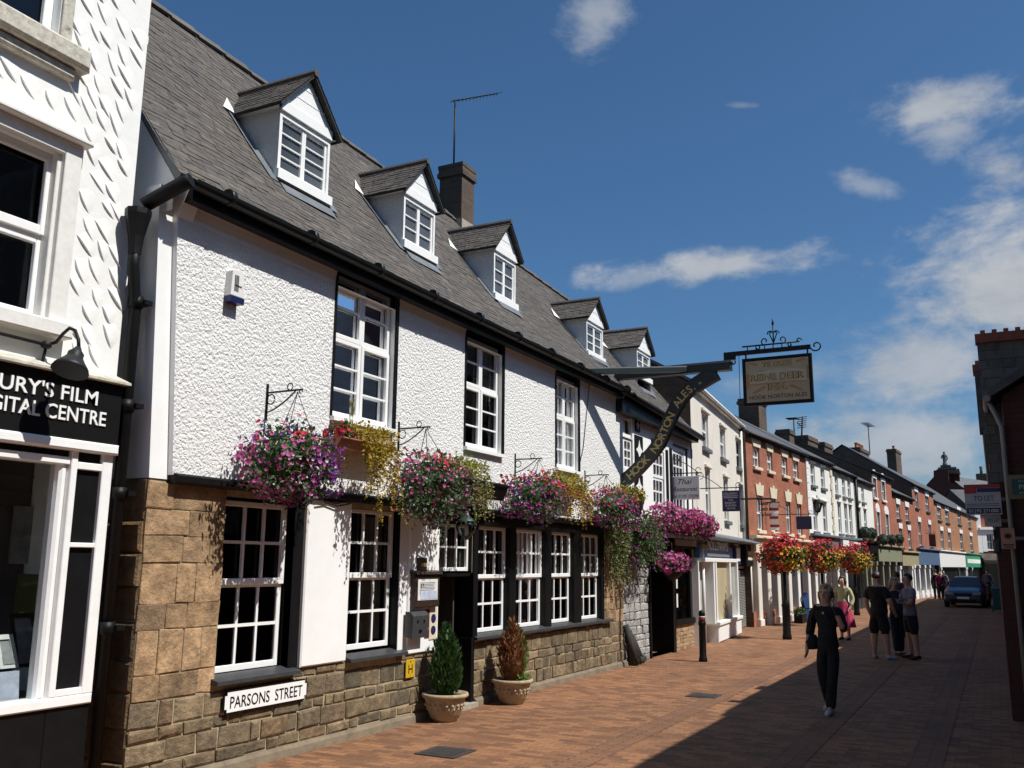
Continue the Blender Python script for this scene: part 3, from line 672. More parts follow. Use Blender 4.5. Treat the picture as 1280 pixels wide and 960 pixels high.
# raised trowel fans of the pargeting
def ok(u, z):
    if u > SE-.09 or u < 2.6 or z < zf1+.12: return False
    for q, e in ((WA, .20), (WB, .14)):
        if q[0]-e < u < q[1]+e and q[2]-.36 < z < q[3]+.34: return False
    return True
z = zf1+.15; row = 0
while z < 8.2:
    u = 2.6+(row % 2)*.12
    while u < SE:
        cu, cz = u+ru(-.04, .04), z+ru(-.05, .05); u += ru(.14, .19)
        if not ok(cu, cz) or rnd() < .03: continue
        L, an = ru(.085, .135), ru(.7, 1.15); ca, sa = math.cos(an), math.sin(an); n = 6; H = ru(.011, .018); D = ru(.09, .15); cv = ru(.01, .045)
        lip = []; base = []; back = []
        for k in range(n+1):
            t = k/n*2-1; bx = t*L; off = cv*(1-t*t)*-1; e = (1-abs(t)**3)
            pu, pz = cu+bx*ca+off*sa*.9, cz-bx*sa+off*ca*-.0-off*.2
            lip.append((pu, H*e+.002, pz)); base.append((pu-.004, -.001, pz-.003)); back.append((pu+D*sa*e+.012, -.0005, pz+D*ca*e+.02*e))
        I = [[mb.V(p) for p in q] for q in (base, lip)]
        G_ = [[mb.V((l[0]+(k_[0]-l[0])*f, l[1]*hh, l[2]+(k_[2]-l[2])*f)) for l, k_ in zip(lip, back)] for f, hh in ((0, 1), (.18, .72), (.45, .33), (.75, .10), (1.0, -.05))]
        for k in range(n):
            mb.F((I[0][k], I[0][k+1], I[1][k+1], I[1][k]), 0)
            for r0, r1 in zip(G_, G_[1:]): mb.F((r0[k], r0[k+1], r1[k+1], r1[k]), 0, True)
    z += ru(.17, .21); row += 1
shop_wall = mb.build('pargeted_wall', M['parget'], shop)
mb = MB(SF.T); mb.box(S0+.1, SE-.1, -2.6, -2.55, 0, 9.5)
for zz in (2.9, 5.6): mb.box(S0+.1, SE-.1, -2.55, -.15, zz, zz+.05)
mb.build('interior_wall', M['room'], shop)
mb = MB(SF.T); mb.poly([(S0, 0.05, 9.6), (SE, 0.05, 9.6), (SE, -3, 11.5), (S0, -3, 11.5)]); mb.poly([(S0, -6, 9.6), (SE, -6, 9.6), (SE, -3, 11.5), (S0, -3, 11.5)]); mb.poly([(SE, 0, 9.6), (SE, -6, 9.6), (SE, -3, 11.5)]); mb.build('roof', M['slate_plain'], shop)
old = mat('flaking_cream_window_paint', (.76, .745, .70), .6, .1, 14, dirt=((.46, .42, .34), 9, .70))
for q in (WA, [WA[0]-2.3, WA[1]-2.3, WA[2], WA[3]]):
    w_ = window(shop, SF, q, -.10, [(0, 1, 0, .5, 1, 1, 0), (0, 1, .5, 1, 1, 1, .03)], .07, .03, curtains=())
    mb = MB(SF.T); a, b, c, d = q
    mb.bbox(b+.005, b+.16, -.01, .05, c-.005, d+.12); mb.bbox(a-.16, a-.005, -.01, .05, c-.005, d+.12); mb.bbox(a-.005, b+.005, -.01, .048, d, d+.118); mb.bbox(b-.03, b+.004, -.14, .0, c, d); mb.bbox(a-.22, b+.2, -.01, .13, d+.12, d+.16, .01); mb.build('window_surround', old, w_)
    mb = MB(SF.T); mb.bbox(a-.2, b+.19, -.01, .12, c-.13, c-.006, .012); mb.build('window_sill', old, w_)
for q in (WB, [WB[0]-2.3, WB[1]-2.3, WB[2], WB[3]]):
    w_ = window(shop, SF, q, -.10, [(0, 1, 0, .5, 1, 1, 0), (0, 1, .5, 1, 1, 1, .03)], .08, .03)
    mb = MB(SF.T); a, b, c, d = q
    mb.bbox(b+.005, b+.11, -.01, .03, c-.005, d+.1); mb.bbox(a-.11, a-.005, -.01, .03, c-.005, d+.1); mb.bbox(a-.006, b+.006, -.01, .029, d+.003, d+.1); mb.build('window_surround', M['old_sill'], w_)
    mb = MB(SF.T); mb.bbox(a-.25, b+.24, -.01, .15, c-.20, c-.006, .03); mb.bbox(a-.2, b+.15, -.01, .08, c-.30, c-.2, .02); mb.build('window_sill', M['old_sill'], w_)
# shopfront
zp0 = SF.px(60, 885)[1]; zb_ = SF.px(110, 868)[1]
p1 = SF.px(133, 600)[0]; p0 = SF.px(81, 600)[0]; zt = SF.px(121, 590)[1]
mb = MB(SF.T); mb.bbox(S0, SE, -.2, .04, 0, zp0, .01)
for k in range(18): u = S0+.1+k*.52; mb.box(u, u+.012, .04, .046, .02, zp0-.03)
mb.build('stall_riser', M['black_paint'], shop)
mb = MB(SF.T)
mb.bbox(S0, p1, -.1, .07, zp0, zb_+.02, .012)          # bottom rail
pl = SF.px(90, 591)[0]; pr = SF.px(121, 591)[0]; zm1 = SF.px(117, 679)[1]; zm0 = SF.px(116, 685)[1]; zc = SF.px(104, 857)[1]
mb.bbox(p0, pl, -.1, .065, zb_+.021, zf0-.02); mb.bbox(pr, p1, -.1, .065, zb_+.021, zf0-.02)
mb.bbox(pl, pr, -.1, .064, zb_+.021, zc); mb.bbox(pl, pr, -.1, .064, zm0, zm1); mb.bbox(pl, pr, -.1, .064, zt, zt+.06); mb.bbox(pl, pr, -.1, .064, zf0-.075, zf0-.02)
mb.bbox(p0-.07, p0-.003, -.1, .03, zb_+.02, zt+.05, .02)
mb.bbox(S0, p0-.004, -.1, .055, zt+.03, zt+.09)
mb.bbox(p0-2.6, p0-2.52, -.1, .03, zb_+.02, zt+.03)
mb.build('shopfront_frame', M['white_paint'], shop)
mb = MB(SF.T); mb.box(pl+.002, pr-.002, -.08, .03, zc, zf0-.05); mb.box(S0, p0-.004, -.1, .02, zt+.09, zf0); mb.box(p1+.002, SE, -.1, .01, zp0, zf0); mb.build('black_panel', M['black_paint'], shop)
mb = MB(SF.T); mb.poly([(S0, -.04, zb_), (p0-.05, -.04, zb_), (p0-.05, -.04, zt+.05), (S0, -.04, zt+.05)]); mb.build('display_window', M['glass'], shop)
mb = MB(SF.T); mb.box(S0+.1, p1, -.95, -.12, zb_-.06, zb_-.02); mb.box(S0+.1, p1, -1.0, -.95, zb_-.02, 2.75)
for k in range(14): mb.box(S0+.1, p1, -.949, -.94, zb_+.1+k*.14, zb_+.112+k*.14)
mb.build('display_shelf', mat('grey_slatted_display_wall', (.10, .10, .095), .6), shop)
# fascia sign
sg = thing('shop_sign', "black shop fascia lettered in white with FILM and CENTRE above the left shop window", 'shop sign', (-6.6, SE, zf0))
mb = MB(SF.T); mb.bbox(S0, SE+.0, -.15, .10, zf0+.001, zf1-.05, .01); mb.build('board', M['black_paint'], sg)
mb = MB(SF.T); mb.bbox(S0, SE-.0, -.1, .12, zf0-.085, zf0, .015); mb.build('white_moulding', M['white_paint'], sg)
mb = MB(SF.T); mb.prism([(-.02, zf1-.05), (.17, zf1-.05), (.17, zf1-.03), (-.02, zf1+.05)], S0, SE+.02, 0); mb.build('weathered_cornice', M['old_sill'], sg)
r1 = SF.px(122.5, 507, .105); t1 = SF.px(122.5, 489, .105); r2 = SF.px(131.5, 533, .105); t2 = SF.px(131.5, 515, .105)
mb = MB(SF.T); mb.text("BANBURY'S FILM", r1[0], r1[1], t1[1]-r1[1], .1, 'RIGHT', .012, bold=.014, wide=1.12); mb.build('lettering', M['white_paint'], sg); mb = MB(SF.T); mb.text('& DIGITAL CENTRE', r2[0], r2[1], t2[1]-r2[1], .1, 'RIGHT', .012, bold=.014, wide=.93)
mb.build('lettering', M['white_paint'], sg)
# swan neck lamp
lp = thing('swan_neck_lamp', 'black swan neck spotlight over the fascia of the film shop', 'lamp', SF.T(*[SF.px(60, 432)[0], 0, SF.px(60, 432)[1]]))
P = lambda x, y, w: (SF.px(x, y, w)[0], w, SF.px(x, y, w)[1])
mb = MB(SF.T); a = P(58, 431, .06); mb.tube([(2.4, .06, a[2]+.02), a], .014, 6)
mb.tube([a, P(70, 428, .1), P(79, 417, .2), P(87, 410, .28), P(94, 413, .34), P(98, 424, .38), P(98.5, 434, .40)], .014, 8)
mb.lathe([(.02, -.03), (.04, -.02), (.04, .02), (.02, .03)], a, 10); mb.tube([a, (a[0], .02, a[2]-.22)], .012, 6); mb.tube([(a[0]-1.6, .05, a[2]), (a[0]-1.6, .02, a[2]-.22)], .012, 6)
mb.build('arm', M['black_iron'], lp)
h = P(98, 434, .40); mb = MB(SF.T)
ax = Vector((-.35, .12, -1)).normalized(); q = Vector(h)
path = [q+ax*d for d in (0, .03, .06, .09, .13, .18, .22)]; mb.tube(path, [.02, .035, .06, .06, .085, .125, .14], 16); mb.build('lamp_shade', mat('dark_grey_lamp_shade', (.014, .015, .017), .5, spec=.3), lp)
# window display
def disp(name, label, cat, x0, y0, x1, y1, w, m, lean=.05, frame=None, d=.03):
    u0, z1 = SF.px(x0, y0, w); u1, z0 = SF.px(x1, y1, w); mb = MB(SF.T)
    t = thing(name, label, cat, SF.T((u0+u1)/2, w, z0))
    for f, a in ((0, m), (1, frame)):
        if a is None: continue
        mb = MB(SF.T)
        if f == 0:
            i = .03 if frame else 0
            mb.poly([(u0+i, w-.006, z0+i), (u1-i, w-.006, z0+i), (u1-i, w-lean-.006, z1-i), (u0+i, w-lean-.006, z1-i)])
            mb.poly([(u0+i, w-d, z0+i), (u1-i, w-d, z0+i), (u1-i, w-lean-d, z1-i), (u0+i, w-lean-d, z1-i)])
            mb.build('picture' if frame else 'panel', a, t)
        else:
            n = .035
            for (p, q, r, s) in ((u0, u0+n, z0, z1), (u1-n, u1, z0, z1), (u0+n, u1-n, z0, z0+n), (u0+n, u1-n, z1-n, z1)):
                k = lambda z: w-lean*(z-z0)/(z1-z0)
                A = [mb.V((x, k(z)+o, z)) for o in (0, -.02) for x, z in ((p, r), (q, r), (q, s), (p, s))]
                for fc in ((0,1,2,3), (4,5,6,7), (0,1,5,4), (1,2,6,5), (2,3,7,6), (3,0,4,7)): mb.F([A[e] for e in fc])
            mb.build('frame', a, t)
    return t
pm = mat('grey_photo_print', (.30, .32, .33), .4, .5, 5); bl = mat('pale_blue_card', (.50, .55, .68), .5, .3, 9)
disp('picture_frame', 'larger brown picture frame leaning in the left shop window', 'picture frame', 27, 768, 52, 832, -.3, pm, .15, M['wood_dark'])
disp('picture_frame', 'small pale picture frame beside the brown one in the shop window', 'picture frame', 5, 795, 24, 834, -.25, pm, .12, M['paper'])
disp('display_card', 'blue and white card at the foot of the left shop window', 'card', -4, 842, 24, 876, -.15, bl, .03)
disp('gift_box', 'olive green box on the shelf of the left shop window', 'box', 36, 718, 60, 765, -.7, mat('olive_box', (.16, .17, .03), .6), .0, None, .15)
disp('poster', 'pale grey poster hanging at the back of the left shop window', 'poster', 20, 632, 58, 705, -.9, pm, .0)

# ------------------------------------------------------------------ fixtures on the inn
def at(x, y, w, F=PF): p = F.px(x, y, w); return (p[0], w, p[1])
al = thing('alarm_box', 'white burglar alarm box with a blue base high on the white wall', 'alarm', PF.T(*at(292, 378, .06)))
c = at(293, 357, .1); mb = MB(PF.T); z1, z0 = PF.px(296, 338, .12)[1], PF.px(292, 371, .12)[1]
mb.prism([(c[0]-.09, z0), (c[0]+.09, z0), (c[0]+.075, z1-.02), (c[0]+.05, z1), (c[0]-.05, z1), (c[0]-.075, z1-.02)], .06, .15, 1); mb.build('case', M['paper'], al, bevel=.008)
mb = MB(PF.T); mb.box(c[0]-.088, c[0]+.088, .062, .155, z0-.06, z0-.001); mb.build('blue_base', mat('blue_plastic', (.008, .012, .08), .4), al)
mb = MB(PF.T)
for k in range(3): mb.box(c[0]-.05+.02*k, c[0]-.035+.02*k, .15, .153, z0+.05, z1-.06)
mb.box(c[0]-.04, c[0]+.05, .15, .153, z0+.10, z0+.115); mb.build('emblem', M['metal_grey'], al)
# street name plate
r = PF.rect(277, 862, 382, 887, .02); u0, _ = PF.px(277, 880, .02); u1, _ = PF.px(382, 860, .02); zc = (PF.px(277, 880, .02)[1]+PF.px(382, 860, .02)[1])/2; hh = .105
sn = thing('street_name_sign', 'white PARSONS STREET name plate with black edge on the brown stone wall', 'street sign', PF.T(u0, .03, zc-hh))
def notch(e, n): return [(u0+e+n, zc-hh+e), (u1-e-n, zc-hh+e), (u1-e-n, zc-hh+e+n), (u1-e, zc-hh+e+n), (u1-e, zc+hh-e-n), (u1-e-n, zc+hh-e-n), (u1-e-n, zc+hh-e), (u0+e+n, zc+hh-e), (u0+e+n, zc+hh-e-n), (u0+e, zc+hh-e-n), (u0+e, zc-hh+e+n), (u0+e+n, zc-hh+e+n)]
mb = MB(PF.T); mb.prism(notch(0, .035), .026, .040, 1); mb.build('border', M['black_paint'], sn)
mb = MB(PF.T); mb.prism(notch(.016, .03), .041, .044, 1); mb.build('plate', M['white_paint'], sn)
mb = MB(PF.T); mb.text('PARSONS  STREET', (u0+u1)/2, zc-.056, .112, .044, 'CENTER', .004, fit=(u1-u0)*.86, bold=-.004); mb.build('lettering', M['black_paint'], sn)
# hydrant plate
r = PF.rect(507, 825, 517, 846, .02); hs_ = thing('hydrant_sign', 'small yellow H hydrant plate low on the stone wall by the door', 'sign', PF.T(r[0], .02, r[2]))
mb = MB(PF.T); mb.bbox(r[0], r[1], .02, .032, r[2], r[3], .004); mb.build('plate', mat('yellow_enamel', (.62, .38, .02), .4), hs_)
mb = MB(PF.T); mb.text('H', (r[0]+r[1])/2, r[2]+.05, .11, .032, 'CENTER', .003); mb.text('4', (r[0]+r[1])/2, r[3]-.04, .03, .032, 'CENTER', .003); mb.text('1', (r[0]+r[1])/2, r[2]+.012, .03, .032, 'CENTER', .003); mb.build('lettering', M['black_paint'], hs_)
# menu case
r = PF.rect(516, 718, 546, 758, .06); mc = thing('menu_case', 'dark wooden menu case on the white pier beside the inn door', 'notice board', PF.T(r[0], .03, r[2]))
mb = MB(PF.T); mb.bbox(r[0], r[1], .03, .10, r[2], r[3], .012); mb.prism([(.03, r[3]), (.13, r[3]), (.12, r[3]+.03), (.03, r[3]+.05)], r[0]-.02, r[1]+.02, 0); mb.build('case', M['wood_dark'], mc)
mb = MB(PF.T); mb.box(r[0]+.06, r[1]-.06, .10, .104, r[2]+.09, r[3]-.06); mb.build('menu_sheet', M['paper'], mc)
mb = MB(PF.T); mb.box(r[0]+.12, r[1]-.08, .104, .107, r[2]+.10, r[2]+.2); mb.build('price_card', bl, mc)
mb = MB(PF.T)
for k in range(9): mb.box(r[0]+.10, r[1]-.11-.05*rnd(), .104, .1055, r[3]-.10-.018*k, r[3]-.107-.018*k)
mb.build('printed_line', M['metal_grey'], mc)
# cigarette bin
r = PF.rect(511, 765, 530, 796, .08); cb = thing('cigarette_bin', 'grey metal cigarette bin with two slots below the menu case', 'bin', PF.T(r[0], .03, r[2]))
mb = MB(PF.T); mb.prism([(.03, r[2]+.02), (.13, r[2]), (.15, r[3]-.05), (.10, r[3]), (.03, r[3])], r[0], r[1], 0); mb.build('case', mat('dark_bin_metal', (.05, .05, .053), .45, .2, 10), cb)
mb = MB(PF.T); cw = .145
for f in (.35, .7): u = r[0]+(r[1]-r[0])*f; mb.lathe([(.012, 0), (.012, .004)], (0, 0, 0), 8); n = 16
mb = MB(PF.T)
for f in (.3, .7): u = r[0]+(r[1]-r[0])*f; mb.box(u-.014, u+.014, .140, .152, r[3]-.13, r[3]-.10)
mb.box((r[0]+r[1])/2-.03, (r[0]+r[1])/2+.03, .13, .146, r[2]+.07, r[2]+.1); mb.build('slot', M['black_paint'], cb)
# rating plaques
r = PF.rect(531, 762, 535.5, 797, .03); t = thing('rating_plaque', 'tall burgundy plaque beside the cigarette bin', 'plaque', PF.T(r[0], .03, r[2])); mb = MB(PF.T); mb.bbox(r[0], r[1], .03, .042, r[2], r[3]); mb.build('plate', mat('burgundy_enamel', (.12, .012, .02), .3), t)
mb = MB(PF.T); mb.box((r[0]+r[1])/2-.02, (r[0]+r[1])/2+.02, .042, .045, r[2]+.1, r[2]+.13); mb.build('emblem', M['paper'], t)
r = PF.rect(536.5, 757, 545, 799, .03); t = thing('rating_plaque', 'tall cream plaque with two round emblems at the edge of the doorway', 'plaque', PF.T(r[0], .03, r[2])); mb = MB(PF.T); mb.bbox(r[0], r[1], .03, .04, r[2], r[3]); mb.build('plate', M['stone_trim'], t)
mb = MB(PF.T); cu = (r[0]+r[1])/2
for f in (.28, .62):
    zc_ = r[2]+(r[3]-r[2])*f; mb.prism([(cu+.055*math.cos(k*PI/8), zc_+.055*math.sin(k*PI/8)) for k in range(16)], .04, .044, 1)
mb.build('emblem', M['navy'], t)
r = PF.rect(522, 697, 530, 714, .04); t = thing('lamp_plaque', 'small brown box above the menu case on the white pier', 'box', PF.T(r[0], .03, r[2])); mb = MB(PF.T); mb.bbox(r[0], r[1], .03, .09, r[2], r[3], .01); mb.build('case', M['wood_dark'], t)
mb = MB(PF.T); mb.box(r[0]+.02, r[1]-.02, .09, .094, r[2]+.06, r[2]+.1); mb.build('emblem', M['gold'], t)
# sagging cable on the black jetty beam
mb = MB(PF.T); pts = [at(398, 618, .10), at(405, 625, .05), at(420, 629, .06), at(436, 626, .07), at(470, 630, .11), at(520, 634, .11)]
mb.tube(pts, .012, 5); pts = [(p[0]+.02, p[1]+.01, p[2]-.03) for p in pts[:4]]; mb.tube(pts, .008, 5)
tag(mb.build('electric_cable', M['black_paint']), 'thin black cable sagging along the black beam above the white pier', 'cable'); mb = MB(PF.T); mb.tube([at(737, 477, .085), at(733, 520, .075), at(729, 560, .07), at(722, 592, .07)], .007, 5)
tag(mb.build('electric_cable', M['black_paint']), 'thin black cable running down the white wall below the sign beam', 'cable')
# glass lantern over the door
lt = thing('lantern', 'round glass lantern with green iron cap hanging above the inn doorway', 'lantern', PF.T(*at(582, 672, .35)))
c = at(583, 652, .35); zt0 = PF.px(583, 640, .35)[1]; zb0 = PF.px(583, 672, .35)[1]
mb = MB(PF.T); hh = zt0-zb0; mb.lathe([(.015, hh*1.05), (.03, hh), (.05, hh*.82), (.10, hh*.7), (.13, hh*.62), (.12, hh*.6)], (c[0], .35, zb0), 14); mb.tube([(c[0], .35, zt0+.03), (c[0], .33, 2.6), (c[0], .05, 2.62)], .014, 6); mb.build('cap', mat('verdigris_iron', (.03, .06, .055), .5), lt)
mb = MB(PF.T); mb.lathe([(.12, hh*.6), (.135, hh*.45), (.11, hh*.2), (.05, 0), (.02, -.03)], (c[0], .35, zb0), 14); mb.build('glass_globe', glass('lantern_glass', (.75, .85, .82)), lt)
mb = MB(PF.T)
for k in range(6):
    a = k*PI/3; mb.tube([(c[0]+.122*math.cos(a), .35+.122*math.sin(a), zb0+hh*.6), (c[0]+.137*math.cos(a), .35+.137*math.sin(a), zb0+hh*.45), (c[0]+.112*math.cos(a), .35+.112*math.sin(a), zb0+hh*.2), (c[0]+.05*math.cos(a), .35+.05*math.sin(a), zb0)], .005, 4)
mb.build('cage', M['black_iron'], lt)

# ------------------------------------------------------------------ gallows beam and inn sign
BY = PF.px(775, 605)[0]
BX = lambda x, y: at_y(x, y, BY)
GF_ = Fr((0.0, BY), (1, 0))       # u is world X, normal towards the camera (-Y)
foot = BX(775, 607); e0 = BX(915, 462)
gb = thing('gallows_beam', 'dark green curved beam lettered HOOK NORTON ALES in gold, jutting from the inn', 'sign beam', GF_.T(-6.44, 0, foot[1]))
mid = [BX(x, y) for x, y in ((764, 613), (788, 595), (806, 577), (823, 556), (836, 528), (850, 501), (868, 483), (896, 466))]
# smooth the centre line
def spline(P, n):
    out = []
    for k in range(len(P)-1):
        p0, p1, p2, p3 = P[max(k-1, 0)], P[k], P[k+1], P[min(k+2, len(P)-1)]
        for j in range(n):
            t = j/n; out.append(tuple(.5*((2*b)+(-a+c)*t+(2*a-5*b+4*c-d)*t*t+(-a+3*b-3*c+d)*t**3) for a, b, c, d in zip(p0, p1, p2, p3)))
    return out+[tuple(P[-1])]
cl = spline(mid, 10)
mb = MB(GF_.T); hw = .118; L_, R_ = [], []
for k, (x, z) in enumerate(cl):
    a = cl[max(k-1, 0)]; b = cl[min(k+1, len(cl)-1)]; t = Vector((b[0]-a[0], b[1]-a[1])).normalized(); n = Vector((-t.y, t.x)); h = hw*(1.05 if k < 60 else 1.2)
    L_.append((x+n.x*h, z+n.y*h)); R_.append((x-n.x*h, z-n.y*h))
for k in range(len(cl)-1):
    q = [L_[k], L_[k+1], R_[k+1], R_[k]]
    mb.poly([(p[0], .07, p[1]) for p in q]); mb.poly([(p[0], -.07, p[1]) for p in q])
    mb.poly([(L_[k][0], .07, L_[k][1]), (L_[k+1][0], .07, L_[k+1][1]), (L_[k+1][0], -.07, L_[k+1][1]), (L_[k][0], -.07, L_[k][1])])
    mb.poly([(R_[k][0], .07, R_[k][1]), (R_[k+1][0], .07, R_[k+1][1]), (R_[k+1][0], -.07, R_[k+1][1]), (R_[k][0], -.07, R_[k][1])])
gm = mat('dark_green_beam_paint', (.016, .024, .026), .4, .3, 8)
mb.build('curved_brace', gm, gb)
zt1 = BX(913, 452)[1]; xe = BX(914, 456)[0]
mb = MB(GF_.T); zt2 = BX(760, 478)[1]
mb.box(-6.5, xe, -.09, .09, zt1-.17, zt1-.03); mb.build('beam', gm, gb)
mb = MB(GF_.T); mb.box(-6.3, xe+.03, -.11, .11, zt1-.03, zt1+.01); mb.build('lead_cap', M['lead'], gb)
mb = MB(); a = PF.T(*at(727, 462, .15)); b = GF_.T(-5.05, .05, zt1-.05); a2 = PF.T(*at(757, 478, .2))
for p, q, o in ((a, b, 0), ):
    p, q = Vector(p), Vector(q); d = (q-p).normalized(); n = d.cross(Vector((0, 0, 1))).normalized()*.08
    for s0, s1, m in ((0, -.085, 0), (.022, 0.001, 1)):
        i = [mb.V(tuple(v)) for z in (s0, s1) for v in ((p-n)+Vector((0, 0, z)), (p+n)+Vector((0, 0, z)), (q+n)+Vector((0, 0, z)), (q-n)+Vector((0, 0, z)))]
        for f in ((0,1,2,3), (4,5,6,7), (0,1,5,4), (1,2,6,5), (2,3,7,6), (3,0,4,7)): mb.F([i[k] for k in f], m)
mb.build('diagonal_stay', [gm, M['lead']], gb)
# gold letters follow the brace
tot = [0]
for k in range(1, len(cl)): tot.append(tot[-1]+math.dist(cl[k], cl[k-1]))
def on(s):
    for k in range(1, len(cl)):
        if tot[k] >= s: f = (s-tot[k-1])/(tot[k]-tot[k-1]); a, b = cl[k-1], cl[k]; return (a[0]+(b[0]-a[0])*f, a[1]+(b[1]-a[1])*f, math.atan2(b[1]-a[1], b[0]-a[0]))
    a, b = cl[-2], cl[-1]; return (b[0], b[1], math.atan2(b[1]-a[1], b[0]-a[0]))
mb = MB(GF_.T); msg = '- HOOK  NORTON  ALES. -'; wd = {' ': .55, '-': .7, '.': .45, 'O': 1.1, 'N': 1.08, 'H': 1.05, 'L': .85, 'E': .9}
ws = [wd.get(ch, 1.0) for ch in msg]; S0_, S1_ = tot[-1]*.09, tot[-1]*.90; sc = (S1_-S0_)/sum(ws); s = S0_
for ch, w_ in zip(msg, ws):
    if ch != ' ':
        x, z, an = on(s+w_*sc/2); hgt = .155; x += math.sin(an)*hgt*.5; z -= math.cos(an)*hgt*.5
        mb.text(ch, 0, 0, hgt, .071, 'CENTER', .004, bold=.022, path=(x, z, an))
    s += w_*sc
mb.build('gold_lettering', M['gold'], gb)
# hanging sign
isn = thing('inn_sign', 'hanging painted sign YE OLDE REINE DEER INN with wrought iron scrolls above', 'inn sign', GF_.T(BX(972, 440)[0], 0, BX(1018, 506)[1]))
bx0, bz = BX(905, 446)[0], BX(960, 440)[1]; bx1 = BX(1013, 432)[0]; bz = BX(1010, 433)[1]
mb = MB(GF_.T); mb.box(bx0, bx1, -.03, .03, bz-.05, bz+.03); mb.box(bx0, bx0+.22, -.03, .03, bz-.12, bz-.05)
def scroll(cx, cz, r, a0, turns, s=1, th=.012):
    n = 18; return mb.tube([(cx+s*r*(1-.7*k/n)*math.cos(a0+turns*2*PI*k/n), 0, cz+r*(1-.7*k/n)*math.sin(a0+turns*2*PI*k/n)) for k in range(n+1)], th, 5)
xm_ = BX(967, 430)[0]; zr_ = bz+.11
mb.tube([(bx0+.35, 0, zr_), (bx1-.22, 0, zr_)], .016, 6)
for k in range(6): x = bx0+.45+k*(bx1-bx0-.8)/5; mb.tube([(x, 0, bz+.03), (x, 0, zr_)], .010, 5)
for s in (-1, 1):
    scroll(xm_+s*.16, zr_+.07, .075, -PI/2, .9, s); scroll(xm_+s*.30, bz+.065, .05, PI/2, .8, s); scroll(xm_+s*.055, zr_+.21, .055, -PI*.1, .55, s)
    mb.tube([(xm_, 0, zr_+.02), (xm_+s*.03, 0, zr_+.1), (xm_+s*.07, 0, zr_+.2), (xm_+s*.045, 0, zr_+.255), (xm_, 0, zr_+.22)], .011, 5)
mb.tube([(xm_, 0, zr_), (xm_, 0, zr_+.36)], .013, 6); mb.lathe([(.003, 0), (.025, .06), (.012, .12), (.003, .16)], (xm_, 0, zr_+.33), 8)
scroll(bx1+.10, bz+.0, .11, PI, 1.1, 1, .014); scroll(bx0+.18, bz-.16, .08, PI/2, .9, 1)
scroll(bx1-.20, zr_+.02, .05, 0, .9)
mb.build('iron_scrollwork', M['black_iron'], isn)
sx0, sx1 = BX(929, 480)[0], BX(1016, 470)[0]; sz1, sz0 = BX(1013, 440)[1]-.02, BX(1018, 502)[1]-.005
tilt = 0.0
mb = MB(GF_.T); t_ = .06
for r in ((sx0, sx0+t_, sz0, sz1), (sx1-t_, sx1, sz0, sz1), (sx0+t_, sx1-t_, sz0, sz0+t_), (sx0+t_, sx1-t_, sz1-t_, sz1)): mb.bbox(r[0], r[1], -.035, .035, r[2], r[3], .01)
mb.build('frame', M['black_paint'], isn)
mb = MB(GF_.T); mb.box(sx0+t_, sx1-t_, -.02, .02, sz0+t_, sz1-t_); mb.build('board', mat('grey_buff_sign_paint', (.50, .40, .25), .6, .15, 4), isn)
mb = MB(GF_.T)
for x in (sx0+.07, sx1-.07): mb.tube([(x, 0, sz1), (x, 0, bz-.04)], .016, 6)
mb.tube([(sx0-.06, 0, sz1+.1), (sx0-.07, 0, sz0+.1)], .006, 4)
mb.build('hanger', M['black_iron'], isn)
W_ = sx1-sx0; Hs = sz1-sz0; cx_ = (sx0+sx1)/2; zz = lambda f: sz0+Hs*f
gold2 = mat('dull_gold_sign_lettering', (.62, .42, .12), .5); rib = mat('pale_ribbon_paint', (.58, .50, .36), .6); orange = mat('orange_brown_scroll', (.46, .25, .10), .6); maroon = mat('maroon_sign_lettering', (.06, .016, .014), .5)
mb = MB(GF_.T)
n = 16; x0, x1 = cx_-W_*.40, cx_+W_*.42
for k in range(n):
    f = lambda t: .04*math.sin((t-.25)*PI*1.6)*Hs
    a, b = k/n, (k+1)/n; A = [(x0+(x1-x0)*a, .0205, zz(.47)+f(a)), (x0+(x1-x0)*b, .0205, zz(.47)+f(b)), (x0+(x1-x0)*b, .0205, zz(.70)+f(b)), (x0+(x1-x0)*a, .0205, zz(.70)+f(a))]; mb.poly(A)
mb.build('ribbon', rib, isn)
mb = MB(GF_.T)
for s in (-1, 1):
    e = x0 if s < 0 else x1; o = -.05*Hs if s < 0 else .04*Hs
    mb.prism([(e+s*.0, zz(.45)+o), (e+s*.09, zz(.40)+o), (e+s*.07, zz(.56)+o), (e+s*.10, zz(.74)+o), (e, zz(.70)+o)], .0208, .024, 1)
    mb.prism([(cx_+s*.20, zz(.36)), (cx_+s*.42, zz(.24)), (cx_+s*.47, zz(.27)), (cx_+s*.24, zz(.40))], .0206, .0225, 1)
    mb.prism([(cx_+s*.36, zz(.83)), (cx_+s*.52, zz(.88)), (cx_+s*.5, zz(.91)), (cx_+s*.35, zz(.87))], .0206, .0225, 1)
mb.prism([(x0, zz(.43)), (x1, zz(.43)), (x1, zz(.45)), (x0, zz(.45))], .0206, .022, 1)
mb.build('ribbon_scroll', orange, isn)
for nm, m_, dw, bo in (('lettering_shadow', maroon, .0212, .055), ('gold_lettering', gold2, .0235, .004)):
    for tx_, fz_, sz_, fw_ in (('YE OLDE', .795, .10, .44), ('REINE DEER', .515, .135, .78), ('INN.', .305, .13, .30)): mb = MB(GF_.T); mb.text(tx_, cx_, zz(fz_), Hs*sz_, dw, 'CENTER', .002, fit=W_*fw_, bold=bo); mb.build(nm, m_, isn)
mb = MB(GF_.T); mb.text('HOOK NORTON ALES', cx_, zz(.13), Hs*.085, .0206, 'CENTER', .002, fit=W_*.82, bold=.006); mb.build('maroon_lettering', maroon, isn)

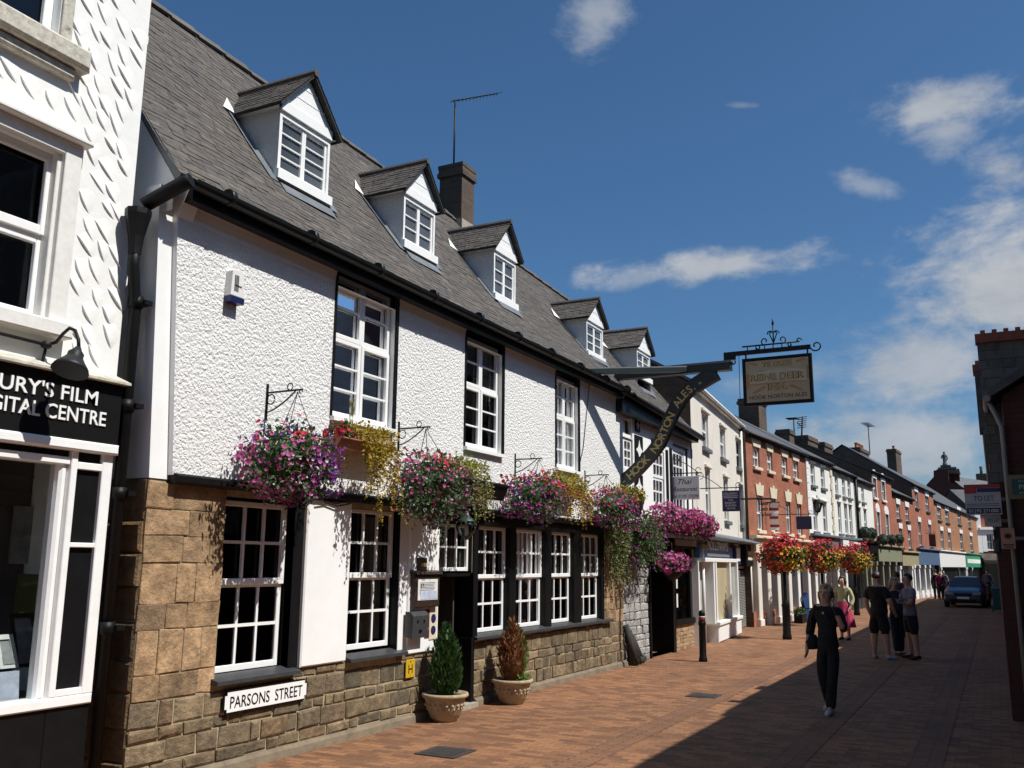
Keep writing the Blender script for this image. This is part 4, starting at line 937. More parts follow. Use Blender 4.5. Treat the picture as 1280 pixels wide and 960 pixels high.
# restaurant hanging sign and bracket
def hanging_sign(name, label, cat, x0, y0, x1, y1, Y, m, lines, lm, post=True, wallX=-6.44, frame=None, group=None):
    a, z1 = at_y(x0, y0, Y); b, z0 = at_y(x1, y1, Y); F = Fr((0, Y), (1, 0)); t = thing(name, label, cat, F.T((a+b)/2, 0, z0), group)
    mb = MB(F.T); mb.bbox(a, b, -.02, .02, z0, z1, .006); mb.build('board', m, t)
    if frame:
        mb = MB(F.T)
        for r in ((a-.01, a+.03, z0-.01, z1+.01), (b-.03, b+.01, z0-.01, z1+.01), (a+.03, b-.03, z0-.01, z0+.03), (a+.03, b-.03, z1-.03, z1+.01)): mb.bbox(r[0], r[1], -.025, .027, r[2], r[3])
        mb.build('frame', frame, t)
    if lines:
        for txt, fz, sz, fw, sh in lines:
            mb = MB(F.T)
            if txt == '=': mb.box((a+b)/2-(b-a)*fw/2, (a+b)/2+(b-a)*fw/2, .021, .0225, z0+(z1-z0)*fz, z0+(z1-z0)*(fz+sz))
            else: mb.text(txt, (a+b)/2, z0+(z1-z0)*fz, (z1-z0)*sz, .0205, 'CENTER', .002, fit=(b-a)*fw, shear=sh, bold=.004)
            mb.build('lettering', lm, t)
    mb = MB(F.T)
    if post:
        mb.tube([(wallX-.02, 0, z1+.07), (b+.06, 0, z1+.07)], .014, 6)
        for x in (a+.08, b-.08): mb.tube([(x, 0, z1+.07), (x, 0, z1)], .008, 5)
        mb.tube([(wallX+.03, 0, z1-.1), (wallX+.03, 0, z1+.5)], .016, 6)
        pts = [(wallX+.03+.6*k/10, 0, z1+.40-.33*(k/10)**1.6) for k in range(11)]; mb.tube(pts, .009, 5)
        mb.tube([(wallX+.11+.08*math.cos(k*.5+PI), 0, z1+.38+.08*math.sin(k*.5)) for k in range(11)], .008, 5)
        mb.tube([(b-.02+.06*math.cos(k*.5), 0, z1+.13+.06*math.sin(k*.5)) for k in range(11)], .008, 5)
    mb.build('bracket', M['black_iron'], t)
    return t
greybd = mat('pale_grey_sign_board', (.72, .72, .72), .6, .08)
hanging_sign('restaurant_sign', 'pale grey hanging sign lettered Thai Restaurant on a scrolled bracket', 'sign', 839, 596, 875, 624, 20.4, greybd, [('Thai', .66, .24, .5, .35), ('Restaurant', .36, .20, .86, .35), ('Tel: 01295 270290', .08, .13, .92, .2)], M['black_paint'])
# ------------------------------------------------------------------ planting
def rdir():
    while True:
        v = Vector((ru(-1, 1), ru(-1, 1), ru(-1, 1)))
        if .05 < v.length < 1: return v.normalized()
def leaf(mb, p, d, L, W, mi=0, fold=.25):
    p = Vector(p); d = Vector(d).normalized(); s = d.cross(rdir())
    if s.length < .01: s = d.cross(Vector((1, 0, .3)))
    s.normalize(); n = d.cross(s); m = p+d*L*.5
    i = [mb.V(tuple(v)) for v in (p, m+s*W/2-n*fold*W, p+d*L-n*fold*W*.6, m-s*W/2-n*fold*W)]
    mb.F(i, mi)
def bloom(mb, p, d, r, mi=0, n=6):
    p = Vector(p); d = Vector(d).normalized(); a = d.orthogonal().normalized(); b = d.cross(a); o = ru(0, 6)
    c = mb.V(tuple(p-d*r*.35)); ring = [mb.V(tuple(p+(a*math.cos(o+2*PI*k/n)+b*math.sin(o+2*PI*k/n))*r*(1 if k % 2 else .82))) for k in range(n)]
    for k in range(n): mb.F((c, ring[k], ring[(k+1) % n]), mi)
def leafmat(name, cols, tr=.3): return island(name, [(k/(len(cols)-1), c) for k, c in enumerate(cols)], .55, .0, bump=0, trans=tr)
GR = leafmat('mid_green_leaves', [(.035, .075, .018), (.06, .115, .025), (.09, .14, .04), (.045, .085, .03)])
GY = leafmat('grey_green_leaves', [(.10, .13, .085), (.06, .09, .05), (.14, .17, .11), (.05, .08, .03)])
YE = leafmat('golden_leaves', [(.36, .26, .02), (.46, .34, .035), (.28, .22, .02), (.40, .22, .02), (.20, .19, .03)])
VA = leafmat('cream_edged_leaves', [(.34, .33, .10), (.12, .17, .04), (.42, .38, .16), (.22, .24, .06), (.25, .10, .06)])
LM = leafmat('yellow_green_leaves', [(.30, .30, .04), (.38, .36, .07), (.22, .26, .04), (.33, .24, .05)])
IV = leafmat('pale_ivy_leaves', [(.22, .25, .09), (.10, .15, .04), (.30, .30, .14), (.06, .10, .03)])
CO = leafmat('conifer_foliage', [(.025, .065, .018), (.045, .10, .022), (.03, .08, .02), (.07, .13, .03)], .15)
BR = leafmat('dead_brown_foliage', [(.20, .075, .025), (.30, .12, .045), (.14, .055, .02), (.24, .10, .05)], .15)
LI = leafmat('fresh_lime_foliage', [(.10, .19, .02), (.15, .24, .03), (.07, .14, .02)], .25)
def fl(name, cols): return island(name, [(k/max(1, len(cols)-1), c) for k, c in enumerate(cols)] if len(cols) > 1 else [(0, cols[0]), (1, cols[0])], .6, 0, bump=0, trans=.25)
PK = fl('pink_petunias', [(.42, .06, .22), (.52, .12, .32), (.34, .04, .16), (.50, .16, .34)])
PU = fl('purple_petunias', [(.22, .015, .19), (.30, .03, .24), (.13, .012, .22), (.24, .02, .14)])
VI = fl('violet_petunias', [(.09, .02, .24), (.14, .04, .30), (.06, .015, .16)])
RD = fl('red_geraniums', [(.50, .012, .03), (.58, .03, .05), (.42, .01, .05)])
WH = fl('white_flowers', [(.62, .62, .60), (.55, .55, .58)])
MG = fl('magenta_petunias', [(.34, .012, .13), (.42, .03, .18), (.26, .01, .11), (.44, .05, .22)])
OR = fl('orange_red_flowers', [(.50, .02, .02), (.56, .06, .015), (.40, .012, .03), (.55, .16, .02)])
YF = fl('yellow_flowers', [(.58, .40, .02), (.62, .30, .015), (.50, .42, .05)])

def cloud(parent, c, R, leaves, flowers, name='foliage', droop=0, lsize=.06, zones=None, core=True):
    """a mound of leaves with blooms on the outside: c centre, R radii; leaves [(material, count)], flowers [(material, count, radius, zone)]"""
    c = Vector(c)
    for m, n in leaves:
        mb = MB()
        for _ in range(n):
            d = rdir(); k = ru(.35, 1.0)**.6*ru(.85, 1.06)
            lump = 1+.16*math.sin(d.x*5+c.y*3)*math.cos(d.z*6+c.x)+.10*math.sin(d.y*9+d.z*7)
            p = c+Vector((d.x*R[0], d.y*R[1], d.z*R[2]))*k*lump
            if droop and d.z < 0: p.z -= droop*rnd()*rnd()
            leaf(mb, p, d*.7+rdir()*.8+Vector((0, 0, -.2)), lsize*ru(.6, 1.3), lsize*ru(.35, .7))
        mb.build(name, m, parent, recalc=False)
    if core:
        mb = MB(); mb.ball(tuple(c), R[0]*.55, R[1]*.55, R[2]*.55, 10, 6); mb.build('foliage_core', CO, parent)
    for m, n, r, zone in flowers:
        mb = MB(); k = 0
        while k < n:
            d = rdir()
            if zone and not zone(d): continue
            k += 1
            lump = 1+.16*math.sin(d.x*5+c.y*3)*math.cos(d.z*6+c.x)+.10*math.sin(d.y*9+d.z*7)
            p = c+Vector((d.x*R[0], d.y*R[1], d.z*R[2]))*ru(.86, 1.1)*lump
            if droop and d.z < -.2: p.z -= droop*rnd()*.4
            bloom(mb, p, d+rdir()*.6+Vector((.3, -.1, .1)), r*ru(.65, 1.15))
        mb.build('blossom', m, parent, recalc=False)
def trail(parent, p0, p1, n, L, m, name='trailing_stem', ls=.05, spread=.06):
    """hanging leafy strands between two points"""
    mb = MB()
    for k in range(n):
        f = rnd(); p = Vector(p0).lerp(Vector(p1), f)+Vector((ru(-.02, .1), ru(-.04, .04), ru(-.05, .05))); l = L*ru(.35, 1.05); q = p.copy()
        dx, dy = ru(-.02, .06), ru(-.03, .03)
        for j in range(int(l/.022)):
            q = q+Vector((dx*.05+ru(-.008, .008), dy*.05+ru(-.008, .008), -.022)); leaf(mb, q, Vector((ru(-.3, 1), ru(-1, 1), ru(-.9, .3))), ls*ru(.6, 1.2), ls*ru(.4, .7))
    mb.build(name, m, parent, recalc=False)

# hanging baskets along the inn ---------------------------------------------
# pixel centre, radii in pixels, pixel of the bracket's wall end
BK = [((364, 577), 60, 49, (336, 480), 'pink and purple'), ((541, 606), 47, 44, (500, 527), 'mixed'), ((672, 620), 38, 31, (645, 567), 'red purple'), ((767, 633), 31, 26, (732, 588), 'pink')]
labs = ['large hanging basket of pink, purple and white petunias nearest the alarm box', 'hanging basket of pink petunias and grey foliage above the inn doorway', 'hanging basket of red geraniums and purple petunias between two upper windows', 'small hanging basket of purple and red flowers below the curved sign beam']
brl = ['wrought iron bracket carrying the large pink and purple basket nearest the corner', 'wrought iron bracket carrying the basket above the inn doorway', 'wrought iron bracket carrying the red geranium basket', 'wrought iron bracket carrying the basket below the curved sign beam']
for (cp, rx, rz, bp, kind), lb, bl_ in zip(BK, labs, brl):
    w = .40; u, z = PF.px(*cp, w); ub_, zb2 = PF.px(*bp, .08)
    ue, ze_ = PF.px(cp[0]+rx, cp[1], w); ru_ = (ue-PF.px(cp[0]-rx, cp[1], w)[0])/2*.86; rz_ = (PF.px(cp[0], cp[1]-rz, w)[1]-PF.px(cp[0], cp[1]+rz, w)[1])/2*.95
    br = thing('hanging_bracket', bl_, 'bracket', PF.T(u, .06, zb2-.35), 'wrought iron brackets on the inn')
    mb = MB(PF.T); zt_ = zb2-.09
    mb.box(ub_-.012, ub_+.012, .062, .075, zb2-.36, zb2); mb.build('wall_plate', M['black_iron'], br)
    mb = MB(PF.T); mb.tube([(ub_, .07, zt_), (ub_+.0, .52, zt_)], .010, 6)
    mb.tube([(ub_, .07, zt_-.2)]+[(ub_, .07+.36*k/8, zt_-.2+.19*(k/8)**1.5) for k in range(1, 9)], .008, 5)
    mb.tube([(ub_, .12+.05*math.cos(k*.55), zt_-.07+.05*math.sin(k*.55)) for k in range(12)], .007, 5)
    mb.tube([(ub_, .36+.035*math.cos(k*.55), zt_+.04+.035*math.sin(k*.55)) for k in range(12)], .006, 5)
    mb.tube([(ub_, .5+.02*math.cos(k*.6), zt_-.02+.02*math.sin(k*.6)) for k in range(9)], .006, 5); mb.build('arm', M['black_iron'], br)
    hb = thing('hanging_basket', lb, 'hanging basket', PF.T(u, w, z-rz_), 'hanging baskets along the inn')
    mb = MB(PF.T)
    for k in range(3):
        a = k*2*PI/3+.4; mb.tube([(ub_, .46, zt_-.02), (u+ru_*.55*math.cos(a), w+.22*math.sin(a), z+rz_*.3)], .005, 4)
    mb.build('chain', M['black_iron'], hb)
    cW = PF.T(u, w, z); R = (.34, ru_, rz_); a = ru_*rz_/.25
    toR = lambda d: d.y
    if kind == 'pink and purple':
        cloud(hb, cW, R, [(GR, 1500), (GY, 700)], [(PK, 230, .027, lambda d: d.y < .05 and d.z < .5), (PU, 700, .021, lambda d: d.y > -.15 and d.z < .45), (WH, 110, .018, lambda d: d.z < .2), (VI, 170, .024, lambda d: d.y > .3), (RD, 40, .035, lambda d: d.z > .55), (VI, 40, .024, lambda d: d.z > .4)], droop=.1)
    elif kind == 'mixed':
        cloud(hb, cW, R, [(GR, 900), (GY, 1500)], [(PK, 130, .028, lambda d: d.z > -.3), (MG, 130, .026, None), (RD, 35, .032, lambda d: d.z > .5), (WH, 70, .018, lambda d: d.y < 0), (PU, 60, .026, lambda d: d.y > .3)], droop=.22)
    elif kind == 'red purple':
        cloud(hb, cW, R, [(GR, 900), (GY, 700)], [(RD, 90, .036, lambda d: d.z > .1), (PU, 160, .028, lambda d: d.z < .4), (VI, 90, .028, None), (PK, 110, .028, lambda d: d.y < .3)], droop=.12)
    else:
        cloud(hb, cW, R, [(GR, 800), (GY, 450)], [(PU, 130, .03, lambda d: d.z < .4), (PK, 170, .03, None), (RD, 60, .034, lambda d: d.z > -.2), (MG, 60, .03, None)], droop=.14)
    mb = MB(PF.T); mb.lathe([(.05, -rz_*.5), (.2, -rz_*.3), (.27, 0), (.28, .03)], (u, w, z), 12); mb.build('basket', M['wood_dark'], hb)
    if kind == 'mixed': trail(hb, PF.T(u-.1, w, z-rz_*.6), PF.T(u+.35, w, z-rz_*.6), 10, .5, GY, ls=.04)
# window boxes ---------------------------------------------------------------
def wbox(name, label, x0, x1, ytop, ybot, m, deep=.26, w0=.08):
    a, zt_ = PF.px(x0, ytop, w0+deep); b, zb_2 = PF.px(x1, ybot, w0+deep)
    t = thing(name, label, 'window box', PF.T((a+b)/2, .1, zb_2), 'planted boxes below the upper windows')
    mb = MB(PF.T); h = zt_-zb_2
    mb.prism([(w0, zb_2+.02), (w0+deep*.7, zb_2), (w0+deep*.95, zb_2+h*.85), (w0+deep, zb_2+h*.86), (w0+deep, zt_), (w0, zt_)], a, b, 0)
    mb.build('trough', m, t, bevel=.008)
    mb = MB(PF.T); mb.box(a+.02, b-.02, w0+.02, w0+deep-.03, zt_-.02, zt_+.012); mb.build('soil', M['soil'], t)
    return t, a, b, zt_
t, a, b, zt_ = wbox('window_box', 'terracotta window box trailing golden creepers under the first upper window', 428, 494, 545, 572, M['terracotta'])
for k, f in enumerate((.35, .55, .75, .92)): cloud(t, PF.T(a+(b-a)*f, .22, zt_+.07), (.16, .16, .13), [(YE, 260)], [], core=False, lsize=.05)
trail(t, PF.T(a+(b-a)*.35, .36, zt_), PF.T(b, .36, zt_), 46, .62, YE, ls=.055); trail(t, PF.T(a+(b-a)*.45, .38, zt_), PF.T(b-.05, .38, zt_), 9, 1.0, YE, ls=.04)
cloud(t, PF.T(a+.12, .22, zt_+.05), (.13, .14, .12), [(GR, 160)], [(RD, 34, .04, lambda d: d.z > -.1)], core=False); 
mb = MB()
for k in range(60): p = Vector(PF.T(a+(b-a)*.33+ru(-.02, .02), .2+ru(-.02, .02), zt_+.1+.3*rnd())); leaf(mb, p, Vector((ru(-.2, .2), ru(-.2, .2), 1)), .09, .012)
mb.build('grass_plume', VA, t)
t, a, b, zt_ = wbox('window_box', 'long black trough of cream and green trailing plants under the second upper window', 549, 637, 592, 626, M['black_paint'], .34)
for f in (.12, .3, .48, .66): cloud(t, PF.T(a+(b-a)*f, .25, zt_+.10), (.2, .22, .19), [(VA, 200), (LM, 300)], [], core=False, lsize=.055)
trail(t, PF.T(a+(b-a)*.42, .42, zt_), PF.T(a+(b-a)*.66, .42, zt_), 34, .60, VA, ls=.04)
cloud(t, PF.T(a+.1, .28, zt_+.1), (.13, .14, .12), [(GR, 130)], [(RD, 40, .04, None)], core=False)
t, a, b, zt_ = wbox('window_box', 'window box of yellow trailing creepers under the third upper window', 690, 733, 603, 625, M['terracotta'])
for f in (.15, .4, .65, .9): cloud(t, PF.T(a+(b-a)*f, .24, zt_+.07), (.17, .17, .15), [(YE, 260), (LI, 60)], [], core=False, lsize=.055)
trail(t, PF.T(a+(b-a)*.3, .38, zt_), PF.T(b, .38, zt_), 40, .62, YE, ls=.05)
t, a, b, zt_ = wbox('window_box', 'window box of yellow flowers and terracotta below the fourth upper window', 778, 806, 622, 645, M['black_paint'], .3)
for f in (.15, .5, .85): cloud(t, PF.T(a+(b-a)*f, .26, zt_+.1), (.2, .2, .17), [(LI, 200), (YE, 160)], [(YF, 22, .04, None)], core=False, lsize=.06)
# climbing ivy on the last pier, mixed blooms and pink baskets by the restaurant
t = thing('climbing_ivy', 'pale variegated ivy spilling down the end pier of the golden stone', 'ivy', PF.T(*at(770, 705, .1)))
u, z = PF.px(774, 676, .2); cloud(t, PF.T(u, .16, z), (.26, .42, .30), [(IV, 1300)], [], core=False, lsize=.06, droop=.2)
trail(t, PF.T(u-.4, .14, z-.1), PF.T(u+.45, .16, z-.1), 40, .75, IV, ls=.055)
t = thing('hanging_basket', 'trailing basket of purple and green plants between the ivy and restaurant door', 'hanging basket', PF.T(*at(808, 710, .3)), 'hanging baskets along the inn')
u, z = PF.px(806, 672, .35); ur = PF.px(826, 672, .35)[0]-u
cloud(t, PF.T(u, .35, z), (.34, ur*.95, .5), [(GR, 1200), (GY, 500), (LI, 180)], [(MG, 80, .035, lambda d: d.z > 0), (PU, 110, .035, lambda d: d.z < .1), (PK, 60, .035, lambda d: d.y > .2)], droop=.25, lsize=.07)
mb = MB(PF.T); mb.tube([(u, .35, z+.4), (u, .3, 3.1), (u, -.02, 3.1)], .012, 5); mb.build('bracket', M['black_iron'], t)
t = thing('hanging_basket', 'small black bowl of bright pink petunias over the restaurant shop window', 'hanging basket', PF.T(*at(839, 716, .3)), 'hanging baskets along the inn')
u, z = PF.px(840, 703, .35); cloud(t, PF.T(u, .35, z), (.3, .72, .19), [(GR, 500)], [(PK, 190, .05, lambda d: d.x > -.4), (MG, 60, .05, None)], droop=.1, lsize=.07)
mb = MB(PF.T); mb.lathe([(.06, -.38), (.2, -.26), (.28, -.06), (.28, 0)], (u, .35, z), 12); mb.build('bowl', M['black_iron'], t)
mb = MB(PF.T); mb.tube([(u, .35, z), (u, .35, zr0-.3)], .008, 5); mb.build('chain', M['black_iron'], t)
t = thing('flower_trough', 'long trough overflowing with magenta petunias on the pent roof of the restaurant', 'flower box', PF.T(*at(850, 668, .2)))
a, b = PF.px(822, 652, .3)[0], PF.px(884, 652, .3)[0]; z = PF.px(852, 655, .3)[1]
for k in range(7):
    f = (k+.5)/7; zz_ = PF.px(822+62*f, 648+14*f, .3)[1]; cloud(t, PF.T(a+(b-a)*f, .32, zz_+.05), (.30, .42, .29), [(GR, 260)], [(MG if k > 1 else PK, 150, .045, lambda d: d.x > -.5), (PK, 26, .05, None)], core=False, lsize=.075)
mb = MB(PF.T); mb.box(a+.1, b-.1, .04, .3, zr0-.12, zr0+.08); mb.build('trough', M['black_paint'], t)

# potted conifers -------------------------------------------------------------
def stone_pot(cx, cy, r, h, label):
    t = thing('plant_pot', label, 'plant pot', (cx, cy, 0), 'stone pots at the inn door'); mb = MB()
    mb.lathe([(r*.55, 0), (r*.60, .03), (r*.66, h*.12), (r*.82, h*.5), (r*.93, h*.8), (r*.95, h*.84), (r*1.05, h*.86), (r*1.08, h*.93), (r*1.05, h), (r*.94, h*1.0), (r*.9, h*.9)], (cx, cy, 0), 28); mb.build('bowl', M['pot_stone'], t)
    mb = MB()
    for k in range(20):
        a = 2*PI*k/20; mb.ball((cx+r*.87*math.cos(a), cy+r*.87*math.sin(a), h*.60), .022, .022, .02, 6, 4); mb.ball((cx+r*.80*math.cos(a+.15), cy+r*.80*math.sin(a+.15), h*.46), .015, .015, .02, 6, 4)
    mb.build('garland', M['pot_stone'], t)
    mb = MB(); mb.lathe([(r*.92, h*.9), (r*.5, h*.93), (.02, h*.94)], (cx, cy, 0), 18); mb.build('soil', M['soil'], t)
    return t
def conifer(cx, cy, z0, r, h, label, cols, n):
    t = thing('potted_conifer', label, 'conifer', (cx, cy, z0)); mb = MB(); mb.tube([(cx, cy, z0-.05), (cx, cy, z0+h*.8)], [.03, .01], 6); mb.build('stem', M['wood_dark'], t)
    prof = lambda f: (math.sin(PI*min(1, (f*.86+.12)))**.8)*(1-f**3*.55)
    spires = [(0, 0, 1.0, .0)]+[(ru(-.5, .5), ru(-.5, .5), ru(.6, .9), 0) for _ in range(7)]
    for m, zone in cols:
        mb = MB(); k = 0
        while k < n//len(cols):
            sx, sy, sh, _ = random.choice(spires); f = rnd()**.8; a = ru(0, 2*PI); rr = r*prof(f)*(.55 if sh < .99 else 1)*ru(.55, 1.05)**.5
            p = Vector((cx+sx*r*.9*(1-f*.5)+rr*math.cos(a), cy+sy*r*.7*(1-f*.5)+rr*math.sin(a), z0+.02+f*h*sh))
            if zone and not zone((p.x-cx)/r, (p.y-cy)/r, f): continue
            k += 1
            leaf(mb, p, Vector((math.cos(a)*.5, math.sin(a)*.5, 1))+rdir()*.35, ru(.05, .10), ru(.016, .03), 0, .1)
        mb.build('foliage', m, t, recalc=False)
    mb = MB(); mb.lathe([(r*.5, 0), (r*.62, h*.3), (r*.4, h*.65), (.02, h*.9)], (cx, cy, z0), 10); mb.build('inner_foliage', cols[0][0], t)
    return t
pc = gnd(557, 904); k1 = (pc[0]-.10, pc[1]+.14)
_d = SHOP_DISPLAY
t = thing('window_flowers', 'mixed flowers and jars displayed inside the restaurant shop window', 'flowers', PF.T((_d[0]+_d[1])/2, -.25, _d[2]))
for k in range(5): cloud(t, PF.T(_d[0]+.2+(_d[1]-_d[0]-.4)*k/4, -.28, _d[2]+ru(.25, .8)), (.14, .22, .2), [(GR, 70)], [((RD, YF, WH, OR, PK)[k], 26, .05, lambda d: d.x > 0)], core=False, lsize=.08)
stone_pot(*k1, .27, .33, 'sandy stone pot with a garland, standing left of the inn door')
conifer(*k1, .30, .20, .80, 'deep green pointed conifer in the stone pot left of the inn door', [(CO, None), (CO, None)], 5200)
pc = gnd(642, 882); k2 = (pc[0]-.10, pc[1]+.15)
stone_pot(*k2, .27, .33, 'grey brown stone pot with a garland, standing right of the inn door')
conifer(*k2, .30, .22, .78, 'half dead brown conifer with a green side in the pot right of the inn door', [(BR, lambda x, y, f: y < .3), (BR, lambda x, y, f: y < .4), (BR, lambda x, y, f: y < .35), (LI, lambda x, y, f: y > .2 and f < .9), (CO, lambda x, y, f: y > .05 and f < .8), (LI, lambda x, y, f: y > .1), (LI, lambda x, y, f: y > .15)], 4800)
t = thing('trailing_weed', 'tuft of fresh lime green leaves at the rim of the right hand stone pot', 'plant', (*k2, .33)); mb = MB(); mb.tube([(k2[0]+.12, k2[1]+.08, .28), (k2[0]+.13, k2[1]+.09, .38)], .006, 5); mb.build('stem', LI, t); cloud(t, (k2[0]+.12, k2[1]+.08, .35), (.1, .14, .04), [(LI, 200)], [], core=False, lsize=.045)
# ------------------------------------------------------------------ the terrace down the street
def vpdir(px):
    lo, hi = 640.0, 760.0
    for _ in range(60):
        m = (lo+hi)/2; d = ray(px, m)
        if d[2] > 0: lo = m
        else: hi = m
    d = ray(px, lo); n = math.hypot(d[0], d[1]); return (float(d[0]/n), float(d[1]/n))
CF = Fr((-6.42, Y2+.03), (-.085, .996))
RF = Fr((-6.88, 29.75), vpdir(1372))
def q3(x, y): return (860+x/3, 400+y/3)
def r3(F, x0, y0, x1, y1, w=0): return F.rect(*q3(x0, y0), *q3(x1, y1), w)
black_sash = mat('dark_sash_paint', (.05, .05, .055), .5)
def house(name, label, F, u0, u1, ze, wallm, wins, z_wall0=0.0, lintel=None, lint_m='stone_trim', sill_m='stone_trim', roofm='slate_plain', depth=8, rise=2.3, over=.13, frame='white_paint', pane='sky_glass', lwins=None, curtains=False, cat='house', fascia_m='black_paint'):
    h = thing(name, label, cat, F.T(u0, 0, 0)); mb = MB(F.T)
    holes = [[q[0], q[1], q[2], q[3]] for q in wins]
    wall_open(mb, u0, u1, z_wall0, ze, 0, holes, .11, 0)
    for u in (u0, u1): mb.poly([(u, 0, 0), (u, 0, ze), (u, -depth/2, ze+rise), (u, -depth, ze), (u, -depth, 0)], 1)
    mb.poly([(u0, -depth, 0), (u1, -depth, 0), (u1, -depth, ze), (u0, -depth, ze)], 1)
    mb.build('wall', [wallm, M['brick_chimney_shade']], h)  # side walls take the dark chimney brick to paint in their shade
    mb = MB(F.T)
    for s in (0, 1):
        a = (over if s == 0 else -depth-over); k = rise/(depth/2); ea = ze-over*k+.12
        mb.poly([(u0-.02, a, ea), (u1+.02, a, ea), (u1+.02, -depth/2, ze+rise+.12), (u0-.02, -depth/2, ze+rise+.12)]); mb.poly([(u0-.02, a, ea-.09), (u1+.02, a, ea-.09), (u1+.02, -depth/2, ze+rise+.03), (u0-.02, -depth/2, ze+rise+.03)])
        mb.poly([(u0-.02, a, ea), (u1+.02, a, ea), (u1+.02, a, ea-.09), (u0-.02, a, ea-.09)])
    for u in (u0-.02, u1+.02): mb.poly([(u, over, ze-over*k+.12), (u, -depth/2, ze+rise+.12), (u, -depth/2, ze+rise+.03), (u, over, ze-over*k+.03)])
    mb.build('roof', M[roofm], h)
    mb = MB(F.T); mb.box(u0+.01, u1-.01, .004, over-.04, ze-.10, ze-.02); mb.tube([(u0, over+.02, ze-over*k+.05), (u1, over+.02, ze-over*k+.05)], .045, 6); mb.build('gutter', M[fascia_m], h)
    for q in wins:
        a, b, c, d = q; w_ = MB(F.T); f = .05
        for r in ((a, a+f, c, d), (b-f, b, c, d), (a+f, b-f, c, c+f), (a+f, b-f, d-f, d), (a+f, b-f, (c+d)/2-.025, (c+d)/2+.025)): w_.box(r[0], r[1], -.11, -.06, r[2], r[3])
        w_.box((a+b)/2-.014, (a+b)/2+.014, -.1, -.065, c+f, d-f)
        o = w_.build('window', M[frame], h)
        p = MB(F.T); p.poly([(a, -.105, c), (b, -.105, c), (b, -.105, d), (a, -.105, d)]); p.build('pane', M[pane], o)
        p = MB(F.T); p.bbox(a-.08, b+.08, .001, .09, c-.11, c-.002, .01); p.build('sill', M[sill_m], o)
        if lintel == 'key':
            p = MB(F.T); p.prism([(a-.02, d+.002), (b+.02, d+.002), (b+.14, d+.36), ((a+b)/2+.1, d+.36), ((a+b)/2+.11, d+.44), ((a+b)/2-.11, d+.44), ((a+b)/2-.1, d+.36), (a-.14, d+.36)], .001, .04, 1); p.build('lintel', M[lint_m], o)
        elif lintel == 'flat':
            p = MB(F.T); p.prism([(a-.04, d+.002), (b+.04, d+.002), (b+.12, d+.30), (a-.12, d+.30)], .001, .04, 1); p.build('lintel', M[lint_m], o)
        elif lintel == 'arch':
            p = MB(F.T); n = 8; p.prism([(a-.1, d-.0), (b+.1, d-.0)]+[((a+b)/2+(b-a+.2)/2*math.cos(PI*k/n), d+.02+.42*math.sin(PI*k/n)) for k in range(n+1)], .001, .05, 1); p.build('lintel', M[lint_m], o)
            p = MB(F.T)
            for s in (a-.09, b+.0): p.box(s, s+.09, .001, .035, c, d-.001)
            p.build('surround', M[lint_m], o)
        elif lintel == 'slim':
            p = MB(F.T); p.bbox(a-.06, b+.06, .001, .07, d+.03, d+.10, .01); p.build('lintel', wallm, o)
    return h
def chimney(h, F, u, w, x0, z0, z1, wd=.9, th=.6, m='brick_chimney_shade', pots=3, pm='terracotta'):
    mb = MB(F.T); mb.box(u-wd/2, u+wd/2, w-th/2, w+th/2, z0, z1-.25); mb.box(u-wd/2-.06, u+wd/2+.06, w-th/2-.06, w+th/2+.06, z1-.25, z1-.12); mb.box(u-wd/2-.02, u+wd/2+.02, w-th/2-.02, w+th/2+.02, z1-.12, z1)
    c = mb.build('chimney', M[m], h)
    for k in range(pots):
        mb = MB(F.T); mb.lathe([(.10, 0), (.12, .03), (.09, .12), (.10, .34), (.12, .36), (.12, .40)], (u+(k-(pots-1)/2)*.32, w, z1-.01), 8); mb.build('chimney_pot', M[pm], c)
def shopfront(h, F, u0, u1, z1, zf, fm, pm, sm, cols, pil=.2, base=.45, glassm='dark_glass', wtxt=None, txtm=None):
    mb = MB(F.T); mb.bbox(u0+.02, u1-.02, -.05, .12, zf, z1, .015); mb.bbox(u0, u1, -.05, .24, z1, z1+.10, .02); f = mb.build('fascia', fm, h)
    if wtxt:
        mb = MB(F.T); mb.text(wtxt, (u0+u1)/2, zf+(z1-zf)*.28, (z1-zf)*.42, .12, 'CENTER', .004, fit=(u1-u0)*.7, bold=.01); mb.build('lettering', txtm or M['white_paint'], f)
    mb = MB(F.T); mb.poly([(u0, -.12, base), (u1, -.12, base), (u1, -.12, zf), (u0, -.12, zf)]); mb.build('shop_window', M[glassm], h)
    mb = MB(F.T); mb.box(u0+.02, u1-.02, -.1, .02, 0, base); mb.build('stall_riser', sm, h)
    for u in cols:
        mb = MB(F.T); mb.bbox(u-pil/2, u+pil/2, -.11, .13, .0, zf-.002, .02); mb.bbox(u-pil/2-.03, u+pil/2+.03, -.10, .17, .0, .22, .02); mb.bbox(u-pil/2-.03, u+pil/2+.03, -.10, .17, zf-.2, zf-.003, .02); mb.build('pilaster', pm, h)

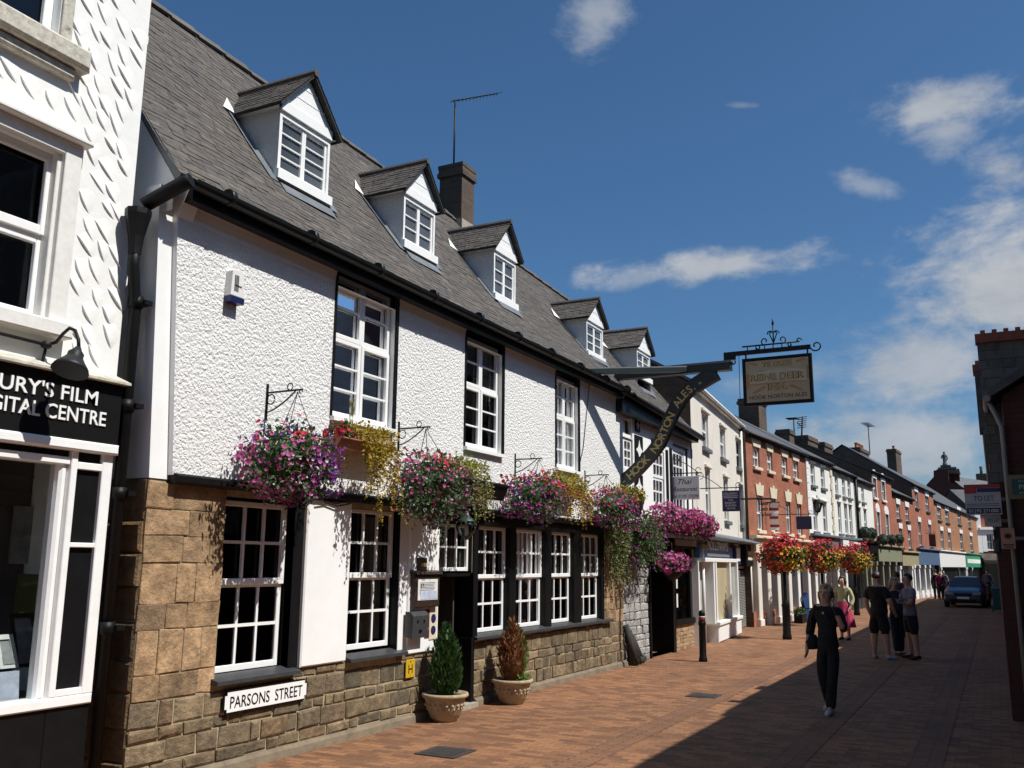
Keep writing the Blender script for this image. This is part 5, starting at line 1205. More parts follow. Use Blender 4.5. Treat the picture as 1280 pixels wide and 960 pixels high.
# cream stucco house with the empty shop -------------------------------------
uC1 = 7.98
ze = CF.px(905, 512)[1]; ze = max(6.2, ze)
cw = [r3(CF, *v) for v in ((50, 335, 78, 490), (118, 398, 142, 527), (178, 448, 200, 560), (63, 555, 88, 770), (132, 592, 155, 785), (190, 618, 212, 790))]
for q in cw[:3]: q[2], q[3] = sum(x[2] for x in cw[:3])/3, sum(x[3] for x in cw[:3])/3
zl0 = max(3.15, sum(x[2] for x in cw[3:])/3); zl1 = sum(x[3] for x in cw[3:])/3
for q in cw[3:]: q[2], q[3] = zl0, zl1
zeC = CF.px(*q3(30, 258))[1]
zeC = (zeC+CF.px(*q3(225, 425))[1])/2
zcs = CF.px(888, 668, .3)[1]
hC = house('cream_house', 'cream stucco three storey house with an empty white bay shop below', CF, .0, uC1, zeC, M['cream_stucco'], cw, zcs-.3, 'slim', 'stone_trim', 'lead', fascia_m='white_paint')
mb = MB(CF.T); mb.bbox(uC1-.22, uC1-.02, -.05, .03, zcs, zeC-.2); mb.tube([(uC1-.3, .07, zcs), (uC1-.3, .07, zeC-.2)], .04, 6); mb.build('corner_strip', M['white_stucco'], hC)
mb = MB(CF.T)
for k in range(12):
    a, b = uC1*k/12, uC1*(k+1)/12; mb.prism([(-.05, zcs+.12), (.5, zcs-.03), (.52, zcs-.07), (-.05, zcs-.12)], a, b, 0)
mb.build('lead_pent', M['lead'], hC)
C = lambda x, y, w=.1: CF.px(860+x/5.65, 640+y/5.65, w)
mb = MB(CF.T); wall_open(mb, 0, uC1, 0, zcs-.1, -.03, [[C(80, 365)[0], C(310, 600)[0], -.1, C(200, 360)[1]], [C(360, 600)[0], C(437, 600)[0], -.1, C(400, 400)[1]]], .3); mb.build('ground_floor_wall', M['cream_stucco'], hC)
a, b = C(80, 300)[0], C(312, 300)[0]; zA, zB_ = C(190, 342)[1], C(190, 235)[1]
mb = MB(CF.T); mb.bbox(a, b, -.03, .12, zA, zB_, .01); f = mb.build('fascia', mat('dull_blue_fascia', (.07, .13, .26), .5), hC)
mb = MB(CF.T); mb.text('HOLLOWAYS', (a+b)/2+.1, zA+.26, .24, .12, 'CENTER', .004, fit=(b-a)*.62, bold=.01); mb.box(a+.9, b-.6, .12, .124, zA+.10, zA+.17); mb.build('lettering', M['white_paint'], f)
mb = MB(CF.T); u = C(97, 260)[0]; mb.bbox(u-.1, u+.1, .12, .25, zA+.25, zB_-.02); mb.build('alarm_box', mat('tan_plastic', (.40, .24, .12), .5), f)
mb = MB(CF.T); u0_, u1_ = C(318, 300)[0], C(352, 300)[0]; mb.bbox(u0_, u1_, -.03, .18, zA-.1, zB_+.05); k_ = mb.build('notice_panel', M['navy'], hC)
mb = MB(CF.T); mb.box(u0_+.12, u1_-.12, .18, .185, zA+.0, zB_-.02); mb.build('panel_sheet', M['white_paint'], k_)
u0_, u1_ = C(385, 300)[0], C(455, 300)[0]; mb = MB(CF.T); mb.bbox(u0_, u1_, -.03, .22, zA-.15, zB_+.12, .01); k_ = mb.build('dark_fascia', M['black_paint'], hC)
mb = MB(CF.T); mb.box(u0_+.3, u1_-.3, .22, .224, zB_-.35, zB_-.08); mb.box(u0_+.3, u1_-.35, .22, .224, zA+.12, zA+.2); mb.build('lettering', M['stone_trim'], k_)
zs_ = C(200, 775)[1]; zt_ = C(200, 355)[1]; x = [C(v, 600)[0] for v in (82, 140, 165, 245, 262, 312)]
mb = MB(CF.T)
mb.bbox(x[2]-.1, x[5]+.25, -.1, .30, 0, zs_, .03); mb.bbox(x[2]-.16, x[5]+.3, -.1, .34, zs_-.05, zs_+.03, .01)
for u in (x[1]+.05, x[2]-.12, x[4], x[5]+.08): mb.bbox(u, u+.14, -.1, .26, zs_, zt_, .01)
mb.bbox(x[0], x[5]+.2, -.1, .27, zt_, zt_+.1, .01); mb.bbox(x[0]-.05, x[0]+.1, -.1, .1, 0, zt_); mb.bbox(x[0]+.1, x[1], -.1, .02, 0, .3)
mb.bbox(x[5]+.25, C(352, 600)[0], -.1, .06, 0, zt_)
by = mb.build('shop_bay', M['white_paint'], hC)
mb = MB(CF.T); mb.poly([(x[0], -.05, .3), (x[1]+.05, -.05, .3), (x[1]+.05, -.05, zt_), (x[0], -.05, zt_)]); mb.poly([(x[4]+.14, .18, zs_), (x[5]+.08, .18, zs_), (x[5]+.08, .18, zt_), (x[4]+.14, .18, zt_)]); mb.build('whitened_pane', mat('whitened_shop_glass', (.42, .44, .40), .35, .25, 2), by)
mb = MB(CF.T); mb.poly([(x[2]+.02, .16, zs_), (x[4], .16, zs_), (x[4], .16, zt_), (x[2]+.02, .16, zt_)]); mb.build('blind', mat('buff_window_blind', (.42, .36, .22), .7, .15, 2), by)
u0_, u1_ = C(358, 600)[0], C(439, 600)[0]; mb = MB(CF.T); zz0, n = .02, 36
for k in range(n):
    z = zz0+(zt_-.25)*k/n; hh = (zt_-.25)/n; mb.prism([(-.06, z), (.0, z+hh*.3), (.0, z+hh*.7), (-.06, z+hh)], u0_, u1_, 0)
mb.build('roller_shutter', mat('grey_roller_shutter', (.28, .28, .26), .55), hC)
mb = MB(CF.T); mb.bbox(u1_+.02, uC1+.0, -.05, .08, 0, zcs-.1); mb.tube([(uC1-.12, .16, .02), (uC1-.12, .16, zcs-.1)], .06, 8); mb.build('pier', M['cream_stucco'], hC)

# red brick house -------------------------------------------------------------
ub = [RF.px(*p)[0] for p in ((938.5, 560), (1005.7, 570))]
uR0, uR1 = 0.0, RF.px(*q3(437, 505))[0]; uA1 = RF.px(*q3(536, 560))[0]; uB1 = RF.px(*q3(620, 580))[0]; uC_ = RF.px(*q3(688, 605))[0]; uD_ = RF.px(*q3(760, 600))[0]; uE_ = RF.px(*q3(841, 660))[0]; uF_ = RF.px(*q3(918, 650))[0]; uG_ = RF.px(*q3(1085, 740))[0]
zR = (RF.px(*q3(240, 436))[1]+RF.px(*q3(430, 502))[1])/2
def wl(lst, F=RF):
    out = [r3(F, *v) for v in lst]; z0 = sum(q[2] for q in out)/len(out); z1 = sum(q[3] for q in out)/len(out)
    for q in out:
        q[2], q[3] = z0, z1
        if q[1]-q[0] < .6: c = (q[0]+q[1])/2; q[0], q[1] = c-.3, c+.3
    return out
zcor = RF.px(960, 674, .2)[1]
rw = wl(((242, 472, 270, 555), (295, 489, 318, 570), (350, 510, 374, 585), (392, 528, 416, 600)))+wl(((256, 657, 283, 780), (310, 668, 333, 795), (366, 680, 388, 805), (407, 688, 430, 812)))
for q in rw[4:]: q[2] = max(q[2], zcor+.25)
hR = house('red_house', 'red brick three storey house with cream keystone lintels and cream shop pilasters', RF, uR0, uR1, zR, M['brick_red'], rw, zcor-.1, 'key')
cols = [RF.px(x, 720, .1)[0] for x in (949, 961, 973, 987)]
shopfront(hR, RF, uR0+.05, uR1, zcor, zcor-.45, M['stone_trim'], M['cream_stucco'], M['brick_red'], cols, .34)
# white stucco houses -----------------------------------------------------------
zW = (RF.px(*q3(445, 510))[1]+RF.px(*q3(610, 572))[1])/2
zcw = RF.px(*q3(530, 815), .2)[1]
def white(nm, lab, u0, u1, up, lo, pil, fm, ze=None):
    ws = wl(up)+wl(lo)
    for q in ws[len(up):]: q[2] = max(q[2], zcw+.2)
    h = house(nm, lab, RF, u0+.004, u1-.004, ze or zW, M['white_stucco'], ws, zcw-.1, 'slim', 'stone_trim', 'lead')
    shopfront(h, RF, u0+.02, u1-.02, zcw, zcw-.5, fm, M['white_stucco'], M['grey_paint'], [RF.px(x, 720, .1)[0] for x in pil], .3); return h
gf = mat('grey_fascia_paint', (.16, .17, .18), .5)
hA = white('white_house', 'white stucco house with quoins along its right edge and a grey fascia', uR1, uA1, ((457, 535, 478, 620), (495, 550, 515, 635)), ((468, 675, 486, 795), (503, 682, 525, 800)), (998, 1011, 1020), gf)
mb = MB(RF.T); z = zcw
k = 0
while z < zW-.2:
    l = .34 if k % 2 else .22; mb.bbox(uA1-l, uA1-.006, .001, .05, z, z+.26, .012); z += .29; k += 1
mb.build('quoin', M['stone_trim'], hA)
mb = MB(RF.T); z = zcw; k = 0
while z < zW-.2:
    l = .34 if k % 2 else .22; mb.bbox(uR1+.006, uR1+l, .001, .05, z, z+.26, .012); z += .29; k += 1
mb.build('quoin', M['white_paint'], hA)
hB = white('white_house', 'white stucco house with three close set windows beside a black drainpipe', uA1, uB1, ((548, 570, 565, 655), (577, 582, 590, 664), (596, 588, 612, 670)), ((560, 685, 578, 800), (587, 692, 600, 805), (604, 696, 618, 808)), (1026, 1032, 1038), gf, zW-.15)
mb = MB(RF.T); mb.tube([(uB1-.06, .09, zcw), (uB1-.06, .09, zW-.2)], .07, 6); mb.build('drainpipe', M['black_paint'], hB)
hCc = white('white_house', 'narrow white stucco house joining the tall red brick house', uB1, uC_, ((625, 600, 640, 675), (648, 612, 662, 688)), ((637, 705, 651, 800), (659, 712, 673, 805)), (1048, 1058), M['black_paint'], zW-.25)
for x0, y0, x1, y1 in ((1054, 675, 1062, 684), (1063.5, 677, 1076, 687)):
    mb = MB(RF.T); r = RF.rect(x0, y0, x1, y1, .3); mb.bbox(r[0], r[1], .2, .3, r[2], r[3])
    sg_ = mb.build('shop_sign_board', M['white_paint'], hCc)
mb = MB(RF.T); r = RF.rect(1065, 680, 1075, 684, .3); mb.box(r[0], r[1], .301, .306, r[2], r[3]); mb.build('sign_lettering', M['red_paint'], sg_)
# red house with white arched heads
zD = RF.px(*q3(700, 575))[1]; zg = RF.px(*q3(720, 848), .2)[1]
ws = wl(((690, 592, 708, 670), (722, 602, 740, 677)))+wl(((705, 722, 722, 812), (737, 724, 755, 815)))
for q in ws[2:]: q[2] = max(q[2], zg+.3)
hD = house('tall_red_house', 'tall red brick house with white arched window heads over a sage green shop', RF, uC_, uD_, zD, M['brick_red'], ws, zg-.1, 'arch', 'white_paint', 'white_paint', rise=1.9)
sage = mat('sage_green_paint', (.24, .25, .17), .55, .1); cols = [RF.px(x, 730, .1)[0] for x in (1084, 1090, 1097, 1105, 1113, 1121)]
shopfront(hD, RF, uC_+.02, uD_+1.2, zg, zg-.75, sage, sage, sage, cols, .22)
# low red house
zE = (RF.px(*q3(770, 655))[1]+RF.px(*q3(838, 668))[1])/2; zy = RF.px(*q3(820, 872), .2)[1]
ws = wl(((780, 692, 797, 750), (813, 696, 830, 754)))+wl(((790, 782, 807, 855), (823, 786, 839, 858)))
for q in ws[2:]: q[2] = max(q[2], zy+.2)
hE = house('low_red_house', 'low red brick house with white lintels over a pale yellow fascia', RF, uD_+.004, uE_-.004, zE, M['brick_red'], ws, zy-.1, 'flat', 'white_paint', 'grey_paint')
shopfront(hE, RF, uD_+1.3, uE_-.02, zy, zy-.75, mat('pale_yellow_fascia', (.36, .33, .20), .5), M['white_paint'], M['white_paint'], [RF.px(x, 725, .1)[0] for x in (1126, 1141)], .3)
# tall red house with blue shop
zF = RF.px(*q3(880, 634))[1]
ws = wl(((848, 648, 865, 712), (888, 652, 905, 717)))+wl(((862, 760, 879, 850), (900, 762, 916, 850)))
zb2 = RF.px(*q3(895, 862), .2)[1]
for q in ws[2:]: q[2] = max(q[2], zb2+.2)
hF = house('red_house', 'red brick house with white lintels over a blue fascia and slim white shop posts', RF, uE_, uF_, zF, M['brick_red'], ws, zb2-.1, 'flat', 'white_paint', 'grey_paint', rise=2.6)
bluef = mat('mid_blue_fascia', (.09, .15, .25), .5)
shopfront(hF, RF, uE_+.02, uF_-.02, zb2, zb2-.95, bluef, M['white_paint'], M['white_paint'], [RF.px(x, 725, .1)[0] for x in (1144, 1150, 1157, 1163)], .34)
# brown brick house pair
zG = (RF.px(*q3(930, 694))[1]+RF.px(*q3(1060, 725))[1])/2
ws = wl(((933, 705, 950, 757), (962, 708, 980, 760)))+wl(((1008, 714, 1025, 772), (1047, 728, 1061, 778)))+wl(((945, 792, 962, 866), (973, 792, 990, 868)))+wl(((1018, 803, 1034, 865), (1055, 805, 1070, 866)))
zw_ = RF.px(*q3(1020, 874), .2)[1]
for q in ws[4:]: q[2] = max(q[2], zw_+.2)
hG = house('brown_brick_house', 'long low brown brick building with white and green shop fascias at the street end', RF, uF_, uG_, zG, M['brick_brown'], ws, zw_-.1, 'flat', 'white_paint', 'grey_paint', rise=3)
um = (uF_+uG_)/2+1
shopfront(hG, RF, uF_+.1, um-.3, zw_, zw_-1.1, M['white_paint'], M['white_paint'], M['black_paint'], [uF_+.3, um-.5], .3)
shopfront(hG, RF, um, uG_-.2, zw_, zw_-1.1, mat('bright_green_fascia', (.03, .30, .15), .5), M['white_paint'], M['black_paint'], [um+.3, um+4, uG_-.5], .3, wtxt=None)
mb = MB(RF.T); mb.box(um+1, uG_-2, .125, .13, zw_-.75, zw_-.4); mb.build('fascia_lettering', M['paper'], hG)
# chimneys and aerials
def chim(h, x, ytop, wd, w=-4, m='brick_chimney_shade', pots=0, th=.7):
    u, z = RF.px(x, ytop, w); chimney(h, RF, u, w, x, 5.0, z, wd, th, m, pots)
chim(hR, 940, 500, 1.1, -3, 'brick_chimney_shade', 2, .9); chim(hR, 981, 538, .9, -4, 'brick_chimney_shade', 0); chim(hR, 1008, 547, 2.2, -4.2, 'brick_chimney_shade', 0); chim(hA, 1028, 555, 2.0, -4.2, 'brick_chimney_shade', 0)
chim(hCc, 1074, 562, 3.0, -4.2, 'brick_chimney_shade', 7); chim(hCc, 1060, 567, 1.6, -4.2, 'brick_chimney_shade', 0); chim(hF, 1117, 563, 2.4, -4.2, 'brick_chimney_shade', 1)
def aerial(label, x, y0, y1, w=-4, bx=(-12, 8), n=5, F=RF):
    u, z1 = F.px(x, y0, w); _, z0 = F.px(x, y1, w); mb = MB(F.T); mb.tube([(u, w, z0-.3), (u, w, z1)], .035, 5); s = .045
    mb.tube([(u+bx[0]*s, w, z1-.02), (u+bx[1]*s, w, z1)], .025, 4)
    for k in range(n): f = bx[0]+(bx[1]-bx[0])*k/(n-1); mb.tube([(u+f*s, w-.3, z1), (u+f*s, w+.3, z1)], .018, 4)
    return tag(mb.build('television_aerial', M['black_iron']), label, 'aerial')
aerial('tall aerial on the wide chimney of the white houses', 1085, 531, 562, -4.2, (-25, 25), 7)
aerial('small aerial behind the red brick house roof, left of the leaning one', 992, 524, 548, -4, (-12, 2))
mb = MB(RF.T); a = RF.px(1001, 550, -4); b = RF.px(1003, 521, -4); mb.tube([(a[0], -4, a[1]-.5), (b[0], -4, b[1])], .05, 5); c = RF.px(996, 528, -4); d_ = RF.px(1002, 533, -4); mb.tube([(d_[0], -4, d_[1]), (c[0], -4, c[1])], .03, 4)
for k in range(6): f = .5+k*.09; p = (a[0]+(b[0]-a[0])*f, -4, a[1]+(b[1]-a[1])*f); mb.tube([(p[0]-.2, -4.2, p[2]), (p[0]+.2, -3.8, p[2]+.1)], .02, 4)
tag(mb.build('television_aerial', M['black_iron']), 'thick leaning aerial behind the red brick house roof', 'aerial')

# end of the street ---------------------------------------------------------------
EX, _ = at_y(1222, 700, 98); EFr = Fr((EX, 98), (.87, .49))
def ew(x0, y0, x1, y1, w=0): return EFr.rect(x0, y0, x1, y1, w)
hP = house('pink_brick_house', 'pink brick building facing up the street with white quoins and a white framed window', EFr, 0, EFr.px(1275, 680)[0], EFr.px(1240, 640)[1], M['brick_red'], [ew(1232.5, 668, 1242, 687)], ew(1240, 690, 1242, 691)[2], None, 'white_paint', 'white_paint')
q = ew(1232.5, 668, 1242, 687); mb = MB(EFr.T)
for r in ((q[0]-.45, q[0]-.02, q[2]-.2, q[3]+.4), (q[1]+.02, q[1]+.45, q[2]-.2, q[3]+.4), (q[0]-.02, q[1]+.02, q[3]+.02, q[3]+.39)): mb.bbox(r[0], r[1], .001, .12, r[2], r[3])
mb.bbox(q[0]-.7, q[1]+.7, .001, .3, q[3]+.42, q[3]+.65)
mb.bbox(.02, .55, .001, .12, ew(1240, 690, 1242, 691)[2], EFr.px(1240, 640)[1]-.2); mb.build('stone_dressing', M['white_paint'], hP)
zz_ = EFr.px(1240, 691)[1]; mb = MB(EFr.T); mb.prism([(0, zz_), (1.3, zz_-.7), (1.3, zz_-1.0), (0, zz_-.3)], 0, 9, 0); mb.build('awning', M['wood_dark'], hP)
mb = MB(EFr.T); mb.poly([(0, -.1, 0), (9, -.1, 0), (9, -.1, zz_), (0, -.1, zz_)]); mb.build('shop_window', M['dark_glass'], hP)
# big gabled building behind, with a statue on its parapet
YB = 116.0; BF = Fr((0, YB), (1, 0))
b = lambda x, y: at_y(x, y, YB)
hS = thing('gabled_hall', 'dark gabled hall with a pale slate roof and stepped parapet beyond the street end', 'hall', BF.T(b(1190, 700)[0], 0, 0))
mb = MB(BF.T); pts = [b(1158, 640), b(1158, 606), b(1167, 596), b(1167, 588), b(1185, 587), b(1186, 601), b(1210, 612), b(1240, 640)]
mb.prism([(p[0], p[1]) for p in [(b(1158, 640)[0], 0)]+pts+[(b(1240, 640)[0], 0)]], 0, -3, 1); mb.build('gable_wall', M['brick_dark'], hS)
mb = MB(BF.T); A, B2 = at_y(1184, 594, YB+5), at_y(1240, 602.5, YB+5); C2, D2 = b(1250, 640), b(1206, 611)
tri = [(A[0], -5.0, A[1]), (B2[0], -5.0, B2[1]), (C2[0]+4, .1, D2[1]-3.0), (D2[0]+2.5, .1, D2[1]-3.0), (D2[0], -.6, D2[1])]
mb.poly(tri); mb.poly([(x, w-.1, z-.3) for x, w, z in tri])
for k in range(5): p, q = tri[k], tri[(k+1) % 5]; mb.poly([p, q, (q[0], q[1]-.1, q[2]-.3), (p[0], p[1]-.1, p[2]-.3)])
mb.build('roof', mat('pale_slate_roof', (.13, .135, .145), .7, .25, 2), hS)
a_, z0_ = b(1169, 590); c_, _ = b(1198, 590); mb = MB(BF.T); mb.box(a_, c_, -4.5, -3.2, 4, z0_+.6); mb.build('chimney_breast', M['brick_dark'], hS)
mb = MB(BF.T)
for x0, x1, y0, y1 in ((1168, 1199, 590, 586.5), (1172, 1195, 586.5, 583), (1175, 1188, 583, 580.5)):
    a_, z0_ = b(x0, y0); c_, z1_ = b(x1, y1); mb.box(a_, c_, -4.6, -.5, z0_-.0, z1_)
mb.build('parapet_step', mat('grey_parapet_stone', (.12, .115, .11), .9), hS)
u, z1 = b(1226, 587); mb = MB(BF.T); mb.box(u-.6, u+.6, -6.5, -5, z1-1.8, z1); mb.lathe([(.15, 0), (.18, .05), (.13, .5), (.2, .9)], (u, -5.8, z1), 8); mb.build('chimney', M['brick_chimney_shade'], hS)
# statue: robed standing figure on a block
u, z0 = b(1180.5, 580.5); z1 = b(1180.5, 562.5)[1]; hh = z1-z0
stt = thing('rooftop_statue', 'small grey robed statue standing on the stepped parapet against the sky', 'statue', BF.T(u, -1.5, z0))
stm = mat('grey_statue_stone', (.10, .10, .10), .9)
mb = MB(BF.T); mb.lathe([(hh*.17, 0), (hh*.16, hh*.12), (hh*.12, hh*.2), (hh*.11, hh*.5), (hh*.13, hh*.7), (hh*.14, hh*.76), (hh*.06, hh*.82), (hh*.06, hh*.85), (hh*.075, hh*.9), (hh*.06, hh*.97), (hh*.02, hh*1.0)], (u, -1.5, z0), 10)
mb.tube([(u-hh*.12, -1.5, z0+hh*.74), (u-hh*.2, -1.4, z0+hh*.55), (u-hh*.08, -1.3, z0+hh*.5)], [hh*.05, hh*.045, hh*.035], 6); mb.tube([(u+hh*.12, -1.5, z0+hh*.74), (u+hh*.19, -1.45, z0+hh*.52), (u+hh*.14, -1.4, z0+hh*.36)], [hh*.05, hh*.045, hh*.035], 6); mb.build('figure', stm, stt)

# hanging signs of the row
def hs2(name, label, x0, y0, x1, y1, Y, m, lines, lm, wx, cat='sign', frame=None):
    return hanging_sign(name, label, cat, x0, y0, x1, y1, Y, m, lines, lm, True, wx, frame)
hs2('shop_hanging_sign', 'square dark purple hanging sign with white lettering outside the cream house', 902.5, 613.5, 925, 639, 22.5, M['navy'], [('HOLLOWAYS', .80, .11, .8, 0), ('=', .72, .03, .84, 0), ('=', .64, .03, .80, 0), ('THE', .50, .08, .3, 0), ('BANBURY', .37, .09, .66, 0), ('BUSINESS', .24, .09, .62, 0), ('CENTRE', .10, .09, .5, 0)], M['paper'], -6.47)
hs2('shop_hanging_sign', 'wide plain navy hanging sign outside the white quoined house', 995, 645.5, 1015, 661.5, 32.8, M['navy'], [], None, -6.68)
hs2('pub_hanging_sign', 'small brown hanging sign high outside the distant red brick house', 1161, 668, 1170, 683, 66.0, mat('brown_sign_board', (.10, .03, .02), .5), [], None, -4.2, frame=M['black_iron'])
t = thing('iron_letter_sign', 'black wrought iron lettered sign on a bar outside the red brick house', 'sign', (at_y(958, 640, 28.9)[0], 28.9, at_y(958, 640, 28.9)[1])); F_ = Fr((0, 28.9), (1, 0)); a, za_ = at_y(939, 623.5, 28.9); b_, zb3 = at_y(965, 640, 28.9)
mb = MB(F_.T); mb.tube([(-6.9, 0, za_), (b_, 0, za_)], .03, 6); c0 = at_y(948, 625, 28.9)[0]
mb.tube([(c0, 0, za_-.02), (b_-.02, 0, za_-.02)], .02, 5); mb.build('bar', M['black_iron'], t)
mb = MB(F_.T)
for k, tx in enumerate(('Bakery', 'Lunch &', 'Tea Room')): mb.text(tx, (c0+b_)/2, za_-.2-.17*k, .12, 0, 'CENTER', .02, fit=(b_-c0)*.92, bold=.03, shear=.2)
mb.build('lettering', M['black_iron'], t)
t = thing('street_banner', 'white banner with red bands hanging on the red brick house', 'banner', RF.T(*[RF.px(978, 664, .5)[0], .5, RF.px(978, 664, .5)[1]])); r = RF.rect(974, 627, 983, 663, .55)
mb = MB(RF.T); uu = RF.px(978, 645, .55)[0]; n = 10
for k in range(n):
    z0_, z1_ = r[2]+(r[3]-r[2])*k/n, r[2]+(r[3]-r[2])*(k+1)/n
    for side in (0, .012): mb.poly([(uu+side, .12, z0_), (uu+side+.03*math.sin(k), .42, z0_), (uu+side+.03*math.sin(k+1), .42, z1_), (uu+side, .12, z1_)], 1 if k % 3 == 1 else 0)
mb.build('cloth', [M['white_paint'], M['red_paint']], t); mb = MB(RF.T); mb.tube([(uu, 0, r[3]), (uu, .48, r[3])], .02, 5); mb.build('pole', M['black_iron'], t)
def wall_lantern(label, x, y0, y1, Y, wx):
    X, z0 = at_y(x, y1, Y); _, z1 = at_y(x, y0, Y); h = z1-z0; t = thing('wall_lantern', label, 'lantern', (X, Y, z0))
    mb = MB(); mb.lathe([(h*.20, h*.5), (h*.40, h*.56), (h*.30, h*.66), (h*.12, h*.8), (h*.06, h*.84), (h*.02, h)], (X, Y, z0), 6, 0, False); mb.lathe([(h*.06, 0), (h*.13, .02), (h*.13, .05)], (X, Y, z0), 6, 0, False)
    for k in range(6): a = k*PI/3; mb.tube([(X+h*.13*math.cos(a), Y+h*.13*math.sin(a), z0+.03), (X+h*.30*math.cos(a), Y+h*.30*math.sin(a), z0+h*.56)], .018, 4)
    mb.build('frame', M['black_iron'], t); mb = MB(); mb.lathe([(h*.12, .04), (h*.28, h*.55)], (X, Y, z0), 6, 0, False); mb.build('glass', glass('lantern_pane', (.7, .72, .7)), t)
    mb = MB(); mb.tube([(wx, Y, z0-h*.25), (X, Y, z0-h*.05), (X, Y, z0+.02)], .03, 6); mb.tube([(wx, Y, z0-h*.7), ((wx+X)/2, Y, z0-h*.35), (X, Y, z0-.05)], .02, 5); mb.build('bracket', M['black_iron'], t)
wall_lantern('black six sided lantern on the white stucco houses', 1022, 619, 641, 38.5, -6.25); wall_lantern('small far lantern on the brown brick building', 1177, 658, 674, 76, -3.4)
for k, (x, y) in enumerate(((1081, 666), (1089, 667), (1103.5, 674.5), (1114, 674.5), (1123.5, 674))):
    p = RF.px(x, y, .25); t = thing('topiary_ball', ['topiary ball at the left end of the sage shop ledge', 'topiary ball second from the left on the shop ledge', 'topiary ball third from the left, left of a close pair', 'topiary ball second from the right on the shop ledge', 'topiary ball at the right end of the shop ledge'][k], 'topiary', RF.T(p[0], .25, p[1]-.5), 'topiary balls on the shop ledge')
    c = Vector(RF.T(p[0], .25, p[1])); R = .27 if k < 2 else .26; mb = MB(); mb.ball(tuple(c), R*.92, n=14, m=10)
    for _ in range(420): d = rdir(); leaf(mb, c+d*R*.9, d+rdir()*.7, .07, .04)
    mb.build('crown', mat('topiary_green', (.025, .05, .03), .7), t); mb = MB(); mb.tube([tuple(c), (c.x, c.y, zg+.38)], .03, 5); mb.build('trunk', M['wood_dark'], t); mb = MB(); mb.lathe([(.12, 0), (.17, .3)], (c.x, c.y, zg+.1), 8); mb.build('tub', M['pot_stone'], t)
# ------------------------------------------------------------------ people
def skin_mesh(nodes, edges, root, sub=2):
    names = list(nodes); idx = {n: i for i, n in enumerate(names)}
    me = bpy.data.meshes.new('figure'); me.from_pydata([nodes[n][0] for n in names], [(idx[a], idx[b]) for a, b in edges], []); me.update()
    o = bpy.data.objects.new('figure', me); COL.objects.link(o)
    sk = o.modifiers.new('Skin', 'SKIN'); sk.use_smooth_shade = True; sk.branch_smoothing = .6
    for i, n in enumerate(names):
        r = nodes[n][1]; me.skin_vertices[0].data[i].radius = r if isinstance(r, tuple) else (r, r); me.skin_vertices[0].data[i].use_root = (n == root)
    s = o.modifiers.new('Subsurf', 'SUBSURF'); s.levels = sub; s.render_levels = sub
    dg = bpy.context.evaluated_depsgraph_get(); m2 = bpy.data.meshes.new_from_object(o.evaluated_get(dg))
    V = [tuple(v.co) for v in m2.vertices]; Fc = [tuple(p.vertices) for p in m2.polygons]
    bpy.data.objects.remove(o); bpy.data.meshes.remove(me); bpy.data.meshes.remove(m2); return V, Fc
def lerp3(a, b, f): return tuple(x+(y-x)*f for x, y in zip(a, b))
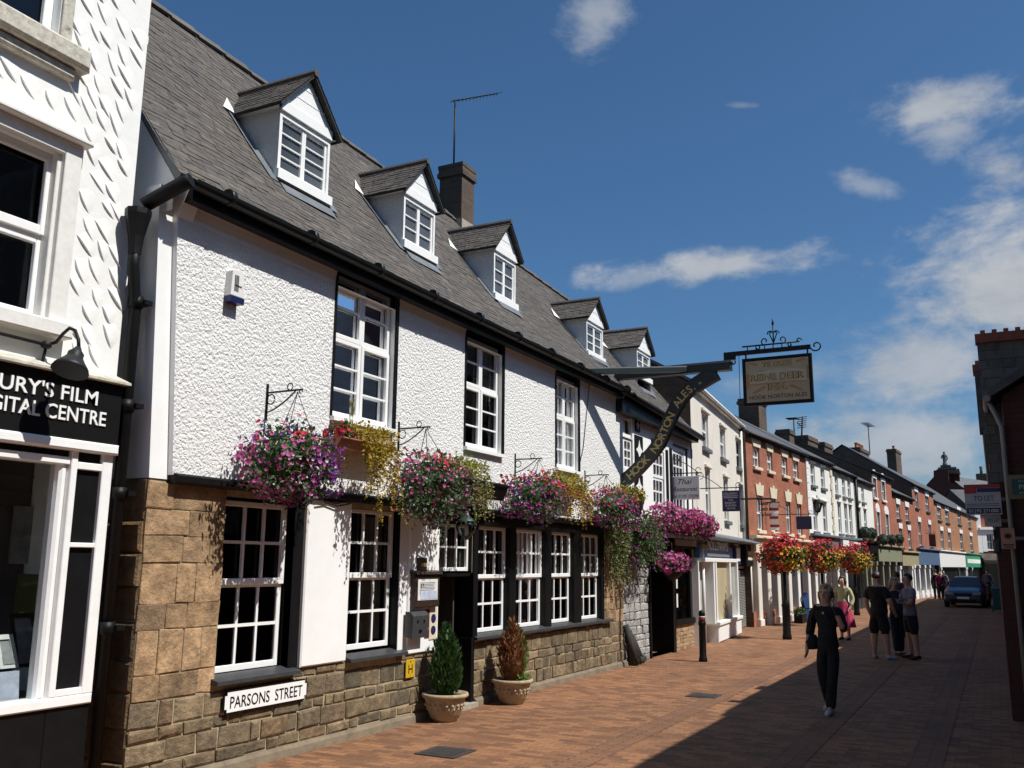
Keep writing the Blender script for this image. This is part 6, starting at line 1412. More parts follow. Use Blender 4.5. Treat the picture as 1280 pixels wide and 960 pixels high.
def person(label, pos, face, H, cl, pose=None, bulk=1.0, sub=2, group=None, fingers=True):
    """face: heading in degrees, 0 looks towards -Y; +x is the figure's left hand side seen from the front on the right"""
    t = thing('person', label, 'person', (pos[0], pos[1], 0), group); c, s = math.cos(math.radians(face)), math.sin(math.radians(face))
    J = dict(pelvis=(0, 0, .53), belly=(0, -.005, .60), chest=(0, 0, .71), neckb=(0, .005, .81), neck=(0, 0, .855), jaw=(0, -.018, .885), face=(0, -.012, .925), crown=(0, .0, .968),
             hR=(-.052, 0, .50), kR=(-.056, -.008, .285), aR=(-.056, .012, .05), tR=(-.064, -.075, .018), hL=(.052, 0, .50), kL=(.056, -.008, .285), aL=(.056, .012, .05), tL=(.064, -.075, .018),
             sR=(-.098, .005, .80), eR=(-.135, .012, .63), wR=(-.14, -.035, .485), pR=(-.14, -.05, .445), sL=(.098, .005, .80), eL=(.135, .012, .63), wL=(.14, -.035, .485), pL=(.14, -.05, .445))
    J.update(pose or {}); b = bulk
    Rr = dict(pelvis=(.082*b, .062*b), belly=(.075*b, .056*b), chest=(.088*b, .062*b), neckb=(.05, .04), neck=(.031, .032), jaw=(.038, .046), face=(.045, .055), crown=(.038, .047),
              hR=(.058*b, .060*b), kR=.038*b, aR=.023, tR=(.021, .014), hL=(.058*b, .060*b), kL=.038*b, aL=.023, tL=(.021, .014), sR=.037*b, eR=.026*b, wR=.017, pR=(.020, .011), sL=.037*b, eL=.026*b, wL=.017, pL=(.020, .011))
    E = [('pelvis', 'belly'), ('belly', 'chest'), ('chest', 'neckb'), ('neckb', 'neck'), ('neck', 'jaw'), ('jaw', 'face'), ('face', 'crown')]
    for q in 'RL': E += [('pelvis', 'h'+q), ('h'+q, 'k'+q), ('k'+q, 'a'+q), ('a'+q, 't'+q), ('neckb', 's'+q), ('s'+q, 'e'+q), ('e'+q, 'w'+q), ('w'+q, 'p'+q)]
    def X(p): x, y, z = (v*H for v in p); return (pos[0]+x*c-y*s, pos[1]+x*s+y*c, z)
    def add(mb, V, Fc, sm=True):
        o = len(mb.v); mb.v += [X(v) for v in V]
        for f in Fc: mb.F([o+i for i in f], None, sm)
    nodes = {n: (J[n], Rr[n]) for n in J}
    V, Fc = skin_mesh(nodes, E, 'pelvis', sub); mb = MB(); add(mb, V, Fc)
    hc = J['face']
    if sub >= 2:   # nose, ears, fingers as extensions of the body surface
        mb.tube([X((hc[0], hc[1]-.045, hc[2]+.018)), X((hc[0], hc[1]-.062, hc[2]-.006)), X((hc[0], hc[1]-.046, hc[2]-.014))], [.005*H, .010*H, .007*H], 6)
        for q in (-1, 1): mb.ball(X((hc[0]+q*.047, hc[1]+.006, hc[2]+.0)), .006*H, .010*H, .017*H, 6, 5)
        for q in 'RL':
            w, p = Vector(J['w'+q]), Vector(J['p'+q]); d = (p-w).normalized(); side = d.cross(Vector((1, 0, 0))); side = side.normalized() if side.length > .1 else Vector((0, 1, 0)); cur = d.cross(side)*(1 if q == 'R' else -1)
            for k in range(4):
                o = (k-1.5)*.0095; l = (.030, .036, .034, .026)[k]; a = p-d*.006+side*o; mb.tube([X(a), X(a+d*l*.5+cur*.004), X(a+d*l+cur*.013)], [.0052*H, .0048*H, .0036*H], 5)
            a = w+d*.012+side*-.012; mb.tube([X(a), X(a+d*.018-side*.016+cur*.004), X(a+d*.036-side*.017+cur*.01)], [.006*H, .0055*H, .004*H], 5)
    lgc = (J['hR'][2]-(J['hR'][2]-.285)*cl.get('leg', 1)/.55) if cl.get('leg', 1) < 1 else .10
    for i, f in enumerate(mb.f):
        c_ = [sum(mb.v[k][a] for k in f)/len(f) for a in range(3)]; dx, dy = c_[0]-pos[0], c_[1]-pos[1]; lx = (dx*c+dy*s)/H; lz = c_[2]/H
        if lz < .555 and abs(lx) < .125 and not cl.get('skirt'): mb.m[i] = 2 if lz > lgc else 0
        elif (.5 < lz < .822 and abs(lx) < .098) or (lz > .76 and lz < .825 and abs(lx) < .14): mb.m[i] = 1
    body = mb.build('body', [cl.get('skin', M['skin']), cl['top'], cl['bottom']], t)
    def part(nm, keys, edges, grow, m, root, extra=None):
        nd = {k: (J[k], tuple(r+grow for r in (Rr[k] if isinstance(Rr[k], tuple) else (Rr[k], Rr[k])))) for k in keys}
        nd.update(extra or {}); V, Fc = skin_mesh(nd, edges, root, min(2, sub)); mb = MB(); add(mb, V, Fc); return mb.build(nm, m, t)
    # top
    ex = {}; ed = [('pelvis2', 'belly'), ('belly', 'chest'), ('chest', 'neckb')]
    ex['pelvis2'] = (lerp3(J['pelvis'], J['belly'], .0 if cl.get('long') else .25), (.088*b+.004, .068*b+.004))
    if cl.get('long'): ex['hem'] = ((J['pelvis'][0], J['pelvis'][1], .485), (.094*b, .072*b)); ed.append(('hem', 'pelvis2'))
    sl = cl.get('sleeve', .45)
    for q in 'RL':
        ed += [('neckb', 's'+q)]
        if sl < 1: ex['c'+q] = (lerp3(J['s'+q], J['e'+q], max(.15, sl*1.6 if sl < .6 else 1)), (.034*b+.008,)*2); ed += [('s'+q, 'c'+q)]
        else: ex['c'+q] = (lerp3(J['e'+q], J['w'+q], min(.95, sl-1)), (.022*b+.008,)*2); ed += [('s'+q, 'e'+q), ('e'+q, 'c'+q)]
    keys = ['belly', 'chest', 'neckb', 'sR', 'sL']+(['eR', 'eL'] if sl >= 1 else [])
    Rr['neckb'] = (.054, .042)
    part(cl.get('top_name', 'shirt'), keys, ed, .007, cl['top'], 'chest', ex)
    # bottoms
    lg = cl.get('leg', 1.0)
    if cl.get('skirt'):
        mb = MB(); n = 28; px_, py_ = J['pelvis'][0], J['pelvis'][1]; rings = []
        for z, r, f in ((.60, .075, 0), (.56, .088, .02), (.50, .10, .05), (.40, .115, .10), (.30, .13, .14), (cl['skirt'], .14, .17)):
            rings.append([mb.V(X((px_+r*b*1.05*math.cos(2*PI*k/n)*(1+f*math.sin(k*1.8)), py_+r*b*.85*math.sin(2*PI*k/n)*(1+f*math.sin(k*1.8)), z))) for k in range(n)])
        for k in range(len(rings)-1):
            for j in range(n): mb.F((rings[k][j], rings[k][(j+1) % n], rings[k+1][(j+1) % n], rings[k+1][j]), 0, True)
        mb.build('skirt', cl['bottom'], t)
    else:
        ex = {}; ed = [('pelvis', 'belly2')]; ex['belly2'] = (lerp3(J['pelvis'], J['belly'], .6), (.078*b+.003, .060*b+.003))
        for q in 'RL':
            if lg >= 1: ex['m'+q] = (lerp3(J['a'+q], J['k'+q], -.05), (.036, .042)); ed += [('pelvis', 'h'+q), ('h'+q, 'k'+q), ('k'+q, 'm'+q)]
            else: ex['m'+q] = (lerp3(J['h'+q], J['k'+q], lg/.55), (.050*b, .052*b)); ed += [('pelvis', 'h'+q), ('h'+q, 'm'+q)]
        part('trousers' if lg >= 1 else 'shorts', ['pelvis', 'hR', 'hL']+(['kR', 'kL'] if lg >= 1 else []), ed, .006, cl['bottom'], 'pelvis', ex)
    # shoes
    for q in 'RL':
        a, tt = Vector(J['a'+q]), Vector(J['t'+q]); d = Vector((tt.x-a.x, tt.y-a.y, 0)).normalized(); z = a.z-.05
        pts = [a-d*.03+Vector((0, 0, -.026)), a+d*.0+Vector((0, 0, -.018)), a+d*.045+Vector((0, 0, -.026)), a+d*.09+Vector((0, 0, -.034)), a+d*.108+Vector((0, 0, -.038))]
        mb = MB(); mb.tube([X(p) for p in pts], [.020*H, .027*H, .025*H, .022*H, .010*H], 10); mb.build('shoe', cl.get('shoe', M['black_paint']), t)
    # hair
    hm = cl.get('hairm'); style = cl.get('hair', 'short')
    if hm:
        mb = MB(); n, m_ = 30, 16; ctr = (hc[0], hc[1]+.010, hc[2]+.014); rings = []
        thm = math.radians(150 if style != 'short' else 118)
        for k in range(m_+1):
            th = .02+thm*k/m_; ring = []
            for j in range(n):
                a = 2*PI*j/n; fr = -math.sin(a); wob = 1+.035*math.sin(a*9+k*.7)+.025*math.sin(a*17+k*1.9)
                face = max(0, min(1, (fr-.30)/.25))*max(0, min(1, (math.degrees(th)-44-8*math.sin(a*3))/10))
                nape = max(0, min(1, (math.degrees(th)-95)/25)) if style == 'short' else 0
                sc = wob*(1-.34*face)*(1-.22*nape)*(1.0 if style == 'short' else 1.05+.04*math.sin(th*1.2))
                ring.append(mb.V(X((ctr[0]+.0505*sc*math.sin(th)*math.cos(a), ctr[1]+.0590*sc*math.sin(th)*math.sin(a)+.004*nape, ctr[2]+(.0600 if style == 'short' else .0625)*(sc if th < 1.6 else min(sc, 1.08))*math.cos(th)*(1.0 if th < 1.57 or style == 'short' else 1.25)))))
            rings.append(ring)
        for k in range(m_):
            for j in range(n): mb.F((rings[k][j], rings[k][(j+1) % n], rings[k+1][(j+1) % n], rings[k+1][j]), 0, True)
        if style in ('bob', 'long'):
            L = .075 if style == 'bob' else .15
            for j in range(26):
                a = PI*(-.02)+PI*1.04*j/25; x0 = ctr[0]+.055*math.cos(a); y0 = ctr[1]+.058*math.sin(a)
                mb.tube([X((x0, y0, ctr[2]-.0)), X((x0*1.06, y0+.004, ctr[2]-L*.55)), X((x0*.98, y0+.002, ctr[2]-L*ru(.9, 1.08)))], [.010*H, .010*H, .003*H], 6)
        mb.build('hair', hm, t)
    if sub >= 2 and cl.get('eyes', True):
        for q in (-1, 1):
            mb = MB(); mb.ball(X((hc[0]+q*.019, hc[1]-.046, hc[2]+.014)), .0075*H, .005*H, .0045*H, 8, 5); mb.build('eye', EYE, body)
        mb = MB(); mb.tube([X((hc[0]-.015, hc[1]-.043, hc[2]-.028)), X((hc[0], hc[1]-.0495, hc[2]-.029)), X((hc[0]+.015, hc[1]-.043, hc[2]-.028))], [.0025*H, .0045*H, .0025*H], 6); mb.build('mouth', LIP, body)
    return t, J, X, H
EYE = mat('eye_dark', (.02, .018, .015), .2); LIP = mat('lip_tone', (.30, .09, .08), .5)
blk = mat('black_cotton', (.011, .011, .012), .9, .5, 9, .9, 14, .03); dk = mat('dark_shorts_cloth', (.014, .014, .018), .9, .3, 20); jean = mat('dark_jeans', (.02, .026, .045), .9, .3, 20)
mauve = mat('mauve_grey_shirt', (.21, .185, .24), .9, .2, 14, .8, 14, .03); cream = mat('pale_yellow_knit', (.46, .44, .24), .9, .15, 14, .3, 50); pinks = mat('pink_patterned_skirt', (.50, .045, .11), .85, .5, 22); purp = mat('purple_brown_jacket', (.055, .035, .05), .9)
blond = mat('dark_blond_hair', (.36, .23, .11), .5, .4, 30); brown = mat('dark_brown_hair', (.022, .012, .008), .5, .4, 30); grey_h = mat('pale_blond_hair', (.34, .27, .17), .5, .3, 30); whs = mat('white_trainers', (.42, .44, .46), .6); darks = mat('dark_sandals', (.03, .02, .015), .7)
teal = mat('dull_blue_shirt', (.10, .12, .2), .9); magc = mat('magenta_coat', (.16, .012, .05), .9)
pg = gnd(1040, 893)
t, J, X, H = person('woman in black top and trousers walking towards us with a phone at her ear', pg, -10, 1.66,
    dict(top=blk, bottom=blk, sleeve=1.35, long=True, leg=1.0, hair='bob', hairm=blond, shoe=whs),
    dict(kL=(.030, -.03, .29), aL=(.012, -.055, .052), tL=(.012, -.14, .022), hL=(.050, 0, .50), kR=(-.05, -.02, .285), aR=(-.040, .085, .075), tR=(-.045, .015, .025),
         eL=(.145, -.03, .635), wL=(.092, -.075, .80), pL=(.072, -.055, .865), eR=(-.15, .02, .63), wR=(-.17, -.005, .49), pR=(-.172, -.015, .445), face=(.004, -.012, .925)), 1.0)
# the phone is held: a thing of its own
ph = thing('mobile_phone', 'dark mobile phone held to the ear of the woman in black', 'phone', X((.062, -.035, .90))); mb = MB(); p = X((.064, -.034, .885)); q = X((.058, -.022, .945)); mb.tube([p, lerp3(p, q, .5), q], [.018, .022, .018], 8); mb.build('case', M['black_paint'], ph)
mb = MB(); q = X((.045, -.05, .91)); mb.tube([X((.055, -.052, .895)), q], .008, 4); mb.build('screen', M['dark_glass'], ph)
bg = thing('shoulder_bag', 'black shoulder bag at the hip of the woman walking towards us', 'bag', X((-.125, .03, .49))); mb = MB(); P_ = [X((-.128, .02, .60)), X((-.135, .02, .54)), X((-.13, .02, .485))]; mb.tube(P_, [.05, .09, .08], 10); mb.build('pouch', blk, bg)
mb = MB(); mb.tube([X((-.13, .02, .58)), X((-.12, -.03, .72)), X((-.085, -.03, .83)), X((-.07, .03, .84)), X((-.11, .06, .7)), X((-.13, .03, .58))], .011, 5); mb.build('strap', M['wood_dark'], bg)
mb = MB(); mb.ball(X((.0, -.079, .775)), .012, .006, .016, 8, 6); tag(mb.build('pendant', M['paper']), 'small pale pendant at the neckline of the woman in black', 'necklace')

p2 = gnd(1057, 800); t, J, X, H = person('woman in a pale yellow cardigan and pink skirt in the sunlight behind the phone caller', p2, -14, 1.64, dict(top=cream, bottom=pinks, sleeve=1.8, long=False, skirt=.20, hair='bob', hairm=brown, shoe=darks),
    dict(eL=(.15, .02, .63), wL=(.125, -.06, .50), pL=(.11, -.09, .47), eR=(-.14, .0, .63), wR=(-.12, -.08, .51), pR=(-.1, -.11, .48)), 1.05)
bg = thing('carrier_bag', 'white paper carrier carried in front of the pink skirt', 'bag', X((-.10, -.13, .26))); mb = MB(); f = Fr(X((-.16, -.14, 0))[:2], (1, 0))
mb.poly([X((-.15, -.15, .44)), X((-.085, -.15, .50)), X((-.075, -.15, .495)), X((-.14, -.15, .425))]); mb.poly([X((-.15, -.15, .30)), X((-.0, -.15, .27)), X((-.0, -.15, .255)), X((-.15, -.15, .285))]); mb.poly([X((-.15, -.145, .44)), X((-.13, -.145, .45)), X((-.13, -.145, .30)), X((-.15, -.145, .30))])
mb.build('paper', M['paper'], bg)
p3 = gnd(1102, 824); person('man in black T-shirt and shorts with white trainers, back half turned in the shade', p3, 150, 1.80, dict(top=blk, bottom=blk, sleeve=.5, long=True, leg=.54, hair='short', hairm=brown, shoe=whs, eyes=False),
    dict(kR=(-.075, 0, .285), aR=(-.095, .0, .05), tR=(-.13, -.07, .018), kL=(.075, 0, .285), aL=(.09, .0, .05), tL=(.12, -.07, .018), eR=(-.165, -.0, .64), wR=(-.155, -.09, .52), pR=(-.14, -.13, .50), eL=(.165, 0, .64), wL=(.16, -.06, .50), pL=(.155, -.09, .47)), 1.22)
p4 = gnd(1121, 821); p4 = (p4[0], p4[1]+.35); person('fair haired woman in jeans and dark jacket between the two men in the shade', p4, 35, 1.66, dict(top=purp, bottom=jean, sleeve=1.7, leg=1.0, hair='bob', hairm=grey_h, shoe=darks), dict(eL=(.14, -.02, .63), wL=(.05, -.12, .60), pL=(.01, -.13, .60), aR=(-.03, -.03, .05), tR=(-.03, -.11, .02), kR=(-.04, -.02, .285)), 1.0)
p5 = gnd(1142, 824); person('man in a mauve shirt and dark shorts with folded arms in the shade', p5, -62, 1.76, dict(top=mauve, bottom=dk, sleeve=.5, long=True, leg=.52, hair='short', hairm=brown, shoe=darks),
    dict(eL=(.145, -.05, .65), wL=(-.02, -.13, .66), pL=(-.07, -.12, .67), eR=(-.145, -.05, .65), wR=(.03, -.14, .68), pR=(.08, -.12, .69), kR=(-.075, -.0, .285), aR=(-.10, .02, .05), tR=(-.13, -.06, .018), kL=(.07, 0, .285), aL=(.085, .02, .05), tL=(.10, -.06, .018)), 1.15)
p6 = gnd(1126, 796); person('person in a dark purple jacket standing behind the three talking people', p6, 170, 1.76, dict(top=purp, bottom=jean, sleeve=1.8, leg=1.0, hair='short', hairm=brown, shoe=darks, eyes=False), None, 1.12, 1)
for lb, (x, y), H_, top, bot, f in (('distant person in a dark coat left of the blue car', (1171, 743), 1.74, blk, blk, 200), ('distant person in a magenta coat beside the blue car', (1177, 750), 1.66, magc, blk, 20), ('distant person in a blue shirt right of the blue car', (1236, 743), 1.78, teal, blk, 0), ('distant person in a grey top just behind the magenta coat', (1181, 741), 1.7, mauve, jean, 10)):
    g = gnd(x, y); g = (g[0], min(g[1], 62)*1.0); s_ = g[1]/gnd(x, y)[1]; person(lb, (gnd(x, y)[0]*s_, g[1]), f, H_, dict(top=top, bottom=bot, sleeve=1.8, leg=1.0, hair='short', hairm=brown, shoe=darks, eyes=False), None, 1.15, 1)
# shop window figures are clothes on rails: skipped; street furniture ---------------------------------
def bollard(x, y, label):
    t = thing('bollard', label, 'bollard', (x, y, 0)); mb = MB(); mb.lathe([(.085, 0), (.085, .06), (.070, .09), (.066, .70), (.078, .72), (.078, .76), (.064, .78), (.060, .90), (.068, .93), (.05, .985), (.02, 1.0)], (x, y, 0), 16); mb.build('post', M['black_paint'], t)
    mb = MB(); mb.lathe([(.066, .81), (.068, .815), (.067, .845), (.066, .85)], (x, y, 0), 16); mb.build('red_band', M['red_paint'], t); mb = MB(); mb.lathe([(.064, .862), (.066, .866), (.064, .88)], (x, y, 0), 16); mb.build('white_band', M['paper'], t)
bollard(*gnd(879, 827), 'black bollard with a red and white band standing alone on the sunlit paving')
# flower lamp posts
fl_x = gnd(982, 800)[0]
PLN = Fr((fl_x, 0), (0, 1))
for k, (x, y, rpx, lab) in enumerate(((979, 692, 29, 'nearest black post ringed with red and yellow flower baskets'), (1026, 695, 25, 'second flower ringed post, its red and yellow basket largely green'), (1067, 698, 23, 'farthest flower ringed post with scarlet and yellow baskets'))):
    u, z = PLN.px(x, y); ue = at_y(x+rpx, y, u)[0]; r = (ue-fl_x); t = thing('flower_post', lab, 'flower post', (fl_x, u, 0), 'posts ringed with flower baskets')
    mb = MB(); mb.lathe([(.12, 0), (.12, .1), (.105, .14), (.10, .82), (.115, .87), (.06, .99), (.045, 1.06), (.045, z+.3), (.03, z+.32)], (fl_x, u, 0), 14); mb.build('post', M['black_paint'], t)
    mb = MB(); mb.lathe([(.2, z-.2), (.4, z-.08), (.42, z)], (fl_x, u, 0), 16); mb.build('basket', M['wood_dark'], t)
    zz = z-.02; hz = at_y(x, y-rpx*.68, u)[1]-z
    cloud(t, (fl_x, u, zz), (r, r, hz*1.05), [(GR, 1500), (GY, 200)], [(OR, 300, .05, lambda d: d.x < .35 and d.z < .75), (YF, 190, .05, lambda d: d.x > .05 and d.z < .45), (RD, 160, .05, lambda d: d.z > .25)], droop=.15, lsize=.085)
    mb = MB()
    for j in range(70): a = ru(0, 2*PI); q = ru(.1, .95)*r; bloom(mb, (fl_x+q*math.cos(a), u+q*math.sin(a), zz+hz*ru(.8, 1.35)), (ru(-.4, .6), ru(-.6, .3), 1), .055)
    mb.build('blossom', RD, t)
# cafe bench, planter, manholes
b0 = gnd(1012, 778); t = thing('cafe_chair', 'black metal cafe chair at the edge of the sunlight beside the phone caller', 'chair', (*b0, 0)); cx_, cy_ = b0[0], b0[1]+.2
mb = MB()
for dx in (-.2, .2):
    for dy in (-.2, .2):
        mb = MB(); mb.tube([(cx_+dx*1.1, cy_+dy*1.1, 0), (cx_+dx, cy_+dy, .44)], .014, 6); mb.build('leg', M['black_iron'], t)
mb = MB(); mb.box(cx_-.22, cx_+.22, cy_-.22, cy_+.22, .44, .465); mb.build('seat', M['black_iron'], t)
mb = MB(); mb.tube([(cx_-.21, cy_-.2, .45), (cx_-.26, cy_-.2, .75), (cx_-.25, cy_, .9), (cx_-.26, cy_+.2, .75), (cx_-.21, cy_+.2, .45)], .015, 6)
for k in range(4): mb.tube([(cx_-.215, cy_-.13+k*.087, .45), (cx_-.25, cy_-.13+k*.087, .84)], .009, 5)
mb.build('backrest', M['black_iron'], t)
b1 = RF.px(1000, 764, .6); bx_, by_ = RF.T(b1[0], .6, 0)[:2]; t = thing('planter', 'low dark planter against the white house columns', 'planter', (bx_, by_, 0)); mb = MB(); mb.box(bx_-.14, bx_+.14, by_-.4, by_+.4, 0, .3); mb.build('tub', M['black_paint'], t, bevel=.02); cloud(t, (bx_, by_, .36), (.16, .4, .14), [(CO, 260)], [], core=False, lsize=.1)
b1 = RF.px(1007, 753, .5); bx_, by_ = RF.T(b1[0], .5, 0)[:2]; t = thing('pavement_sign', 'small blue pavement board between the white house columns', 'sign', (bx_, by_, 0)); mb = MB(); bl2 = mat('bright_blue_board', (.05, .12, .36), .5)
mb.prism([(by_-.25, 0), (by_-.03, .95), (by_+.03, .95), (by_+.25, 0), (by_+.2, 0), (by_, .85), (by_-.2, 0)], bx_-.1, bx_+.1, 0); mb.build('board', bl2, t); mb = MB(); mb.box(bx_-.08, bx_+.08, by_-.06, by_+.06, .951, .98); mb.build('hinge', M['metal_grey'], t)
for p, r, lab in (((557, 941), .23, 'dark square drain cover in the brick paving near the inn door'), ((880, 870), .22, 'dark square drain cover in the sunlit paving beyond the bollard')):
    g = gnd(*p); mb = MB(); mb.box(g[0]-r, g[0]+r, g[1]-r, g[1]+r, .0, .0125)
    for k in range(7): mb.box(g[0]-r+.06, g[0]+r-.06, g[1]-r+.06+k*(2*r-.12)/7, g[1]-r+.10+k*(2*r-.12)/7, .0126, .016)
    tag(mb.build('drain_cover', mat('worn_iron_cover', (.05, .045, .04), .6, .4, 14)), lab, 'drain cover')
# wheelie bin
g = gnd(1250, 757); by_ = 46.0; bx_ = at_y(1250, 757, by_)[0]; t = thing('wheelie_bin', 'blue green wheelie bin in the shade by the right hand buildings', 'bin', (bx_, by_, 0)); bm_ = mat('blue_green_plastic', (.015, .09, .11), .5)
mb = MB(); A = [mb.V((bx_+x, by_+y, .08)) for x, y in ((-.24, -.24), (.24, -.24), (.24, .24), (-.24, .24))]; B3 = [mb.V((bx_+x, by_+y, .95)) for x, y in ((-.29, -.33), (.29, -.33), (.29, .33), (-.29, .33))]
for k in range(4): mb.F((A[k], A[(k+1) % 4], B3[(k+1) % 4], B3[k]))
mb.F(A); mb.F(B3); mb.build('body', bm_, t, bevel=.02); mb = MB(); mb.prism([(by_-.36, .95), (by_+.34, .95), (by_+.34, 1.0), (by_-.1, 1.07), (by_-.36, 1.0)], bx_-.31, bx_+.31, 0); mb.build('lid', bm_, t)
for s in (-1, 1): mb = MB(); mb.tube([(bx_+s*.26, by_+.28, .1), (bx_+s*.31, by_+.28, .1)], .1, 12); mb.build('wheel', M['black_paint'], t)

# ------------------------------------------------------------------ blue car, facing us
cg = gnd(1205, 759); CYr = 49.5; cX = at_y(1205, 759, CYr)[0]
car = thing('parked_car', 'dark blue saloon car facing us in the shaded street', 'car', (cX, CYr, 0))
KF = Fr((cX, CYr), (.998, -.06))    # u to the right of the picture, w towards us
blue = mat('blue_car_paint', (.025, .055, .13), .22, .08, 3)
def sect(v, prof): return [(u, v, z) for u, z in prof]
mb = MB(KF.T)
secs = []
# stations along the length (w towards the camera): half widths and heights
for w, hw, zb, zs, zt, ht in ((0.0, .70, .28, .62, .64, .60), (-.08, .80, .22, .68, .71, .66), (-.5, .87, .20, .74, .82, .72), (-1.15, .88, .20, .84, .93, .76), (-1.2, .88, .20, .86, .95, .76), (-1.9, .88, .20, .90, 1.38, .58), (-2.5, .88, .20, .92, 1.43, .56), (-3.3, .88, .2, .93, 1.38, .55), (-3.9, .86, .22, .95, 1.02, .66), (-4.35, .80, .28, .88, .95, .62)):
    half = [(hw*.86, zb), (hw, zb+.12), (hw*1.0, (zb+zs)/2), (hw*.97, zs), (ht+(hw*.97-ht)*.25, zs+(zt-zs)*.75 if zt-zs > .2 else zs+(zt-zs)*.6), (ht*.92, zt), (ht*.4, zt+.02)]
    ring = [(u, w, z) for u, z in half]+[(-u, w, z) for u, z in half[::-1]]; secs.append([mb.V(p) for p in ring])
n = len(secs[0])
for a, b_ in zip(secs, secs[1:]):
    for k in range(n): mb.F((a[k], a[(k+1) % n], b_[(k+1) % n], b_[k]), 0, True)
mb.F(secs[0]); mb.F(secs[-1]); mb.build('body', blue, car)
mb = MB(KF.T); mb.poly([(-.70, -1.22, .97), (.70, -1.22, .97), (.55, -1.86, 1.37), (-.55, -1.86, 1.37)])
ws_ = MB(KF.T); ws_.poly([(-.72, -1.19, .975), (.72, -1.19, .975), (.56, -1.84, 1.385), (-.56, -1.84, 1.385)]); ws_.build('windscreen', M['dark_glass'], car)
for s in (-1, 1):
    q = MB(KF.T); q.poly([(s*.885, -1.5, .93), (s*.885, -3.5, .95), (s*.72, -3.2, 1.30), (s*.72, -2.0, 1.30)]); q.build('side_window', M['dark_glass'], car)
    q = MB(KF.T); q.prism([(s*.40, .60), (s*.76, .62), (s*.78, .70), (s*.70, .745), (s*.42, .70)], -.1, .03, 1); q.build('headlight', mat('headlamp_lens', (.30, .32, .33), .15), car)
    q = MB(KF.T); q.tube([(s*.90, -1.5, .98), (s*1.02, -1.5, 1.0), (s*1.06, -1.5, 1.03)], [.04, .08, .06], 8); q.build('wing_mirror', blue, car)
    for wv in (-.85, -3.5):
        q = MB(KF.T); q.tube([(s*.70, wv, .31), (s*.90, wv, .31)], .31, 20); wh = q.build('wheel', mat('tyre_rubber', (.012, .012, .012), .8), car)
        q = MB(KF.T); q.tube([(s*.895, wv, .31), (s*.912, wv, .31)], .19, 14); q.build('rim', M['metal_grey'], wh)
q = MB(KF.T); q.box(-.38, .38, -.03, .025, .56, .66); q.box(-.60, .60, -.04, .02, .26, .40); q.build('grille', M['black_paint'], car)
q = MB(KF.T); q.box(-.72, .72, -.1, .05, .40, .52); q.build('bumper', mat('bumper_plastic', (.02, .035, .07), .4), car)
q = MB(KF.T); q.box(-.26, .26, .05, .06, .41, .51); q.build('number_plate', M['paper'], car)

# ------------------------------------------------------------------ right hand side of the street
def block(name, label, F, L, ze, depth, rise, m, wins=(), cat='building', roofm='slate_plain', vtop=None):
    h = thing(name, label, cat, F.T(0, 0, 0)); mb = MB(F.T); wall_open(mb, 0, L, 0, ze, 0, wins, .12)
    for u in (0, L): mb.poly([(u, 0, 0), (u, 0, ze), (u, -depth/2, ze+rise), (u, -depth, ze), (u, -depth, 0)])
    mb.poly([(0, -depth, 0), (L, -depth, 0), (L, -depth, ze), (0, -depth, ze)]); mb.build('wall', m, h)
    mb = MB(F.T)
    for s in (0, 1):
        a = .18 if s == 0 else -depth-.18; k = rise/(depth/2)
        for o in (.12, .02): mb.poly([(-.08, a, ze-.18*k+o), (L, a, ze-.18*k+o), (L, -depth/2, ze+rise+o), (-.08, -depth/2, ze+rise+o)])
        mb.poly([(-.08, a, ze-.18*k+.12), (-.08, a, ze-.18*k+.02), (-.08, -depth/2, ze+rise+.02), (-.08, -depth/2, ze+rise+.12)])
    mb.build('roof', M[roofm], h)
    mb = MB(F.T); zg_ = ze-.2*k+.05; mb.tube([(-.05, .2, zg_), (L, .2, zg_)], .06, 6); mb.tube([(.25, .08, .02), (.25, .08, zg_-.3), (.25, .2, zg_-.06)], .04, 6); mb.build('gutter', M['metal_grey'], h)
    for q in wins:
        o = MB(F.T); bars(o, q[0], q[1], q[2], q[3], -.08, 2, 2, .05, .025); w_ = o.build('window', M['white_paint'], h); p = MB(F.T); p.poly([(q[0], -.11, q[2]), (q[1], -.11, q[2]), (q[1], -.11, q[3]), (q[0], -.11, q[3])]); p.build('pane', M['dark_glass'], w_)
    return h
# facades face -X: u runs towards the camera (d = -Y), n = (-1, 0)
def RFR(x, y_far): return Fr((x, y_far), (0, -1))
e2x, e2z = at_y(1237, 491, 12.9); e1x, e1z = at_y(1221, 428, 13.7)
wn = lambda L, n, z0, z1: [[L*(k+.5)/n-.45, L*(k+.5)/n+.45, z0, z1] for k in range(n)]
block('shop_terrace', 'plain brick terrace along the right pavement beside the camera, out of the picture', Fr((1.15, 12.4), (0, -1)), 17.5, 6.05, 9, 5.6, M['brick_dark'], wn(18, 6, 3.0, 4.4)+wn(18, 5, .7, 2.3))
tb = bpy.data.objects['shop_terrace']; mb = MB(); mb.box(1.4, 8, 12.38, 12.757, 0, 6.7); mb.build('shade_infill', M['brick_dark'], tb)  # unseen block added to stop sunlight slipping between the two buildings
hR2 = thing('red_gabled_shop', 'dark red brick gable with a sloping verge at the right edge of the picture', 'shop', (e2x, 12.9, 0))
mb = MB(); x0 = e2x+.13; sl = .62
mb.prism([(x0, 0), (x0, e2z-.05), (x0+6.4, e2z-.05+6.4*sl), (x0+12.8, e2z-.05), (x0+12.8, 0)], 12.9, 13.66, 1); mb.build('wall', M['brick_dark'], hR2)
mb = MB()
